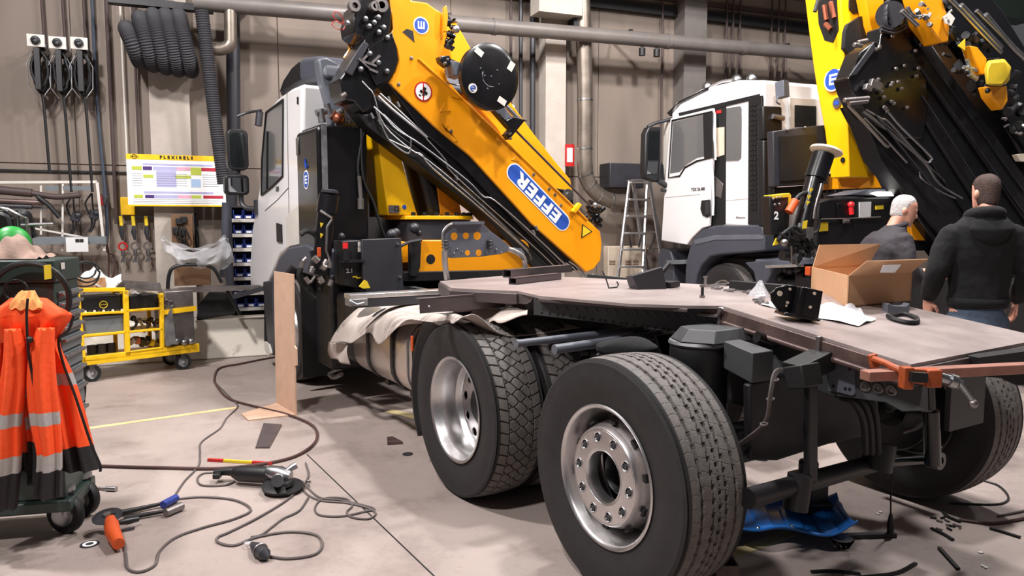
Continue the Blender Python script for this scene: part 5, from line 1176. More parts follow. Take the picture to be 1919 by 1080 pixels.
# badges and signs on the boom
p=at1(789,48,x=BX); badge(bm,(BX-.001,p[1],p[2]),(0,0,1),(0,1,0),.075)
p=_v(at1(793,172,x=BX)); sg=M().lathe([(.001,.003),(.088,.003),(.088,0)],(BX,p.y,p.z),(-1,0,0),36).build('prohibition_sign','red',bm)
M().lathe([(.001,.005),(.074,.005),(.074,0)],(BX,p.y,p.z),(-1,0,0),36).build('sign_field','sign_white',sg)
m=M().ob((BX-.006,p.y,p.z),(.002,.010,.15)); m.build('sign_bar','red',sg)
m=M()
for dy,dz,w_,h_ in ((-.01,.025,.03,.03),(.02,.0,.03,.025),(-.02,-.01,.04,.03),(.0,-.03,.025,.02),(.035,-.035,.02,.014)): m.ob((BX-.006,p.y+dy,p.z+dz),(.002,w_,h_),(.6,0,0))
m.build('sign_figure','satin_black',sg)
wl=plate([_v(q)+n_*.0 for q in tr(T1,[(1091,420),(1110,434),(1089,447)],x=BX)],.003,'warning_label','satin_black',bm)
plate([_v(q)+n_*.003 for q in tr(T1,[(1092.5,423),(1107,434),(1091,444)],x=BX)],.002,'label_field','label_yellow',wl)
m=M()
for u,v in ((771,109),(747,158),(845,246),(1000,327),(1029,354),(1040,365),(1051,385)):
    p=at1(u,v,x=BX); m.lathe([(.001,.012),(.014,.010),(.017,0)],(BX,p[1],p[2]),(-1,0,0),12)
m.build('boom_bolt','dull_steel',bm)
m=M()
for pl_ in ([(754,60),(762,54),(774,58),(777,80),(768,72)],): m.prism(tr(T1,pl_,x=BX),0,BX-.002,BX+.01)
m.build('boom_slot','black_rubber',bm)
m=M()
for pl_ in ([(823,210),(833,192),(845,208)],[(825,229),(840,234),(835,245),(858,264),(850,266)],[(958,300),(966,293),(972,303)]): m.prism(tr(T1,pl_,x=BX),0,BX-.006,BX+.01)
m.build('welded_tab','yellow_paint',bm,bev=.002)
xb_(M(),[(833,13),(837,10),(840,30),(837,60),(833,58)],BX-.06,BX-.02).build('hook_bar','yellow_paint',bm,bev=.004)
xb_(M(),[(1080,386),(1086,380),(1091,384),(1079,400),(1074,396)],BX-.05,BX).build('grab_handle','yellow_paint_lit',bm,bev=.004)
# black extension sections folded under the boom
E0=[(646,183),(700,130),(728,155),(812,236),(881,293),(996,420),(1096,511),(1080,513),(1040,496)]
xb_(M(),[(700,120),(729,150),(812,234),(881,293),(996,420),(1088,507),(1062,509),(960,410),(860,305),(790,245)],BX+.02,BX+.26).build('boom_extension','black_paint',cr,bev=.012)
xb_(M(),[(690,170),(790,243),(860,303),(960,408),(1062,507),(1040,508),(900,375),(800,285),(684,215)],BX+.06,BX+.24).build('boom_extension','black_paint',cr,bev=.012)
xb_(M(),[(670,212),(700,215),(800,290),(900,378),(1040,508),(1003,503),(903,400),(801,322),(690,238)],BX+.0,BX+.22).build('boom_extension','satin_black',cr,bev=.012)
m=M()
for pl_,r in (([(700,200),(720,218),(745,244),(790,272),(875,338),(905,368),(928,377),(1005,445),(1060,497)],.009),([(708,180),(735,205),(800,258)],.014),([(712,175),(740,200),(798,254)],.008),([(678,152),(690,165),(700,178),(720,235),(772,282),(790,290),(810,315),(905,395),(985,468),(996,488)],.008),([(718,214),(745,240),(765,256),(770,262),(768,284),(760,286),(735,268),(722,250),(704,205)],.008),([(790,250),(835,300),(853,330),(1000,462),(1040,500)],.006),([(730,262),(801,300),(905,388),(990,470)],.006),([(1060,493),(1072,500),(1085,514),(1092,522)],.008),([(1066,490),(1080,500),(1092,516)],.008)):
    m.tube(curve(tr(T1,pl_,x=BX-.03),4),r,8)
m.build('oil_line','silver',cr)
m=M()
for u,v in ((729,186),(746,196),(697,217),(711,229),(855,333),(1000,436),(1005,428)): q=_v(at1(u,v,x=BX-.02)); m.ob(q,(.03,.016,.05),(-.5,0,0))
m.build('pipe_clip','galvanised',cr)
# grey shaded side lines of sections
# black pivot head
hd=xb_(M(),[(668,7),(676,0),(686,-14),(728,-14),(728,0),(734,24),(733,48),(729,64),(741,88),(746,112),(742,133),(729,154),(700,170),(696,202),(682,212),(664,190),(650,188),(642,172),(637,148),(646,136),(664,104),(684,74),(664,60),(661,40)],BX-.03,BX+.30).build('pivot_head','black_paint',cr,bev=.012)
xb_(M(),[(646,134),(664,104),(682,76),(692,84),(672,120),(660,142)],BX-.07,BX-.035).build('guard_plate','dark_grey',hd,bev=.006)
xb_(M(),[(690,90),(735,60),(744,90),(746,112),(741,130),(727,150),(706,160),(690,130)],BX-.06,BX-.035).build('side_plate','black_paint',hd,bev=.006)
m=M()
for u,v in ((691,50),(709,61),(725,71),(684,36),(700,43),(708,33),(692,101),(708,118),(724,134),(675,130),(650,44),(718,52)):
    p=at1(u,v,x=BX-.06); m.lathe([(.001,.018),(.020,.014),(.024,0),(.024,-.03)],(BX-.07,p[1],p[2]),(-1,0,0),12)
m.build('pivot_bolt','silver',hd)
m=M()
for a in ((673,112,706,124),(676,116,690,102),(692,129,708,136),(697,118,712,104)):
    m.beam(at1(a[0],a[1],x=BX-.07),at1(a[2],a[3],x=BX-.07),.01,.02)
for u,v,r in ((664,11,.05),(714,10,.06),(702,12,.04)): m.lathe([(r*.5,-.04),(r,-.04),(r,.02),(r*.5,.02)],at1(u,v,x=BX-.07),(-1,0,0),24)
m.beam(at1(672,110,x=BX-.075),at1(692,128,x=BX-.075),.012,.012); m.cyl(at1(640,181,x=BX-.05),at1(648,176,x=BX-.05),.02); m.build('hinge_ring','dull_steel',hd)
m=M()
for c2 in ([(646,50),(640,30),(630,22),(624,30),(636,42),(646,44)],[(644,56),(632,54),(622,46),(628,40),(645,47)]): m.tube(curve(tr(T1,c2+c2[:1],x=BX),5),.004,5)
m.build('loose_wire','red',cr)
m=M().tube(tr(T1,[(648,52),(651,75),(656,92),(645,110)],x=BX+.31),.014,6); m.build('head_edge','yellow_paint',cr)
# cable reel on the boom
p=at1(916,145,x=3.55)
rl=part_empty('cable_reel',cr,(3.55,p[1],p[2]))
M().lathe([(.001,.045),(.24,.045),(.285,.036),(.296,.03),(.298,0),(.296,-.03),(.28,-.035),(.27,-.05),(.001,-.05)],(0,0,0),(-1,0,0),64).build('reel_cover','black_paint',rl)
m=M()
for a in (122,28,-62): m.ob((-.047,.235*-math.cos(R(a)),.235*math.sin(R(a))),(.004,.085,.055),(R(a-90) if a!=28 else R(-60),0,0))
m.build('reel_label','off_white',rl)
m=M()
for y_,z_ in ((.07,.0),(-.06,.06),(-.08,-.06),(.04,-.11),(0,0),(.11,.06)): m.lathe([(.001,.006),(.008,.005),(.009,0)],(-.045,y_,z_),(-1,0,0),8)
m.torus((-.045,0,.0),(-1,0,0),.09,.003,30,5,R(200),R(330)); m.build('reel_screw','silver',rl)
o=M().lathe([(.001,.006),(.042,.006),(.042,0)],(-.045,.19,-.12),(-1,0,0),24).build('reel_badge','off_white',rl)
m=M(); m.torus((-.053,.19,-.12),(-1,0,0),.024,.005,20,5,R(40),R(330)); m.box(-.056,-.05,.17,.21,-.125,-.115); m.build('badge_mark','blue_logo',o)
m=M(); xb_(m,[(846,110),(864,118),(864,140),(850,135)],3.62,3.78); xb_(m,[(925,205),(950,225),(963,218),(985,225),(955,262),(948,252),(957,242)],3.62,3.70); m.build('reel_bracket','black_paint',cr,bev=.006)
m=M(); xb_(m,[(845,113),(868,118),(866,145),(852,140)],3.60,3.75); xb_(m,[(922,208),(945,200),(962,222),(950,240)],3.72,3.76); m.build('reel_mount','mid_grey',cr,bev=.004)
m=M()
for u,v in ((826,108),(838,112),(833,119),(955,251),(956,260),(984,226)): m.lathe([(.001,.02),(.012,.018),(.014,0)],at1(u,v,x=3.60),(-1,0,0),10)
m.build('reel_bolt','silver',cr)
xb_(M(),[(823,106),(842,104),(848,116),(838,126),(826,116)],3.62,3.7).build('reel_plate','black_paint',cr,bev=.004)
m=M(); m.tube(tr(T1,[(935,213),(1105,385)],x=3.68),.012,8); m.build('tension_cable','wall_pipe',cr)
m=M(); m.cyl(at1(943,195,x=3.9),at1(975,228,x=3.9),.03); m.build('oil_line','silver',cr)
m=M().tube(curve(tr(T1,[(836,155),(860,160),(880,154)],x=3.7),5),.006,6); m.build('oil_line','silver',cr)
m=M(); rr=random.Random(11)
for u0,v0,sp,n in ((848,50,14,16),(840,82,10,8),(1112,392,13,18),(1118,415,8,10)):
    for i in range(n):
        u=u0+rr.uniform(-sp,sp); v=v0+rr.uniform(-sp,sp); m.cyl(at1(u,v,x=3.85),at1(u+rr.uniform(-10,10),v+rr.uniform(-8,8),x=3.85),rr.uniform(.01,.035),n=10)
m.build('valve_cluster','black_paint',cr)
m=M(); m.sph(at1(855,55,x=3.75),.035); m.sph(at1(1115,385,x=3.8),.03); m.cyl(at1(1085,505,x=3.85),at1(1100,520,x=3.85),.012); m.torus(at1(1112,520,x=3.8),(1,0,0),.03,.008,16,6); m.build('shackle','galvanised',cr)
# ================================================================ steel deck over the rear axles
DZ=1.186
def dz(s): return DZ if s>.06 else DZ+.138*(s-.06)
def dk(u,v,h=0):
    z=DZ
    for _ in range(40):
        p=T1.at(u,v,z=z+h); z=.5*z+.5*dz(p[0])
    return (p[0],p[1],dz(p[0])+h)
dkt=thing('steel_deck','long bare steel deck plate resting on the front truck chassis, sloping down at its rear','deck',T1,(.7,0,1.1))
left=[dk(*q) for q in ((824,527),(846,540),(906,543),(971,545.6),(1010,554.7),(1180,569.6),(1290,573))]
bl_=dk(1353,573.5); rear_l=dk(1707,683); rear_r=dk(1962,634)
br_=(bl_[0],-bl_[1]+.0,bl_[2])
right=[dk(1530,545),dk(1350,535.5),dk(1180,525),dk(1075,519.5),dk(945,517)]
def slab(m,poly,t=.014):
    return m.loft([[(x,y,z) for x,y,z in poly],[(x,y,z-t) for x,y,z in poly]])
m=M(); rr_=dk(1600,546)
flat=left+[bl_,(bl_[0],right[0][1]+.0,bl_[2])]+[q for q in right if q[0]>bl_[0]+.02]
slab(m,flat); m.build('deck_plate','plate_steel',dkt)
m=M(); rt=(bl_[0],right[0][1]+.0,bl_[2]); slab(m,[bl_,rear_l,rear_r,rt]); m.build('rear_plate','plate_steel',dkt)
def skirt(a,b,h,th,nm,mt,inset=.0,par=dkt,top=.014):
    a=_v(a);b=_v(b); n=Vector(((b-a).y,-(b-a).x,0)).normalized(); 
    return M().loft([[tuple(a+n*k-Vector((0,0,z))) for k,z in ((inset,top),(inset+th,top),(inset+th,top+h),(inset,top+h))],[tuple(b+n*k-Vector((0,0,z))) for k,z in ((inset,top),(inset+th,top),(inset+th,top+h),(inset,top+h))]]).build(nm,mt,par,bev=.003)
# side members
s1=skirt(bl_,rear_l,.055,.012,'side_channel','brown_steel',.0)
m=M().tube([_v(bl_)+Vector((0,.004,-.075)),_v(dk(1538,631))+Vector((0,.004,-.075)),_v(rear_l)+Vector((0,.004,-.075))],.014,10); m.build('edge_tube','brown_steel',dkt)
q=_v(dk(1538,631)); M().ob(q+Vector((0,.01,-.04)),(.02,.02,.085)).ob(_v(bl_)+Vector((.0,.012,-.05)),(.016,.02,.09)).build('joint_block','dull_steel',dkt,bev=.003)
skirt(rear_l,rear_r,.05,.014,'rear_channel','raw_steel',.0)
M().tube([_v(rear_l)+Vector((-.0,0,-.075)),_v(rear_r)+Vector((0,0,-.075))],.018,10).build('rear_tube','satin_black',dkt)
skirt(left[0],left[1],.07,.01,'side_channel','raw_steel'); skirt(left[1],left[3],.06,.01,'side_channel','raw_steel',.01)
skirt(left[4],left[6],.018,.012,'edge_flange','raw_steel',.0)
# punched side plate hanging from the slanting edge of the deck
PA_,PB_=_v(left[4]),_v(bl_)
def vpl(u,v,off=0):
    o,e=T1.ray(u,v); o=_v(o); e=_v(e); n=Vector(((PB_-PA_).y,-(PB_-PA_).x,0)).normalized()
    if n.y<0: n=-n
    t=((PA_+n*off)-o).dot(n)/e.dot(n); return o+e*t
nn_=(vpl(1200,590,.01)-vpl(1200,590,0))
q=[vpl(u,v,-.03) for u,v in ((1000,558),(1180,571),(1352,577),(1352,632),(1215,614),(1092,601),(1000,590))]
nv_=Vector(((PB_-PA_).y,-(PB_-PA_).x,0)).normalized(); nv_=nv_ if nv_.y>0 else -nv_
sp_=M().loft([[tuple(p) for p in q],[tuple(p-nv_*.01) for p in q]]).build('punched_side_plate','chassis_grey',dkt)
m=M()
for i in range(24):
    u=1015+i*13.2+(i%3)*2; v=586+(u-1015)*.135; c=vpl(u,v,-.028); m.lathe([(.001,.001),(.0075 if i%4 else .005,.001),(.0075,-.002)],c,nv_,10)
m.build('punched_hole','black_rubber',sp_,sharp=60).__setitem__('kind','stuff')
m=M()
for i in range(17):
    u=1040+i*18.5; v=573+(u-1040)*.065; a=vpl(u,v,-.028); b=vpl(u+5,v+8,-.028); m.beam(a,b,.002,.007,up=tuple(nv_))
m.build('stamped_mark','dull_steel',sp_).__setitem__('kind','stuff')
# bent gussets of lighter steel
def quad(pl,y,nm,mt,th=.01):
    p=[T1.at(u,v,y=y) for u,v in pl]; return M().prism(p,1,y-th,y).build(nm,mt,dkt,bev=.003)
quad([(948,549),(1000,553),(994,566),(985,570),(952,567)],left[3][1]+.005,'gusset','dull_steel')
p0=_v(T1.at(1291,574,y=.50)); 
m=M().tube([T1.at(u,v,y=.52) for u,v in ((1291,573),(1308,589),(1345,593),(1353,577))],.009,8); m.build('gusset_edge','dull_steel',dkt)
quad([(1295,574),(1350,575),(1345,592),(1310,588)],.505,'gusset','brown_steel')
# transverse bracket plate sticking out at the front side, with a hole
X=left[3][0]+.22
a=T1.at(786,560,x=X); b=T1.at(947,545,x=X); a2=T1.at(787,588,x=X); b2=T1.at(947,576,x=X)
bk=thing('cross_bracket','brown steel bracket plate sticking out sideways from the deck front above the canvas','bracket',T1,((X,(a[1]+b[1])/2,b2[2])))
M().loft([[a,b,b2,a2],[(q[0]+.006,q[1],q[2]) for q in (a,b,b2,a2)]]).box(X,X+.06,min(b[1],a[1]),max(b[1],a[1]),a[2]-.008,a[2]).build('plate','raw_steel',bk,bev=.002)
q=T1.at(804,574,x=X-.001); M().cyl((X-.002,q[1],q[2]),(X+.001,q[1],q[2]),.006,n=10).build('hole','sign_white',bk)
# aluminium outrigger beam lying across in front of it
XO=2.62
a=T1.at(656,556,x=XO); b=T1.at(866,543,x=XO)
ob_=thing('outrigger_beam','long aluminium and black profile lying across the side above the fuel tank','beam',T1,(XO,(a[1]+b[1])/2,a[2]))
m=M().box(XO,XO+.13,b[1],a[1],a[2]-.02,a[2]+.012); m.build('top_rail','aluminium',ob_,bev=.004)
M().box(XO+.004,XO+.126,b[1],a[1]-.04,a[2]-.085,a[2]-.02).build('beam_body','dark_grey',ob_,bev=.004)
m=M().box(XO-.004,XO+.10,a[1]-.13,a[1]+.005,a[2]-.07,a[2]-.02); m.tube([(XO-.01,a[1]-.1,a[2]-.05),(XO-.02,a[1]-.04,a[2]-.06),(XO-.01,a[1]+.01,a[2]-.03)],.012,8); m.build('end_fitting','galvanised',ob_,bev=.006)
# canvas over tank and wheel
def canvas():
    rowsA=[]  # (inner point, shoulder point, lower edge point)
    E=[(615,640),(652,646),(672,636),(690,626),(703,634),(716,641),(735,622),(760,606),(790,596),(830,602),(850,604),(880,600)]
    n=len(E); out=[]; e_last=T1.at(*E[-1],y=1.27)[0]
    for i,(u,v) in enumerate(E):
        e=_v(T1.at(u,v,y=1.27)); s=e.x
        if i==0: s0=s
        f=i/(n-1); a_=2.72+(e_last-2.72)*f; b_s=2.98+(e_last-2.98)*f
        out.append((Vector((a_,.52,.948)),Vector((b_s*.7+s*.3*1 if i<4 else b_s,1.0,.946)),Vector((s*.55+b_s*.45,1.21,max(.935,e.z+.02) if i>3 else (e.z+.99)/2)),e))
    cs=[curve([o[k] for o in out],6) for k in range(4)]; N_=len(cs[0])
    def fn(a,b):
        i=min(int(a*(N_-1)),N_-1); P=[c[i] for c in cs]; t=b*3; k=min(int(t),2); f=t-k
        pm=P[max(k-1,0)]; p=P[k]; q=P[k+1]; qn=P[min(k+2,3)]
        r=.5*((2*p)+(q-pm)*f+(2*pm-5*p+4*q-qn)*f*f+(3*p-pm-3*q+qn)*f**3)
        r.z+=.012*math.sin(a*27+b*5+2*math.sin(a*7))*b+.010*math.sin(a*15-b*7); r.y+=.014*math.sin(a*23+1.3+b*3)*max(0,b-.55)*2; return r
    m=M().grid(fn,110,30)
    # loose hanging corner at the front end
    c0=[T1.at(u,v,y=y) for u,v,y in ((617,641,1.2),(655,645,1.24),(654,684,1.25),(632,684,1.23),(620,672,1.2))]
    m.grid(lambda a,b:(lambda p,q,r_,s:(p.lerp(q,a)).lerp(s.lerp(r_,a),b)+Vector((0,.02*math.sin(a*7+b*3),0)))(_v(c0[0]),_v(c0[1]),_v(c0[2]),_v(c0[4])),12,10)
    # right hand tail running over the wheel towards the subframe
    F=[T1.at(u,v,z=1.06) for u,v in ((860,604),(900,600),(935,604))]
    t1_=[(700,585),(760,574),(830,571),(885,577),(930,583),(975,574),(990,585)]; b1_=[(760,606),(795,603),(850,611),(890,611),(920,606),(938,602),(988,594)]
    cT=curve([_v(T1.at(u,v,y=.75)) for u,v in t1_],6); cB=curve([_v(T1.at(u,v,y=1.05)) for u,v in b1_],6); nn=len(cT)
    m.grid(lambda a,b:cT[int(a*(nn-1))].lerp(cB[int(a*(nn-1))],b)+Vector((0,0,.03*math.sin(PI*b)+.012*math.sin(a*22+b*5))),nn-1,12)
    return m
tag(canvas().build('canvas_cover','canvas',fr=T1,solid=.004,sharp=80,org=(2.4,1.1,.9)),'grey-beige canvas sheet draped over the fuel tank and middle wheel','canvas')
q=[T1.at(u,v,y=1.2) for u,v in ((798,598),(860,596),(880,603),(838,613),(822,610))]
tag(M().loft([q,[(x,y-.01,z-.004) for x,y,z in q]]).build('white_sheet','paper',fr=T1),'small white sheet tucked under the canvas at the middle wheel','sheet')
# black fabric bag wrapped on the carrier tube
m=M(); A_=_v((.5,1.0,.985)); 
pts=[T1.at(u,v,y=.95) for u,v in ((1130,652),(1150,648),(1180,646),(1205,650),(1222,656))]
c0=_v(T1.at(1122,657,x=.27)); c1=_v(T1.at(1224,652,x=.15))
rg_=[(0,.01),(.08,.03),(.25,.045),(.5,.052),(.75,.05),(.92,.035),(1,.012)]
rings=[]
for t_,r_ in rg_:
    c=c0.lerp(c1,t_)+Vector((0,0,.006)); rings.append([tuple(c+Vector((math.cos(a)*r_*2.0,.0,math.sin(a)*r_*.95+.006*math.sin(a*3+t_*5)))) for a in [2*PI*k/18 for k in range(18)]])
t=thing('fabric_bag','small black fabric bag resting on the tube above the nearest wheel','bag',T1,tuple(c0.lerp(c1,.5)))
m=M().loft(rings); m.build('bag_body','black_cloth',t,sub=1)
m=M().tube(curve(tr(T1,[(1120,664),(1128,672),(1143,668),(1160,676),(1175,668)],x=.2),5),.008,6); m.build('strap','black_rubber',t)
M().tube(tr(T1,[(1143,668),(1152,675),(1158,672)],x=.18),.006,6).build('buckle','silver',t)
# ================================================================ things lying on the deck
def dthing(name,label,cat,u,v,group=None): return thing(name,label,cat,T1,dk(u,v),group)
# rectangular tubes
for lab,a,b,w_,h_ in (('upper dark rectangular steel tube lying on deck front under the boom tip',(958,521),(1072,510),.075,.055),('lower dark rectangular steel tube lying in front of the other on the deck',(968,534),(1052,524),.06,.042)):
    A=_v(dk(*a)); B=_v(dk(*b)); d=(B-A); 
    up=Vector((0,0,1)); d.normalize(); sd=up.cross(d).normalized()
    if sd.x<0: sd=-sd
    zo=.045 if h_>.05 else 0
    m=M()
    C0=A+sd*w_/2+up*(h_/2+.001); C1=B+sd*w_/2+up*(h_/2+.001); tt=.005
    for o_,ww,hh_ in ((sd*(-w_/2+tt/2),tt,h_),(sd*(w_/2-tt/2),tt,h_),(up*(h_/2-tt/2),w_,tt),(up*(-h_/2+tt/2),w_,tt)): m.beam(C0+o_,C1+o_,ww,hh_,up=up)
    tag(m.build('rectangular_tube','raw_steel',fr=T1),lab,'tube','rectangular tubes on the deck')
# grey guard with tubular legs at deck front
XG=2.32
gd=thing('guard_bracket','grey perforated guard plate on two silver tube legs at the front end of the deck','guard',T1,T1.at(835,520,x=XG))
pl=[(831,480),(829,440),(838,424),(848,420),(852,418),(903,418),(907,421),(920,434),(938,447),(958,464),(960,469),(940,476),(905,481),(845,484)]
gp_=M().prism([(p[0],p[1],p[2]) for p in tr(T1,pl,x=XG)],0,XG,XG+.012).build('guard_plate','mid_grey',gd,bev=.003)
M().prism(tr(T1,[(846,416),(903,415),(903,420),(848,421)],x=XG),0,XG-.04,XG+.012).prism(tr(T1,[(958,463),(978,466),(984,476),(980,478),(958,470)],x=XG),0,XG,XG+.01).build('top_flange','mid_grey',gp_)
m=M()
for u,v,r_ in ((851,443,.027),(873,442,.024),(894,442,.030),(876,474,.02),(897,474,.024)): m.lathe([(.001,.0005),(r_,.0005),(r_,0)],T1.at(u,v,x=XG),(-1,0,0),24)
m.build('plate_hole','yellow_paint',gp_); m=M()
for u in (834,918):
    for v in (452,458,464): m.torus(T1.at(u,v,x=XG-.02),(0,0,1),.02,.006,14,5)
m.build('clamp','satin_black',gd); m=M()
for u,v in ((857,467),(866,472),(930,468),(940,474),(851,475)): m.sph(T1.at(u,v,x=XG-.004),.007,8,6)
m.build('rivet','silver',gd)
m=M().tube(curve(tr(T1,[(833,470),(834,495),(838,524)],x=XG-.03),4),.021,12); m.build('leg','aluminium',gd)
m=M().tube(curve(tr(T1,[(833,470),(829,440),(838,424),(848,419)],x=XG-.012),5),.008,8); m.build('plate_rim','aluminium',gd)
m=M().tube(curve(tr(T1,[(952,467),(962,470),(976,478),(983,488),(984,503)],x=XG-.01),5),.019,12); m.build('leg','aluminium',gd)
m=M().tube(curve([dk(1135,498,.0),]+[ (lambda p:(p[0],p[1],p[2]))(T1.at(u,v,x=dk(1145,541)[0])) for u,v in ((1141,541),(1156,540),(1159,533),(1156,528))],3),.004,6)
P0_=dk(1141,541); xx=P0_[0]
tag(M().tube([T1.at(u,v,x=xx) for u,v in ((1129,508),(1136,524),(1141,540),(1156,538.5),(1159,534),(1156,528))],.0045,6).build('bent_wire','dark_grey',fr=T1),'thin bent wire hook standing on the middle of the deck','wire')
# cut black bracket box
t=dthing('black_bracket','black folded metal bracket block standing at the far edge of the deck',"bracket",1222,540)
c=_v(dk(1218,541)); M().loft([[tuple(c+Vector(q)) for q in ((-.02,.11,0),(-.07,-.07,0),(.09,-.08,0),(.08,.09,0))],[tuple(c+Vector(q)) for q in ((.0,.14,.08),(-.06,-.04,.13),(.05,-.1,.12),(.08,.12,.07))]]).build('bracket_body','dark_grey',t,bev=.004)
M().ob(c+Vector((0,-.15,.02)),(.09,.11,.035),(0,0,.3)).cyl(c+Vector((.02,-.1,.08)),c+Vector((.02,-.17,.14)),.018).build('bracket_foot','satin_black',t,bev=.004)
# bolts
for i,(u,v,h) in enumerate(((1316,558,.055),(1322,537,.05))):
    c=_v(dk(u,v)); t=dthing('bolt','bright bolt standing upright on the deck, '+('the nearer one with dark thread' if i==0 else 'the farther one beside the long spanner'),'bolt',u,v,'bolts on the deck')
    M().cyl(c,c+Vector((0,0,h)),.008,n=12).build('shank','satin_black' if i==0 else 'silver',t); M().lathe([(.001,h+.012),(.014,h+.012),(.014,h),(.001,h)],c,(0,0,1),6).lathe([(.001,.012),(.014,.012),(.014,0),(.001,0)],c,(0,0,1),6).build('head','dull_steel',t)
a=_v(dk(1322,537,.012)); b=_v(dk(1375,531,.012)); t=dthing('spanner','silver handled tool with black grip lying on the deck behind the bolts','tool',1350,534)
M().cyl(a,b,.008).build('shaft','silver',t); M().beam(b,_v(dk(1408,533,.018)),.05,.03).build('grip','dark_grey',t,bev=.01)
t=dthing('flat_bar','dark flat steel bar lying along the far edge of the deck','bar',1430,541); M().beam(dk(1370,534,.03),dk(1480,543,.03),.04,.05).build('bar_body','satin_black',t,bev=.003)
for i,(u,v) in enumerate(((1344,540),(1351,541),(1368,544),(1374,545),(1404,547),(1411,549),(1428,566),(1436,569),(1424,562))):
    c=_v(dk(u,v,.008)); tag(M().lathe([(.001,.008),(.013,.008),(.014,0),(.001,0)],c,(0,.3,1),8).cyl(c,c+Vector((.02,.03,0)),.006,n=8).build('small_bolt','dull_steel' if i%2 else 'silver',fr=T1),'small loose bolt lying on the deck near the black flanged bracket','bolt','small loose bolts on the deck')
# white scrunched bag
c=_v(dk(1425,556)); rr=random.Random(2)
m=M().loft([[tuple(c+Vector((r*math.cos(a)*(1+.3*math.sin(3*a+h)),r*math.sin(a)*(1+.3*math.cos(2*a)),h))) for a in [2*PI*k/14 for k in range(14)]] for r,h in ((.05,0),(.045,.02),(.025,.05),(.008,.085))]); tag(m.build('white_bag','plastic_film',fr=T1),'small white peaked bag on the deck before the black flanged bracket','bag')
tag(M().ob(_v(dk(1425,557,.012)),(.03,.05,.018)).build('wrapped_part','paper',fr=T1,bev=.004),'small white wrapped piece on the deck beside the peaked bag','packet')
# papers and films
def sheet(pl,name,mt,label,cat,wave=.004,h=.003):
    P=[_v(dk(u,v,h)) for u,v in pl]
    fn=lambda a,b:(P[0].lerp(P[1],a)).lerp(P[3].lerp(P[2],a),b)+Vector((0,0,wave*(1+math.sin(a*9+b*4)*math.cos(b*7))))
    tag(M().grid(fn,24,14).build(name,mt,fr=T1),label,cat)
sheet([(1425,572),(1470,556),(1560,578),(1500,588)],'paper_sheet','paper','white paper sheet under the black flanged bracket','paper')
sheet([(1480,585),(1560,570),(1642,600),(1608,612)],'paper_sheet','paper','white paper sheet in front of the open cardboard box','paper',.006,.004)
sheet([(1535,586),(1600,578),(1628,602),(1570,602)],'plastic_bag','plastic_film','clear plastic bag lying on the paper before the cardboard box','bag',.014,.012)
# black flanged bracket (winch bracket)
t=dthing('flanged_bracket','black cast bracket with round holes standing on papers on the deck','bracket',1495,600)
c=_v(dk(1500,603)); e1_=(_v(dk(1530,603))-_v(dk(1450,598))); e1_.z=0; Lx=e1_.length; e1_.normalize(); e2_=Vector((-e1_.y,e1_.x,0))
if e2_.x<0: e2_=-e2_
Z=Vector((0,0,1)); S_=lambda a,b,h:tuple(c+e1_*a+e2_*b+Z*h)
sc=1/ (FPX/3.35)
def face(pl,b0,b1,nm,mt='black_paint'):
    return M().loft([[S_((u-1500)*sc,b0,(603-v)*sc) for u,v in pl],[S_((u-1500)*sc,b1,(603-v)*sc) for u,v in pl]]).build(nm,mt,t,bev=.004)
face([(1462,590),(1530,602),(1534,598),(1466,584)],-.03,.08,'base_plate')
f1=face([(1466,588),(1450,566),(1448,552),(1458,542),(1478,536),(1497,538),(1490,592)],.035,.045,'side_plate')
f2=face([(1500,538),(1537,546),(1530,600),(1494,594)],-.02,-.01,'side_plate')
face([(1497,538),(1510,540),(1500,596),(1486,592)],-.02,.045,'rib')
m=M()
for u,v,b_,r_ in ((1484,544,.032,.006),(1480,569,.032,.007),(1478,575,.032,.005),(1465,552,.032,.012),(1520,550,-.023,.007),(1513,575,-.023,.007)): m.cyl(S_((u-1500)*sc,b_,(603-v)*sc),S_((u-1500)*sc,b_-.003,(603-v)*sc),r_,n=14)
m.build('bracket_hole','gauze_beige',t)
# open cardboard box
bx=dthing('cardboard_box','large open cardboard box with flaps raised standing on the deck near the men','box',1600,575)
A=_v(dk(1587,577)); B=_v(dk(1705,566)); Cc=_v(dk(1521,542)); A.z=B.z=Cc.z=min(A.z,B.z,Cc.z)+.004
u1=(B-A); u2=(Cc-A); HB=.155
def wall_(p,q,h,nm,th=.005,d=None):
    n=Vector((-(q-p).y,(q-p).x,0)).normalized()*th
    return M().loft([[tuple(p),tuple(q),tuple(q+Z*h),tuple(p+Z*h)],[tuple(p+n),tuple(q+n),tuple(q+n+Z*h),tuple(p+n+Z*h)]]).build(nm,'cardboard',bx)
D_=B+u2
wall_(A,B,HB,'front_panel'); wall_(Cc,A,HB,'side_panel'); wall_(Cc,D_,HB,'rear_panel'); wall_(D_,B,HB,'side_panel')
M().loft([[tuple(p) for p in (A,B,D_,Cc)],[tuple(p+Z*.005) for p in (A,B,D_,Cc)]]).build('bottom_panel','cardboard',bx)
def flap(p,q,r_,s_,nm):
    n=(q-p).cross(s_-p).normalized()*.004
    return M().loft([[tuple(x) for x in (p,q,r_,s_)],[tuple(x+n) for x in (p,q,r_,s_)]]).build(nm,'cardboard',bx)
def on(u,v,P,axis):   # point seen at u,v in the vertical plane through P square to axis
    return _v(T1.at(u,v,**{axis:P[0 if axis=='x' else 1]}))
out=-(u2.normalized()); out.z=0
def tip(P,u,v,dist):
    """the end of a flap hinged at P: on the sight line, pushed outwards by dist"""
    o,e=T1.ray(u,v); o=_v(o); e=_v(e); Q=P+out*dist; t_=(Q-o).dot(out)/e.dot(out); return o+e*t_
top=lambda p:p+Z*HB
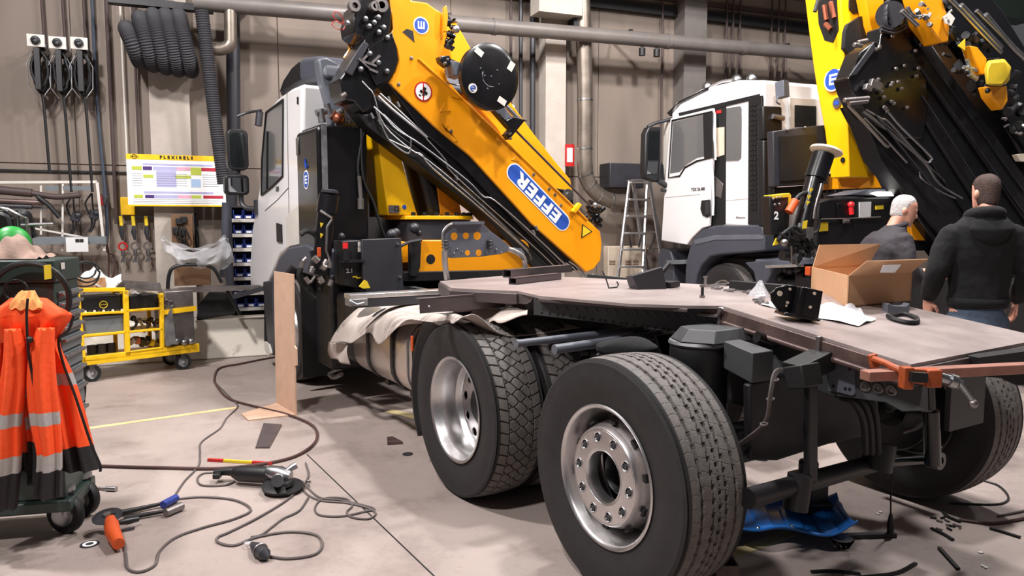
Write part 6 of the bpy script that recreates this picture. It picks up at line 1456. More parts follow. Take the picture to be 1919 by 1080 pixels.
fl=flap(top(A),top(B),tip(top(B),1738,485,.10),tip(top(A),1624,489,.10),'front_flap')
flap(top(Cc),top(D_),tip(top(D_),1650,457,-.06),tip(top(Cc),1535,459,-.06),'rear_flap')
P1_=tip(top(A),1654,497,.085); P2_=tip(top(A),1688,496,.085); P3_=tip(top(A),1676,511,.055); P4_=tip(top(A),1648,511,.055)
n_=out*.006; M().loft([[tuple(x+n_) for x in (P1_,P2_,P3_,P4_)],[tuple(x+n_*1.3) for x in (P1_,P2_,P3_,P4_)]]).build('address_label','paper',fl)
m=M().loft([[tuple(A+u2*.9+Z*.0-Vector((0,0,0))),tuple(A+u2*.1),tuple(A+u2*.1+Z*HB*.99),tuple(A+u2*.9+Z*HB*.99)]],False) if False else None
# grey bracket and strap
t=dthing('grey_clamp','grey folded metal bracket lying against the front of the cardboard box','bracket',1685,588)
c=_v(dk(1685,588)); s2=2.95/FPX
T_=lambda u,v,b:tuple(c+e1_*((u-1685)*s2)+e2_*b+Z*((588-v)*s2))
M().loft([[T_(u,v,0) for u,v in ((1658,588),(1656,566),(1661,564),(1672,570),(1700,571),(1708,564),(1710,570),(1709,588))],[T_(u,v,.05) for u,v in ((1658,588),(1656,566),(1661,564),(1672,570),(1700,571),(1708,564),(1710,570),(1709,588))]]).build('clamp_body','mid_grey',t,bev=.003)
t=dthing('black_strap','flat loop of black strap lying before the grey bracket on the deck','strap',1690,597)
P=[_v(dk(u,v,.012)) for u,v in ((1664,592),(1690,588),(1716,595),(1718,603),(1700,604),(1675,598),(1664,592))]
M().tube(curve(P,6),.011,6).build('strap_loop','black_rubber',t)
# ================================================================ clamp and bars at the rear corner
wz=lambda u,v,Y:_v(WF.at(u,v,y=Y))
br=thing('rust_bar','reddish flat steel bar clamped below the rear corner of the deck','bar',WF,tuple(wz(1780,700,2.62)))
A=wz(1620,704,2.50); B=wz(1965,688,2.66); A.z=B.z=.5*(A.z+B.z); M().beam(A,B+(B-A)*.3,.05,.034).build('bar_body','rust_bar',br,bev=.003)
cl=thing('screw_clamp','orange screw clamp with silver spindle gripping the deck rear corner','clamp',WF,tuple(wz(1720,695,2.5)))
Yc=2.46
m=M().tube([wz(1634,672,2.60),wz(1660,681,2.54),wz(1704,703,Yc)],[.013,.012,.014],8).beam(wz(1634,664,2.6),wz(1640,690,2.6),.02,.03).beam(wz(1693,702,Yc),wz(1752,707,Yc),.035,.05).ob(wz(1698,708,Yc),(.035,.04,.075)).ob(wz(1745,708,Yc),(.05,.05,.06)); m.build('clamp_frame','orange_paint',cl,bev=.006)
M().beam(wz(1706,706,Yc-.03),wz(1736,708,Yc-.03),.02,.032).build('clamp_recess','satin_black',cl)
M().cyl(wz(1752,704,Yc),wz(1778,712,Yc),.017,n=14).cyl(wz(1778,712,Yc),wz(1790,716,Yc),.024,n=14).cyl(wz(1790,716,Yc),wz(1800,722,Yc),.017,n=14).build('spindle','silver',cl)
M().cyl(wz(1796,718,Yc-.01),wz(1822,752,Yc-.05),.009,n=10).sph(wz(1824,757,Yc-.05),.015,12,8).build('handle','dull_steel',cl)
mm=M(); a=_v(T1.w((-.87,-.2,.96))); 
tag(M().beam(wz(1820,680,2.9),wz(2000,655,3.1),.06,.05).build('dark_beam','satin_black'),'dark steel beam under the rear edge of the deck behind the rusty bar','beam')
# ================================================================ second truck
tk2=thing('truck','second truck with white cab and open door, standing behind the deck near the ladder','truck',T2,(0,0,0))
at2=T2.at; Y2=1.20
def side(pl,y,y0,y1,nm,mt,par,**k): return M().prism(tr(T2,pl,y=y),1,y0,y1).build(nm,mt,par,**k)
def strip2(pl,y,dy,nm,mt,par,**k): return side(pl,y,y-dy,y+dy,nm,mt,par,**k)
side([(1430,430),(1430,177),(1431,150),(1381,150),(1315,166),(1266,192),(1257,206),(1258,225),(1249,330),(1243,400),(1241,452),(1290,460),(1330,430),(1350,424)],Y2,-1.2,Y2,'cab','white_paint',tk2,bev=.04,seg=3)
strip2([(1252,212),(1275,190),(1330,163),(1330,170),(1278,196),(1258,218)],Y2-.02,.02,'roof_edge','satin_black',tk2)
# drip rail, rear vent strip, panel between
strip2([(1272,212),(1424,176),(1424,184),(1340,204),(1274,218)],Y2+.005,.008,'drip_rail','black_plastic',tk2)
vs=strip2([(1404,186),(1429,179),(1431,422),(1403,421)],Y2+.01,.012,'vent_strip','black_plastic',tk2,bev=.003)
m=M()
for i in range(22):
    v=196+i*9.3
    for u in (1407,1413): m.ob(at2(u+2,v,y=Y2+.026),(.045,.012,.03),(0,.15,0))
m.build('vent_louvre','black_rubber',vs)
# doorway, door, side window
strip2([(1338,203),(1361,197),(1360,420),(1333,424),(1335,390)],Y2+.001,.006,'door_opening','black_rubber',tk2)
strip2([(1340,240),(1358,238),(1358,290),(1340,296)],Y2+.004,.006,'cab_interior','gauze_beige',tk2)
strip2([(1341,208),(1352,206),(1352,212),(1341,213)],Y2+.008,.006,'interior_lamp','red',tk2)
strip2([(1340,330),(1356,345),(1352,372),(1341,368)],Y2+.006,.01,'seat_cover','dull_steel',tk2,bev=.006)
strip2([(1361,203),(1387,199),(1390,204),(1389,296),(1384,301),(1359,302)],Y2+.004,.008,'side_window','glass',tk2,bev=.004)
dr=side([(1259,222),(1338,203),(1340,260),(1338,300),(1333,395),(1331,424),(1318,428),(1300,445),(1290,459),(1242,451),(1245,400),(1249,334)],Y2+.05,Y2+.03,Y2+.075,'door','white_paint',tk2,bev=.01)
yw=Y2+.077
strip2([(1262,229),(1333,212),(1334,290),(1306,296),(1286,309),(1274,322),(1256,325)],yw,.004,'door_window','glass',dr)
m=M(); W_=tr(T2,[(1260,226),(1335,209),(1336,295),(1306,302),(1284,314),(1274,330),(1253,333),(1260,226)],y=yw); m.tube([(p[0],yw,p[2]) for p in W_],.014,6); m.build('window_seal','black_plastic',dr)
strip2([(1318,213),(1335,209),(1336,294),(1320,297)],yw+.001,.005,'window_post','black_plastic',dr)
strip2([(1320,240),(1326,239),(1326,285),(1320,287)],yw+.007,.002,'window_reflection_panel','glass',dr) if False else None
p=at2(1315,298,y=yw-.1); M().sph(p,.05,10,8).build('steering_column','satin_black',tk2)
strip2([(1315,376),(1331,374),(1331,405),(1325,408),(1317,404),(1313,392)],yw+.002,.008,'door_handle','black_plastic',dr,bev=.006)
strip2([(1321,378),(1330,377),(1330,400),(1322,402)],yw+.011,.003,'handle_lever','dark_grey',dr)
m=M()
for pl,r in (([(1333,300),(1336,330),(1337,380),(1336,404)],.016),([(1336,206),(1340,214),(1341,300)],.012)): m.tube(tr(T2,pl,y=yw),r,8)
m.build('door_edge','white_paint',dr)
p=at2(1308,355,y=yw); M().text('TGX 26.480',.058,(p[0],yw+.001,p[2]),(-1,0,0),(0,0,1),.003,1.05,.001).build('lettering','dark_grey',dr)
p=at2(1388,408,y=Y2); M().text('EfficientLine',.036,(p[0],Y2+.002,p[2]),(-1,0,0),(0,0,1),.002).build('lettering','dull_steel',tk2)
m=M().tube([(q[0],Y2+.002,q[2]) for q in tr(T2,[(1361,376),(1403,372)],y=Y2)],.003,4).tube([(q[0],yw,q[2]) for q in tr(T2,[(1247,370),(1312,364)],y=yw)],.004,4); m.build('body_crease','off_white',tk2)
# cab rear wall: window recess, snorkel, lamp
XR=at2(1430,300,y=Y2)[0]
def rear(pl,x0,x1,nm,mt,par=tk2,**k): return M().prism(tr(T2,pl,x=x0),0,x0,x1).build(nm,mt,par,**k)
rear([(1480,182),(1560,188),(1560,260),(1482,244)],XR-.03,XR-.001,'rear_recess','off_white',bev=.006)
rear([(1490,197),(1530,199),(1530,240),(1490,238)],XR-.04,XR-.03,'rear_window','glass')
rear([(1430,198),(1466,200),(1467,262),(1432,262)],XR-.12,XR-.01,'air_intake','black_plastic',bev=.02)
M().cyl(at2(1448,218,x=XR-.14),at2(1468,222,x=XR-.14),.03).build('intake_clip','galvanised',tk2)
m=M(); m.ob(at2(1466,168,x=XR-.15),(.12,.10,.19),(0,.1,.2)); m.tube(curve(tr(T2,[(1460,178),(1455,190),(1462,196)],x=XR-.14),4),.012,6); m.build('work_lamp','mid_grey',tk2,bev=.02)
m=M()
rear([(1431,262),(1458,266),(1458,425),(1433,425)],XR-.14,XR-.02,'air_filter','black_plastic',bev=.02)
# roof lamps
for i,(u,v) in enumerate(((1326,158),(1381,144),(1409,142))):
    c=at2(u,v,y=.95-.3*(i>0)); mm=M().lathe([(.07,0),(.072,.03),(.055,.07),(.02,.095),(.001,.1)],(c[0],c[1],c[2]-.06),(0,0,1),20).cyl((c[0],c[1],c[2]-.16),(c[0],c[1],c[2]-.05),.03); mm.build('roof_lamp','silver',tk2)
m=M().tube(tr(T2,[(1330,163),(1352,153),(1372,150)],y=1.0),.02,8); m.build('roof_rail','aluminium',tk2)
# mirror
XM=at2(1240,300,y=1.45)[0]
m=M().loft([[at2(u,v,y=y) for u,v in ((1212,238),(1240,236),(1238,334),(1209,332))] for y in (1.40,1.62)]); 
ms_=M().prism(tr(T2,[(1216,237),(1239,238),(1238,330),(1232,342),(1210,334),(1208,320),(1210,250)],x=1.22),0,1.22,1.36).build('mirror_housing','black_plastic',tk2,bev=.02)
M().prism(tr(T2,[(1217,246),(1236,246),(1234,298),(1214,298)],x=1.214),0,1.208,1.214).build('mirror_glass','glass',ms_)
M().prism(tr(T2,[(1214,303),(1233,303),(1231,326),(1212,326)],x=1.214),0,1.208,1.214).build('mirror_glass','mirror',ms_)
M().prism(tr(T2,[(1238,300),(1244,310),(1246,338),(1234,342)],x=1.2),0,1.2,1.3).build('mirror_foot','black_plastic',ms_,bev=.01)
m=M().tube(curve(tr(T2,[(1214,238),(1228,231),(1252,225),(1262,222)],x=1.25),5),.025,8).cyl(at2(1235,340,x=1.2),at2(1252,350,x=1.2),.04).tube(tr(T2,[(1244,346),(1253,342),(1252,358),(1240,356)],x=1.2),.03,8); m.build('mirror_arm','dark_grey',tk2)
strip2([(1249,226),(1257,222),(1253,300),(1248,330),(1243,330)],Y2-.02,.03,'windscreen_pillar','off_white',tk2)
# mudguard, bumper, steps
YF=1.26
fe=side([(1283,545),(1284,505),(1287,485),(1293,462),(1303,441),(1318,428),(1342,423),(1420,422),(1430,426),(1432,448),(1432,470),(1405,473),(1350,477),(1330,481),(1314,497),(1305,515),(1300,545)],YF,.85,YF,'mudguard','fender_grey',tk2,bev=.02)
side([(1300,450),(1340,441),(1424,440),(1430,444),(1430,449),(1340,450),(1303,459)],YF+.003,YF-.01,YF+.008,'mudguard_highlight','mid_grey',fe,bev=.004)  # highlight along the mudguard top put into this strip's lighter grey
side([(1395,492),(1440,488),(1492,489),(1500,496),(1450,498),(1446,510),(1430,540),(1418,540),(1412,510)],YF,.8,YF,'mudguard_rear','fender_grey',tk2,bev=.015)
m=M()
a=at2(1420,478,y=1.2); b=at2(1492,484,y=1.2)
for i in range(6):
    t_=i/6; m.beam((a[0]+(b[0]-a[0])*(t_+.08),.8,a[2]-.02+.0),(a[0]+(b[0]-a[0])*(t_+.08),1.24,a[2]-.07),.09,.03)
m.build('tread_step','mid_grey',tk2,bev=.006)
M().beam(at2(1440,500,y=1.3),at2(1500,498,y=1.3),.10,.03).build('step_plate','aluminium',tk2,bev=.004)
side([(1232,478),(1240,465),(1256,470),(1262,495),(1262,545),(1236,545)],1.2,-1.2,1.2,'bumper','fender_grey',tk2,bev=.02)
side([(1250,488),(1284,487),(1284,495),(1252,496)],1.22,1.0,1.24,'entry_step','drawer_grey',tk2,bev=.005)
M().box(-.6,1.0,-1.0,1.0,.5,1.1).box(-6,-.6,-.42,.42,.55,1.0).build('engine_block','satin_black',tk2)
for x in (0,): 
    wheel(tk2,'steer',(x,1.03,.52),1); wheel(tk2,'steer',(x,-1.03,.52),-1)
wheel(tk2,'dual_outer',(-4.4,1.09,.505),1); wheel(tk2,'dual_outer',(-4.4,-1.09,.505),-1)
m=M().box(-1.9,-1.25,.75,1.15,.55,.98).cyl((-1.0,1.0,.8),(-1.4,1.0,.8),.16); m.build('side_tank','black_plastic',tk2,bev=.03)
M().ob(at2(1516,508,y=1.2),(.08,.05,.1)).build('marker_lamp','orange_plastic',tk2,bev=.01)
m=M(); rr=random.Random(4)
for i in range(10): u=1450+rr.random()*60; v=500+rr.random()*22; m.sph(at2(u,v,y=1.1),.06,8,6)
m.build('air_valve','satin_black',tk2)
# panel behind the cab
pn=thing('side_panel','big square black cover panel between the second cab and the second yellow crane','panel',T2,at2(1500,345,x=XR-.25))
rear([(1449,246),(1500,238),(1552,234),(1553,345),(1451,350)],XR-.75,XR-.65,'panel_body','dark_grey',pn,bev=.01)
rear([(1462,256),(1530,252),(1532,335),(1463,340)],XR-.77,XR-.75,'panel_field','satin_black',pn)
m=M()
for u,v in ((1476,243),(1509,239)): m.sph(at2(u,v,x=XR-.76),.015,8,6)
m.build('bolt','silver',pn)
rear([(1450,352),(1540,346),(1545,372),(1452,378)],XR-.7,XR-.6,'lower_panel','satin_black',pn,bev=.01)
# ================================================================ second crane
cr2=thing('loader_crane','second yellow crane column with big black folded boom slanting down behind the two men','crane',T2,(-1.45,0,1.0))
C2=-1.45
def rb2(pl,x0,x1,nm,mt,par=cr2,**k): return M().prism(tr(T2,pl,x=x0),0,x0,x1).build(nm,mt,par,**k)
zr2=at2(1625,352,x=C2)[2]; cy2=at2(1625,340,x=C2)[1]
m=M().cyl((C2,cy2,zr2-.03),(C2,cy2,zr2+.12),.54,n=48); m.build('slew_flange','yellow_paint',cr2,bev=.01)
m=M(); 
for i in range(30):
    a=2*PI*i/30; m.cyl((C2+.5*math.cos(a),cy2+.5*math.sin(a),zr2+.12),(C2+.5*math.cos(a),cy2+.5*math.sin(a),zr2+.15),.02,n=8)
    m.cyl((C2+.51*math.cos(a),cy2+.51*math.sin(a),zr2-.06),(C2+.51*math.cos(a),cy2+.51*math.sin(a),zr2-.03),.02,n=8)
m.build('flange_bolt','satin_black',cr2)
M().cyl((C2,cy2,zr2-.5),(C2,cy2,zr2-.04),.5,n=40).build('slew_drum','dark_grey',cr2)
# faceted column
xc=C2-.42
rings=[]
for v,uF,uM,uR,d in ((-80,1573,1612,1640,.52),(22,1577,1616,1645,.47),(100,1581,1620,1648,.43),(150,1584,1622,1650,.40),(240,1588,1625,1640,.31),(332,1592,1626,1672,.26)):
    fl=at2(uF,v,x=xc); fm=at2(uM,v,x=xc); z=fl[2]; rr_=at2(uR,v,x=xc+.18)
    rings.append([(xc,fl[1],z),(xc,fm[1],z),(xc+.18,rr_[1],z),(xc+d+.3,rr_[1],z),(xc+d,fl[1],z)])
cl2=M().loft(rings).build('column','yellow_paint_lit',cr2,bev=.012,sharp=12)
def yside(v): # left face of the column at the height seen in image row v on its front corner
    return at2(1577+(v-22)*15/310,v,x=xc)[1]
def onside(u,v):
    return at2(u,v,y=yside(v)+.002)
def sidepl(pl,nm,mt,par=cl2,th=.008,**k):
    P=[onside(u,v) for u,v in pl]; return M().loft([[(p[0],p[1]+th,p[2]) for p in P],[(p[0],p[1]-th,p[2]) for p in P]]).build(nm,mt,par,**k)
m=M()
def hole(pl,x,nm='column_opening'): return rb2(pl,x-.012,x+.002,nm,'black_rubber')
sidepl([(1533,16),(1542,-10),(1568,-10),(1572,56),(1562,80),(1546,76),(1535,45)],'column_opening','black_rubber')
hole([(1592,0),(1600,-16),(1614,-16),(1618,6),(1611,23),(1600,26),(1592,16)],xc)
m=M().tube(tr(T2,[(1527,22),(1536,-10)],x=xc+.08),.02,8); m.build('lamp_hose','black_rubber',cr2)
m=M()
for a in ([(1548,10),(1552,38)],[(1560,4),(1566,34)],[(1550,45),(1560,56)]): m.tube(curve([(lambda p:(p[0],p[1]+.02,p[2]))(onside(*q)) for q in a],4),.028,8)
m.build('hydraulic_hose','copper',cr2)
p=onside(1562,149); badge(cl2,(p[0],p[1]+.006,p[2]),(-1,0,0),(0,0,1),.125)
p=onside(1569,193); bd=M().lathe([(.001,.01),(.055,.01),(.057,0)],p,(0,1,0),24).build('round_label','dull_steel',cl2); M().box(p[0]-.03,p[0]+.03,p[1]+.01,p[1]+.014,p[2]-.02,p[2]+.02).build('label_mark','blue_logo',bd)
M().box(xc-.004,xc,*sorted((at2(1636,320,x=xc)[1],at2(1655,320,x=xc)[1])),at2(1640,325,x=xc)[2],at2(1640,314,x=xc)[2]).build('type_plate','dull_steel',cr2)
p=onside(1580,300); M().lathe([(.001,.01),(.028,.01),(.028,0)],p,(0,1,0),16).build('column_hole','black_rubber',cr2)
# orange arm head right of the opening
rb2([(1614,-40),(1662,-40),(1655,20),(1652,60),(1648,75),(1638,70),(1630,45),(1628,30)],xc-.14,xc-.02,'arm_link','yellow_paint',bev=.01)
rb2([(1585,60),(1590,45),(1614,30),(1628,40),(1635,80),(1640,130),(1600,110),(1583,90)],xc-.06,xc-.01,'arm_recess','black_rubber')
# big black head and boom sections
xb=xc-.5
hd2=rb2([(1590,146),(1595,142),(1612,98),(1640,76),(1650,84),(1655,50),(1690,40),(1720,60),(1735,120),(1740,200),(1730,260),(1690,260),(1645,235),(1620,205),(1609,196),(1598,172)],xb,xb+.20,'pivot_head','black_paint',bev=.015)
rb2([(1592,143),(1638,78),(1642,92),(1606,140)],xb-.03,xb-.005,'guard_plate','dark_grey',hd2,bev=.008)
for i,(pl,x0,mt) in enumerate((
    ([(1700,60),(1725,55),(1919,330),(1960,395),(1960,470),(1919,410),(1712,110)],xb+.00,'satin_black'),
    ([(1708,106),(1919,405),(1990,510),(1990,560),(1919,470),(1710,150)],xb+.03,'black_paint'),
    ([(1708,150),(1919,468),(1990,575),(1990,600),(1905,500),(1710,190)],xb+.02,'satin_black'),
    ([(1708,188),(1905,498),(1960,590),(1935,590),(1700,235)],xb+.05,'black_paint'),
    ([(1612,200),(1700,232),(1935,590),(1880,590),(1650,300)],xb+.08,'satin_black'),
    ([(1604,196),(1650,235),(1760,395),(1880,590),(1850,590),(1700,380)],xb+.12,'black_paint'))):
    rb2(pl,x0,x0+.22,'boom_extension',mt,bev=.012)
m=M()
for pl,r in (([(1622,206),(1650,222),(1668,232),(1730,300),(1745,300),(1741,290),(1690,240),(1660,205)],.012),([(1618,210),(1640,225),(1668,248),(1731,303),(1760,345),(1803,372)],.012),([(1590,198),(1620,230),(1655,268),(1665,276)],.014),([(1620,222),(1660,262),(1700,305)],.010),([(1723,322),(1728,335),(1760,358),(1790,372)],.010),([(1640,215),(1700,270),(1770,340)],.006)):
    m.tube(curve(tr(T2,pl,x=xb+.0),4),r,8)
m.build('oil_line','silver',cr2)
m=M()
for pl in ([(1714,72),(1919,360)],[(1723,124),(1919,400)],[(1728,180),(1850,370)],[(1640,215),(1760,365)]): m.beam(at2(*pl[0],x=xb-.01),at2(*pl[1],x=xb-.01),.015,.012)
m.build('section_edge','dark_grey',cr2)
rr=random.Random(8); m=M()
for i in range(26):
    u=1640+rr.random()*85; v=50+rr.random()*160; q=at2(u,v,x=xb-.02); m.lathe([(.001,.02),(.016,.016),(.02,0)],q,(-1,0,0),10)
m.build('pivot_bolt','dull_steel',hd2)
m=M()
for q in ((1582,188,1628,184),(1590,194,1626,190),(1608,80,1625,76),(1600,84,1615,86)): m.cyl(at2(q[0],q[1],x=xb-.06),at2(q[2],q[3],x=xb-.06),.022)
m.ob(at2(1640,160,x=xb-.05),(.05,.14,.08),(.3,0,0)); m.ob(at2(1626,165,x=xb-.05),(.05,.08,.06),(.3,0,0)); m.build('cylinder_fitting','dull_steel',cr2,bev=.006)
m=M()
for v in (50,58,66): m.lathe([(.12,-.03),(.13,0),(.12,.03)],at2(1675,v-30,x=xb-.02),(-1,0,0),24)
m.tube(curve(tr(T2,[(1650,56),(1675,62),(1698,52)],x=xb-.04),5),.014,8).tube(curve(tr(T2,[(1650,50),(1675,56),(1697,46)],x=xb-.04),5),.012,8); m.cyl(at2(1668,28,x=xb-.05),at2(1668,28,x=xb),.13); m.build('hose_drum','dark_grey',cr2)
# upper right cluster
xu=xb-.25
rb2([(1722,-20),(1760,-20),(1780,40),(1778,78),(1765,80),(1735,40)],xu,xu+.2,'jib_arm','yellow_paint',bev=.012)
rb2([(1690,-30),(1735,-30),(1760,30),(1800,90),(1860,190),(1919,300),(1960,350),(1960,150),(1880,20),(1840,-30)],xu+.22,xu+.5,'jib_body','black_paint',bev=.02)
m=M()
for pl,r in (([(1770,-10),(1800,20),(1868,92),(1876,96)],.022),([(1800,10),(1875,90)],.03),([(1785,0),(1850,70)],.016),([(1830,20),(1860,50),(1919,112)],.02),([(1846,28),(1900,92),(1940,125)],.03),([(1690,20),(1705,34),(1720,48)],.02),([(1700,14),(1712,30),(1735,30)],.02)):
    m.tube(curve(tr(T2,pl,x=xu-.02),3),r,10)
m.build('jib_pipe','silver',cr2)
m=M(); rr=random.Random(12)
for i in range(60):
    u=1745+rr.random()*170; v=(u-1745)*1.1+rr.random()*110-30
    if v>290: continue
    m.cyl(at2(u,v,x=xu+.1),at2(u+rr.uniform(-14,14),v+rr.uniform(-14,14),x=xu+.05),rr.uniform(.015,.05),n=9)
m.build('valve_cluster','black_plastic',cr2)
m=M()
for i in range(22):
    u,v=[(1725,22),(1735,40),(1820,130),(1890,230),(1910,240),(1780,30),(1730,30)][i%7]; u+=rr.uniform(-14,14); v+=rr.uniform(-14,14); m.cyl(at2(u,v,x=xu-.02),at2(u+rr.uniform(-9,9),v+rr.uniform(-9,9),x=xu-.04),rr.uniform(.01,.025),n=8)
m.build('pipe_fitting','dull_steel',cr2)
rb2([(1768,32),(1780,23),(1790,34),(1783,48),(1772,44)],xu-.05,xu-.04,'label_plate','off_white')
rb2([(1796,86),(1809,73),(1809,95)],xu-.05,xu-.04,'warning_label','label_yellow')
rb2([(1818,85),(1832,88),(1850,110),(1846,140),(1838,140),(1826,110)],xu-.06,xu+.04,'jib_bracket','yellow_paint',bev=.01)
m=M(); 
for a,b in (((1812,112),(1822,146)),((1806,126),(1824,130)),((1816,140),(1830,150)),((1810,134),(1816,122))): m.cyl(at2(*a,x=xu-.1),at2(*b,x=xu-.1),.02,n=8)
m.build('chain_end','galvanised',cr2)
hk=thing('hook_block','yellow hook block hanging on the black boom of the second crane','hook',T2,at2(1866,200,x=xu-.2))
m=M().loft([[ (p[0],p[1],p[2]) for p in tr(T2,pl,x=xx)] for xx,pl in ((xu-.35,[(1856,116),(1880,114),(1890,126),(1888,148),(1878,160),(1852,160),(1850,130)]),(xu-.2,[(1850,114),(1882,110),(1895,126),(1892,150),(1880,164),(1848,162),(1844,130)]),(xu-.08,[(1852,116),(1880,114),(1890,126),(1888,148),(1878,160),(1852,160),(1848,130)]))]); m.build('block_body','label_yellow',hk,bev=.015)
m=M().prism(tr(T2,[(1846,162),(1880,162),(1882,190),(1872,207),(1866,200),(1852,182)],x=xu-.2),0,xu-.24,xu-.12); m.build('hook_guard','yellow_paint',hk,bev=.012)
M().cyl(at2(1846,160,x=xu-.3),at2(1882,160,x=xu-.3),.012).sph(at2(1851,170,x=xu-.28),.025).build('pin','satin_black',hk)
rb2([(1905,290),(1919,288),(1940,292),(1940,304),(1912,302)],xu-.1,xu-.05,'grey_pad','gauze_beige')
# crane base, control panel, jack leg, remote
bs=thing('crane_console','long black control console with red knob and white label under the second crane','console',T2,at2(1630,440,x=xc-.1))
xk=xc-.22
rb2([(1535,378),(1560,372),(1720,368),(1790,372),(1790,470),(1530,470)],xk,xk+.3,'console_body','satin_black',bs,bev=.015)
rb2([(1570,381),(1596,380),(1596,408),(1571,409)],xk-.02,xk,'instrument','black_paint',bs,bev=.006)
rb2([(1611,379),(1633,378),(1632,406),(1611,408)],xk-.012,xk,'white_label','paper',bs)
rb2([(1642,386),(1656,385),(1656,392),(1642,393)],xk-.012,xk,'yellow_label','label_yellow',bs)
rb2([(1536,418),(1552,417),(1552,433),(1537,434)],xk-.012,xk,'yellow_label','label_yellow',bs)
M().cyl(at2(1595,388,x=xk-.04),at2(1596,402,x=xk-.04),.025).sph(at2(1595,384,x=xk-.04),.035).build('red_knob','knob_red',bs)
M().tube(tr(T2,[(1540,411),(1590,410),(1650,407)],x=xk-.02),.008,6).cyl(at2(1580,415,x=xk-.03),at2(1590,415,x=xk-.03),.02).build('console_rail','dull_steel',bs)
rb2([(1585,366),(1625,355),(1706,352),(1702,368)],xk+.02,xk+.3,'console_cover','mid_grey',bs,bev=.01)
t=thing('lit_lamp','bright white work lamp glowing under the yellow ring of the second crane','lamp',T2,at2(1680,364,x=xk))
mat('lamp_glow',(255,252,246),.4,0,0,emit=5)
rb2([(1636,362),(1648,359),(1700,360),(1701,367),(1650,368)],xk-.04,xk-.0,'lamp_lens','lamp_glow',t)
rb2([(1700,372),(1742,372),(1748,430),(1742,452),(1710,450)],xk-.05,xk+.3,'base_beam','yellow_paint',cr2,bev=.01)
jl=thing('stabiliser_leg','black stabiliser leg with beige round foot pad on top, leaning beside the second crane','stabiliser',T2,at2(1510,430,x=xk-.2))
xj=xk-.35
m=M().cyl(at2(1503,430,x=xj),at2(1528,335,x=xj),.085,n=24).cyl(at2(1528,335,x=xj),at2(1543,290,x=xj),.10,n=24); m.build('outer_tube','black_paint',jl)
M().cyl(at2(1524,338,x=xj),at2(1531,341,x=xj-.02),.03).tube(tr(T2,[(1540,344),(1536,360),(1532,372),(1527,392),(1525,410)],x=xj-.1),.012,8).build('oil_line','dull_steel',jl)
M().lathe([(.03,-.05),(.12,-.02),(.15,0),(.145,.02),(.001,.035)],at2(1548,284,x=xj),(0,-.35,1),28).build('foot_pad','gauze_beige',jl)
m=M()
for v,u in ((352,1517),(365,1513),(376,1511)): m.prism([(xj-.1,p[1],p[2]) for p in tr(T2,[(u,v),(u+7,v+2),(u+1,v+9)],x=xj-.1)],0,xj-.104,xj-.1)
a=tr(T2,[(1505,415),(1513,413),(1511,428),(1503,429)],x=xj-.1); m.prism(a,0,xj-.104,xj-.1); m.build('warning_label','label_yellow',jl)
m=M(); rr=random.Random(6)
for i in range(26): u=1470+rr.random()*60; v=432+rr.random()*48; m.cyl(at2(u,v,x=xj),at2(u+rr.uniform(-14,14),v+rr.uniform(-12,12),x=xj),rr.uniform(.02,.06),n=9)
for a in ([(1480,430),(1500,440),(1515,430),(1520,445)],[(1465,440),(1490,425),(1510,450)],[(1500,440),(1530,435),(1535,410)]): m.tube(curve(tr(T2,a,x=xj-.08),5),.016,8)
m.build('hose_cluster','black_rubber',jl)
m=M(); m.cyl(at2(1483,462,x=xj-.1),at2(1484,496,x=xj-.1),.008); m.cyl(at2(1492,475,x=xj-.1),at2(1493,496,x=xj-.1),.006); m.sph(at2(1470,455,x=xj-.1),.035); m.ob(at2(1516,436,x=xj-.1),(.05,.06,.1)); m.build('fitting','dull_steel',jl)
rc=thing('control_unit','black upright unit with white number 2 and yellow frame in front of the second crane','control unit',T2,at2(1456,440,x=xj))
rb2([(1443,368),(1478,364),(1482,372),(1478,440),(1446,442)],xj-.0,xj+.12,'unit_body','black_plastic',rc,bev=.012)
rb2([(1446,366),(1480,362),(1483,366),(1482,392),(1478,392),(1478,370),(1448,372)],xj-.01,xj+.1,'yellow_frame','label_yellow',rc,bev=.004)
p=at2(1455,405,x=xj-.004); M().text('2',.10,(xj-.004,p[1],p[2]),(0,-1,0),(0,0,1),.003,1,.003).build('number','sign_white',rc)
m=M()
for u,v in ((1449,373),(1455,371),(1462,370),(1452,384),(1460,383)): m.sph(at2(u,v,x=xj-.005),.014,8,6)
m.build('button','dull_steel',rc)
rb2([(1455,446),(1460,458),(1449,460)],xj-.01,xj,'warning_label','label_yellow',rc)
M().cyl(at2(1478,398,x=xj-.05),at2(1491,376,x=xj-.05),.04).build('orange_handle','orange_plastic',rc)
M().tube(curve(tr(T2,[(1488,378),(1500,365),(1515,362),(1525,372)],x=xj-.02),5),.02,8).build('cable','black_rubber',rc)
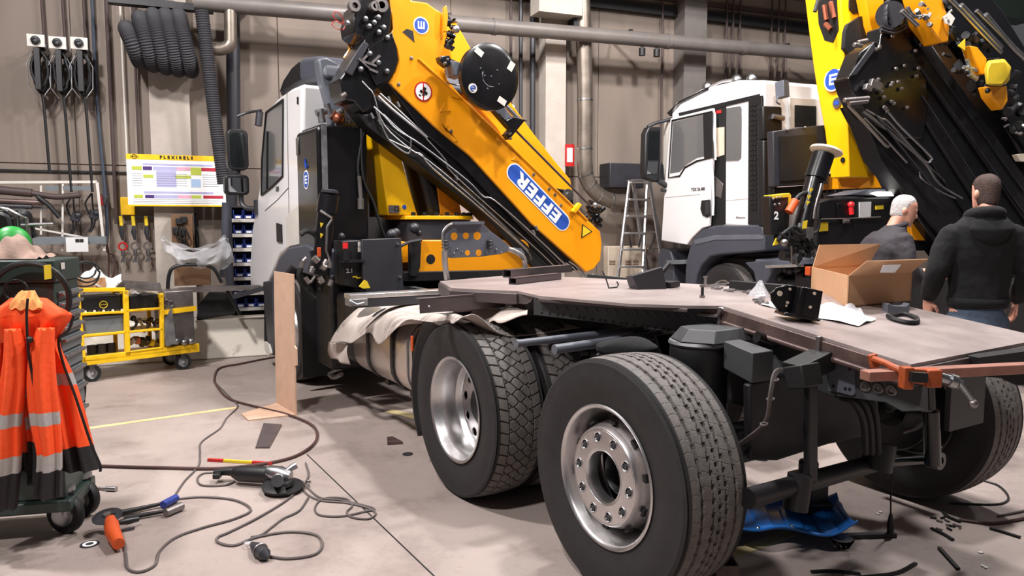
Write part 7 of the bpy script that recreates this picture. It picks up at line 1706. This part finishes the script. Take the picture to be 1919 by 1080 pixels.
# ================================================================ ladder
YL=10.05
ld=thing('step_ladder','tall aluminium step ladder standing between the round duct and the second truck','ladder',BF,BF.at(1200,600,y=YL))
P=lambda u,v,y=YL:_v(BF.at(u,v,y=y))
def leg(a,b,y0,y1,nm='rail'):
    A=P(*a,y0); B=P(*b,y1); d=(B-A); B=A+d*((A.z-.0)/(A.z-B.z)); return M().beam(A,B,.03,.07).build(nm,'aluminium',ld,bev=.004)
leg((1180,340),(1158,520),YL,YL-.25); leg((1213,338),(1205,500),YL,YL-.25)
leg((1217,340),(1245,520),YL+.06,YL+.26); leg((1186,342),(1212,520),YL+.06,YL+.26)
def stp(i,u0,u1,v,dy):
    M().beam(P(u0,v,YL-dy),P(u1,v,YL-dy),.10,.03).build('tread','aluminium',ld,bev=.003)
for i,(u0,u1,v) in enumerate(((1180,1211,342),(1177,1210,374),(1174,1208,405),(1170,1207,437),(1166,1206,468),(1163,1205,500))): stp(i,u0,u1,v,.02+.05*i)
m=M()
for v,u0,u1 in ((372,1217,1226),(404,1216,1232),(435,1214,1236),(466,1214,1240)): m.beam(P(u0,v,YL+.2),P(u1,v,YL+.2),.03,.02)
m.build('rear_brace','aluminium',ld)
m=M().tube([P(1178,437),P(1183,464)],.012,6).tube([P(1197,464),P(1203,437)],.012,6).tube([P(1219,464,YL+.2),P(1230,437,YL+.2)],.012,6); m.build('hinge_strut','dark_grey',ld)
M().beam(P(1178,338),P(1215,337),.14,.02).build('top_plate','aluminium',ld)
# black box on the wall, fire sign, vents, bright pallets behind the ladder
bxw=wallbox(1143,1207,306,352,0,.34,'','').build('wall_heater','dark_grey',fr=BF,bev=.01); tag(bxw,'dark grey box unit mounted on the wall behind the ladder top','box')
t=thing('fire_sign','white sign with red frame fixed to the middle concrete column','sign',BF,BF.at(1068,318,y=WALL-.32))
a=BF.at(1060,270,y=WALL-.32); b=BF.at(1076,312,y=WALL-.32); M().box(a[0],b[0],WALL-.325,WALL-.30,b[2],a[2]).build('sign_frame','red',t); 
a=BF.at(1063,277,y=WALL-.33); b=BF.at(1073,304,y=WALL-.33); M().box(a[0],b[0],WALL-.33,WALL-.325,b[2],a[2]).build('sign_field','sign_white',t)
t=thing('stacked_crate','pale crate with slatted openings standing behind the foot of the ladder','crate',BF,BF.at(1175,520,y=10.35))
a=BF.at(1140,462,y=10.42); b=BF.at(1210,530,y=10.42); M().box(a[0],b[0],10.42,10.58,0,a[2]).build('crate_body','gauze_beige',t,bev=.01)
m=M()
for u in (1142,1172,1186):
    a=BF.at(u,488,y=10.418); b=BF.at(u+11,497,y=10.418)
    for k in range(3): z=b[2]+(a[2]-b[2])*(k+.2)/3; m.box(a[0],b[0],10.416,10.42,z,z+(a[2]-b[2])/6)
m.build('vent_slot','box_brown',t)
# ================================================================ people
def ell(c,rx,ry,ax=(0,0,1),n=20,fx=(1,0,0)):
    ax=_v(ax).normalized(); u=_v(fx); u=(u-ax*u.dot(ax)).normalized(); w_=ax.cross(u); c=_v(c)
    return [tuple(c+u*rx*math.cos(2*PI*k/n)+w_*ry*math.sin(2*PI*k/n)) for k in range(n)]
def limb(m,pts,rs,n=14,flat=1.0):
    P=curve(pts,5); k=len(P); R_=[]
    for i in range(k):
        t=i/(k-1)*(len(rs)-1); j=min(int(t),len(rs)-2); R_.append(rs[j]+(rs[j+1]-rs[j])*(t-j))
    m.tube([P[0]-(P[1]-P[0]).normalized()*R_[0]*.6]+P+[P[-1]+(P[-1]-P[-2]).normalized()*R_[-1]*.5],[R_[0]*.55]+R_+[R_[-1]*.6],n)
    return m
def head(m,c,f,s=1.0,tilt=(0,0,1)):
    """c centre of the skull; f facing direction"""
    f=_v(f).normalized(); up=_v(tilt).normalized(); f=(f-up*f.dot(up)).normalized(); r=f.cross(up); c=_v(c)
    T=lambda a,b,h:c+r*a*s+f*b*s+up*h*s
    ring=lambda h,rx,fr,bk,cx=0:[tuple(T(rx*math.sin(2*PI*k/20),cx+(fr if math.cos(2*PI*k/20)>0 else bk)*math.cos(2*PI*k/20),h)) for k in range(20)]
    m.loft([ring(-.115,.02,.02,.02,.065),ring(-.11,.035,.03,.03,.055),ring(-.09,.05,.045,.06,.04),ring(-.055,.062,.075,.075,.015),ring(-.02,.068,.088,.09,.005),ring(.02,.073,.092,.10),ring(.06,.075,.09,.103),ring(.09,.066,.075,.088),ring(.113,.042,.048,.06),ring(.122,.01,.012,.016)])
    m.sph(tuple(T(0,.098,-.022)),.017,10,8); m.loft([[tuple(T(a,.094+b,h)) for a,b in ((-.007,-.01),(.007,-.01),(.009*q,.012*q),(-.009*q,.012*q))] for h,q in ((.02,.3),(-.005,.7),(-.03,1.6),(-.036,.6))])
    for k in (-1,1):
        m.sph(tuple(T(k*.075,-.008,-.01)),(.014,.022,.03),10,8)       # ears
        m.sph(tuple(T(k*.028,.085,.022)),.012,8,6)                   # brow
    m.sph(tuple(T(0,.083,-.058)),(.022,.013,.009),10,6); m.sph(tuple(T(0,.078,-.098)),.02,10,8)
    m.cyl(tuple(T(0,-.022,-.04)),tuple(T(0,-.04,-.19)),.055*s,.062*s,18)
    return T
def hand(m,w_,d,palm,s=1.0,curl=.5,thumb=1):
    """wrist point, finger direction, palm normal"""
    w_=_v(w_); d=_v(d).normalized(); p=_v(palm); p=(p-d*p.dot(d)).normalized(); r=d.cross(p)
    T=lambda a,b,h:w_+r*a*s+d*b*s+p*h*s
    m.loft([[tuple(T(a*wd,b,h*th)) for a,h in ((-1,-.6),(-.6,-1),(.6,-1),(1,-.6),(1,.6),(.6,1),(-.6,1),(-1,.6))] for b,wd,th in ((-.02,.026,.02),(.02,.034,.017),(.06,.042,.015),(.092,.043,.013),(.1,.036,.009))])
    for i,(a,L,r0) in enumerate(((-.032,.062,.0085),(-.011,.074,.009),(.011,.07,.009),(.031,.055,.0078))):
        pts=[T(a,.085,0)]; ang=0; q=.088
        cur=T(a,.088,0); dirv=d.copy()
        for k,fl in enumerate((.42,.33,.25)):
            ang+=curl*(.5+.3*k); v=d*math.cos(ang)+p*math.sin(ang)+r*(a*.8*(1-k*.5)); v.normalize(); cur=cur+v*L*fl*s; pts.append(cur)
        m.tube(pts,[r0*s*1.05,r0*s,r0*s*.93,r0*s*.7],8)
    b=T(-.03*thumb,.02,.004); m.tube([b,T(-.052*thumb,.045,.018),T(-.056*thumb,.075,.03),T(-.048*thumb,.098,.036)],[.014*s,.0115*s,.010*s,.007*s],8)
def person(label,F,off,H,name='person'):
    return thing(name,label,'person',F,off)
# -- man in the black hooded sweater, seen from behind; frame: x to his right, y ahead of him
gy=5.1; px_=WF.at(1840,420,y=gy)[0]
PA=Fr(px_,gy,R(-8)); k=1.06
p1=person('person in a black hooded sweater and jeans standing with back turned beside the deck',PA,(0,0,0),1.86)
J=lambda x,y,z:(x*k,y*k,z*k)
lean=.0
body=M()
hc=J(.025,.03,1.665)
T=head(body,hc,(-.25,1,-.35),1.0,(.03,.12,1))
body.loft([ell(J(0,0,1.53),.06,.06),ell(J(0,-.01,1.48),.10,.08),ell(J(0,-.01,1.42),.17,.10),ell(J(0,0,1.30),.165,.11),ell(J(0,0,1.1),.15,.10),ell(J(0,0,.95),.16,.11),ell(J(0,0,.86),.12,.10)])
Rw=J(.275,.10,.97); Lw=J(-.265,.10,.975)
limb(body,[J(.17,-.01,1.41),J(.235,-.02,1.28),J(.275,-.03,1.16),J(.28,.03,1.06),Rw],[.045,.045,.04,.035,.03]); limb(body,[J(-.17,-.01,1.41),J(-.23,-.02,1.28),J(-.27,-.03,1.16),J(-.27,.03,1.06),Lw],[.045,.045,.04,.035,.03])
limb(body,[J(.09,0,.92),J(.10,.02,.5),J(.11,0,.08)],[.08,.06,.045]); limb(body,[J(-.09,0,.92),J(-.10,.02,.5),J(-.11,0,.08)],[.08,.06,.045])
body.build('body','skin',p1,remesh=.008,smooth=3)
hm=M(); hand(hm,Rw,(.05,.12,-1),(-1,.3,0),1.05,.55,1); hm.build('hand','skin',p1,remesh=.0045,smooth=2); hm=M(); hand(hm,Lw,(.2,.35,-1),(1,.3,0),1.05,.6,-1); hm.build('hand','skin',p1,remesh=.0045,smooth=2)
h=M(); f_=_v((-.25,1,-.35)).normalized(); up=_v((.03,.12,1)).normalized(); f_=(f_-up*f_.dot(up)).normalized(); r_=f_.cross(up)
def hair(m,c,s,fr=.06,low=-.05,vol=.010):
    c=_v(c)
    rg=lambda h,rx,a,b:[tuple(c+r_*((rx+vol)*math.sin(2*PI*q/20))*s+f_*(((a if math.cos(2*PI*q/20)>0 else b+vol)*math.cos(2*PI*q/20)))*s+up*h*s) for q in range(20)]
    m.loft([rg(low-.02,.045,-.03,.085),rg(low,.058,-.02,.094),rg(-.015,.066,-.01,.10),rg(.02,.070,.02,.106),rg(.06,.074,fr+.03,.108),rg(.095,.066,.075,.095),rg(.125,.043,.05,.066),rg(.138,.012,.015,.02)])
hair(h,hc,1.0,.06,-.075,.006); h.build('hair','dark_hair',p1,sub=1,disp=.012,dscale=.02)
sw=M()
sw.loft([ell(J(.0,-.02,1.575),.08,.08),ell(J(0,-.03,1.52),.13,.10),ell(J(0,-.03,1.46),.195,.118),ell(J(0,-.02,1.40),.225,.13),ell(J(0,-.01,1.28),.215,.14),ell(J(0,0,1.15),.20,.135),ell(J(0,0,1.06),.19,.14),ell(J(0,0,.99),.19,.142),ell(J(0,0,.945),.178,.132)])
limb(sw,[J(.175,-.01,1.415),J(.235,-.02,1.28),J(.275,-.03,1.16),J(.28,.03,1.06),J(.275,.09,.985)],[.085,.08,.074,.064,.05]); limb(sw,[J(-.175,-.01,1.415),J(-.23,-.02,1.28),J(-.27,-.03,1.16),J(-.27,.03,1.06),J(-.265,.09,.99)],[.085,.08,.074,.064,.05])
sw.build('sweater','black_cloth',p1,remesh=.012,smooth=6,disp=.02,dscale=.12)
hd_=M(); hd_.torus(J(0,-.03,1.53),(0,.25,1),.088,.042,28,10); hd_.loft([ell(J(0,-.10,1.50),.12,.04),ell(J(0,-.125,1.44),.135,.05),ell(J(0,-.13,1.38),.10,.04),ell(J(0,-.125,1.34),.04,.02)]); hd_.build('hood','black_cloth',p1,remesh=.01,smooth=5)
hem=M(); hem.loft([ell(J(0,0,1.0),.190,.140),ell(J(0,0,.94),.182,.134)],False); hem.build('hem','black_cloth',p1,solid=.012)
jn=M(); jn.loft([ell(J(0,0,1.0),.155,.115),ell(J(0,0,.90),.175,.13),ell(J(0,0,.80),.18,.135)])
limb(jn,[J(.092,0,.86),J(.10,.01,.5),J(.11,0,.09)],[.105,.08,.065]); limb(jn,[J(-.092,0,.86),J(-.10,.01,.5),J(-.11,0,.09)],[.105,.08,.065]); jn.build('jeans','denim',p1,remesh=.012,smooth=4,disp=.012,dscale=.08)
for s in (-1,1): M().loft([ell(J(s*.11,-.07,.02),.05,.02),ell(J(s*.11,.05,.03),.05,.02)]).box(*(lambda c:(c[0]-.05,c[0]+.05,-.10,.20,0,.075))(J(s*.11,0,0))).build('shoe','satin_black',p1,bev=.02)
# -- older man with grey hair, in profile, facing right, bending slightly over a paper
gy=6.35; px_=WF.at(1672,420,y=gy)[0]
PB=Fr(px_,gy,R(-86)); k=1.0      # y ahead of him points to the right of the picture
p2=person('person with short grey hair and dark jacket looking down at a paper',PB,(0,0,0),1.78)
body=M(); hc=(0,.10,1.665)
head(body,hc,(.42,1,-.42),1.02,(0,.30,1))
body.loft([ell((0,.04,1.52),.06,.06),ell((0,.0,1.46),.15,.09),ell((0,-.03,1.3),.16,.11),ell((0,-.04,1.1),.15,.11),ell((0,-.03,.92),.15,.11)])
RW=(.14,.40,1.12); LW=(-.14,.42,1.14)
for s,W_ in ((1,RW),(-1,LW)): limb(body,[(s*.19,-.01,1.42),(s*.24,.03,1.16),W_],[.05,.042,.03])
for s in (-1,1): limb(body,[(s*.09,-.03,.92),(s*.10,.0,.5),(s*.1,-.03,.08)],[.08,.06,.045])
body.build('body','skin',p2,remesh=.008,smooth=3)
hm=M(); hand(hm,RW,(-.3,1,.05),(-.6,0,1),1.0,.5,1); hm.build('hand','skin',p2,remesh=.0045,smooth=2); hm=M(); hand(hm,LW,(.3,1,.05),(.6,0,1),1.0,.5,-1); hm.build('hand','skin',p2,remesh=.0045,smooth=2)
f_=_v((.42,1,-.42)).normalized(); up=_v((0,.30,1)).normalized(); f_=(f_-up*f_.dot(up)).normalized(); r_=f_.cross(up)
h=M(); hair(h,hc,1.02,.04,-.05,.006); h.build('hair','grey_hair',p2,sub=1,disp=.008,dscale=.02)
sw=M(); sw.loft([ell((0,.035,1.545),.085,.085),ell((0,.0,1.50),.13,.11),ell((0,-.05,1.44),.215,.15),ell((0,-.08,1.34),.235,.18),ell((0,-.09,1.2),.22,.18),ell((0,-.05,1.05),.20,.155),ell((0,-.04,.86),.215,.155),ell((0,-.03,.80),.205,.15)])
for s,W_ in ((1,RW),(-1,LW)): limb(sw,[(s*.19,-.02,1.43),(s*.25,-.02,1.29),(s*.265,.03,1.15),(s*.22,.18,1.10),(W_[0]*1.05,W_[1]-.06,W_[2])],[.085,.08,.07,.06,.05])
sw.build('jacket','dark_jacket',p2,remesh=.012,smooth=5,disp=.022,dscale=.1)
cl_=M(); cl_.torus((0,.035,1.545),(0,-.3,1),.075,.022,28,8); cl_.build('collar','dark_jacket',p2)
jn=M(); jn.loft([ell((0,-.03,.95),.15,.115),ell((0,-.03,.82),.18,.135)])
for s in (-1,1): limb(jn,[(s*.092,-.03,.86),(s*.10,.0,.5),(s*.1,-.03,.09)],[.105,.08,.065])
jn.build('trousers','dark_grey',p2,remesh=.014,smooth=4)
for s in (-1,1): M().box(s*.1-.05,s*.1+.05,-.13,.17,0,.075).build('shoe','satin_black',p2,bev=.02)
pp=_v(RW)+Vector((-.12,.14,.03)); tag(M().loft([[(-.13,.47,1.14),(.13,.45,1.12),(.12,.66,1.22),(-.12,.68,1.23)],[(-.13,.47,1.145),(.13,.45,1.125),(.12,.66,1.225),(-.12,.68,1.235)]]).build('paper_sheet','pale_blue',fr=PB),'pale sheet of paper held by the man with grey hair','paper')
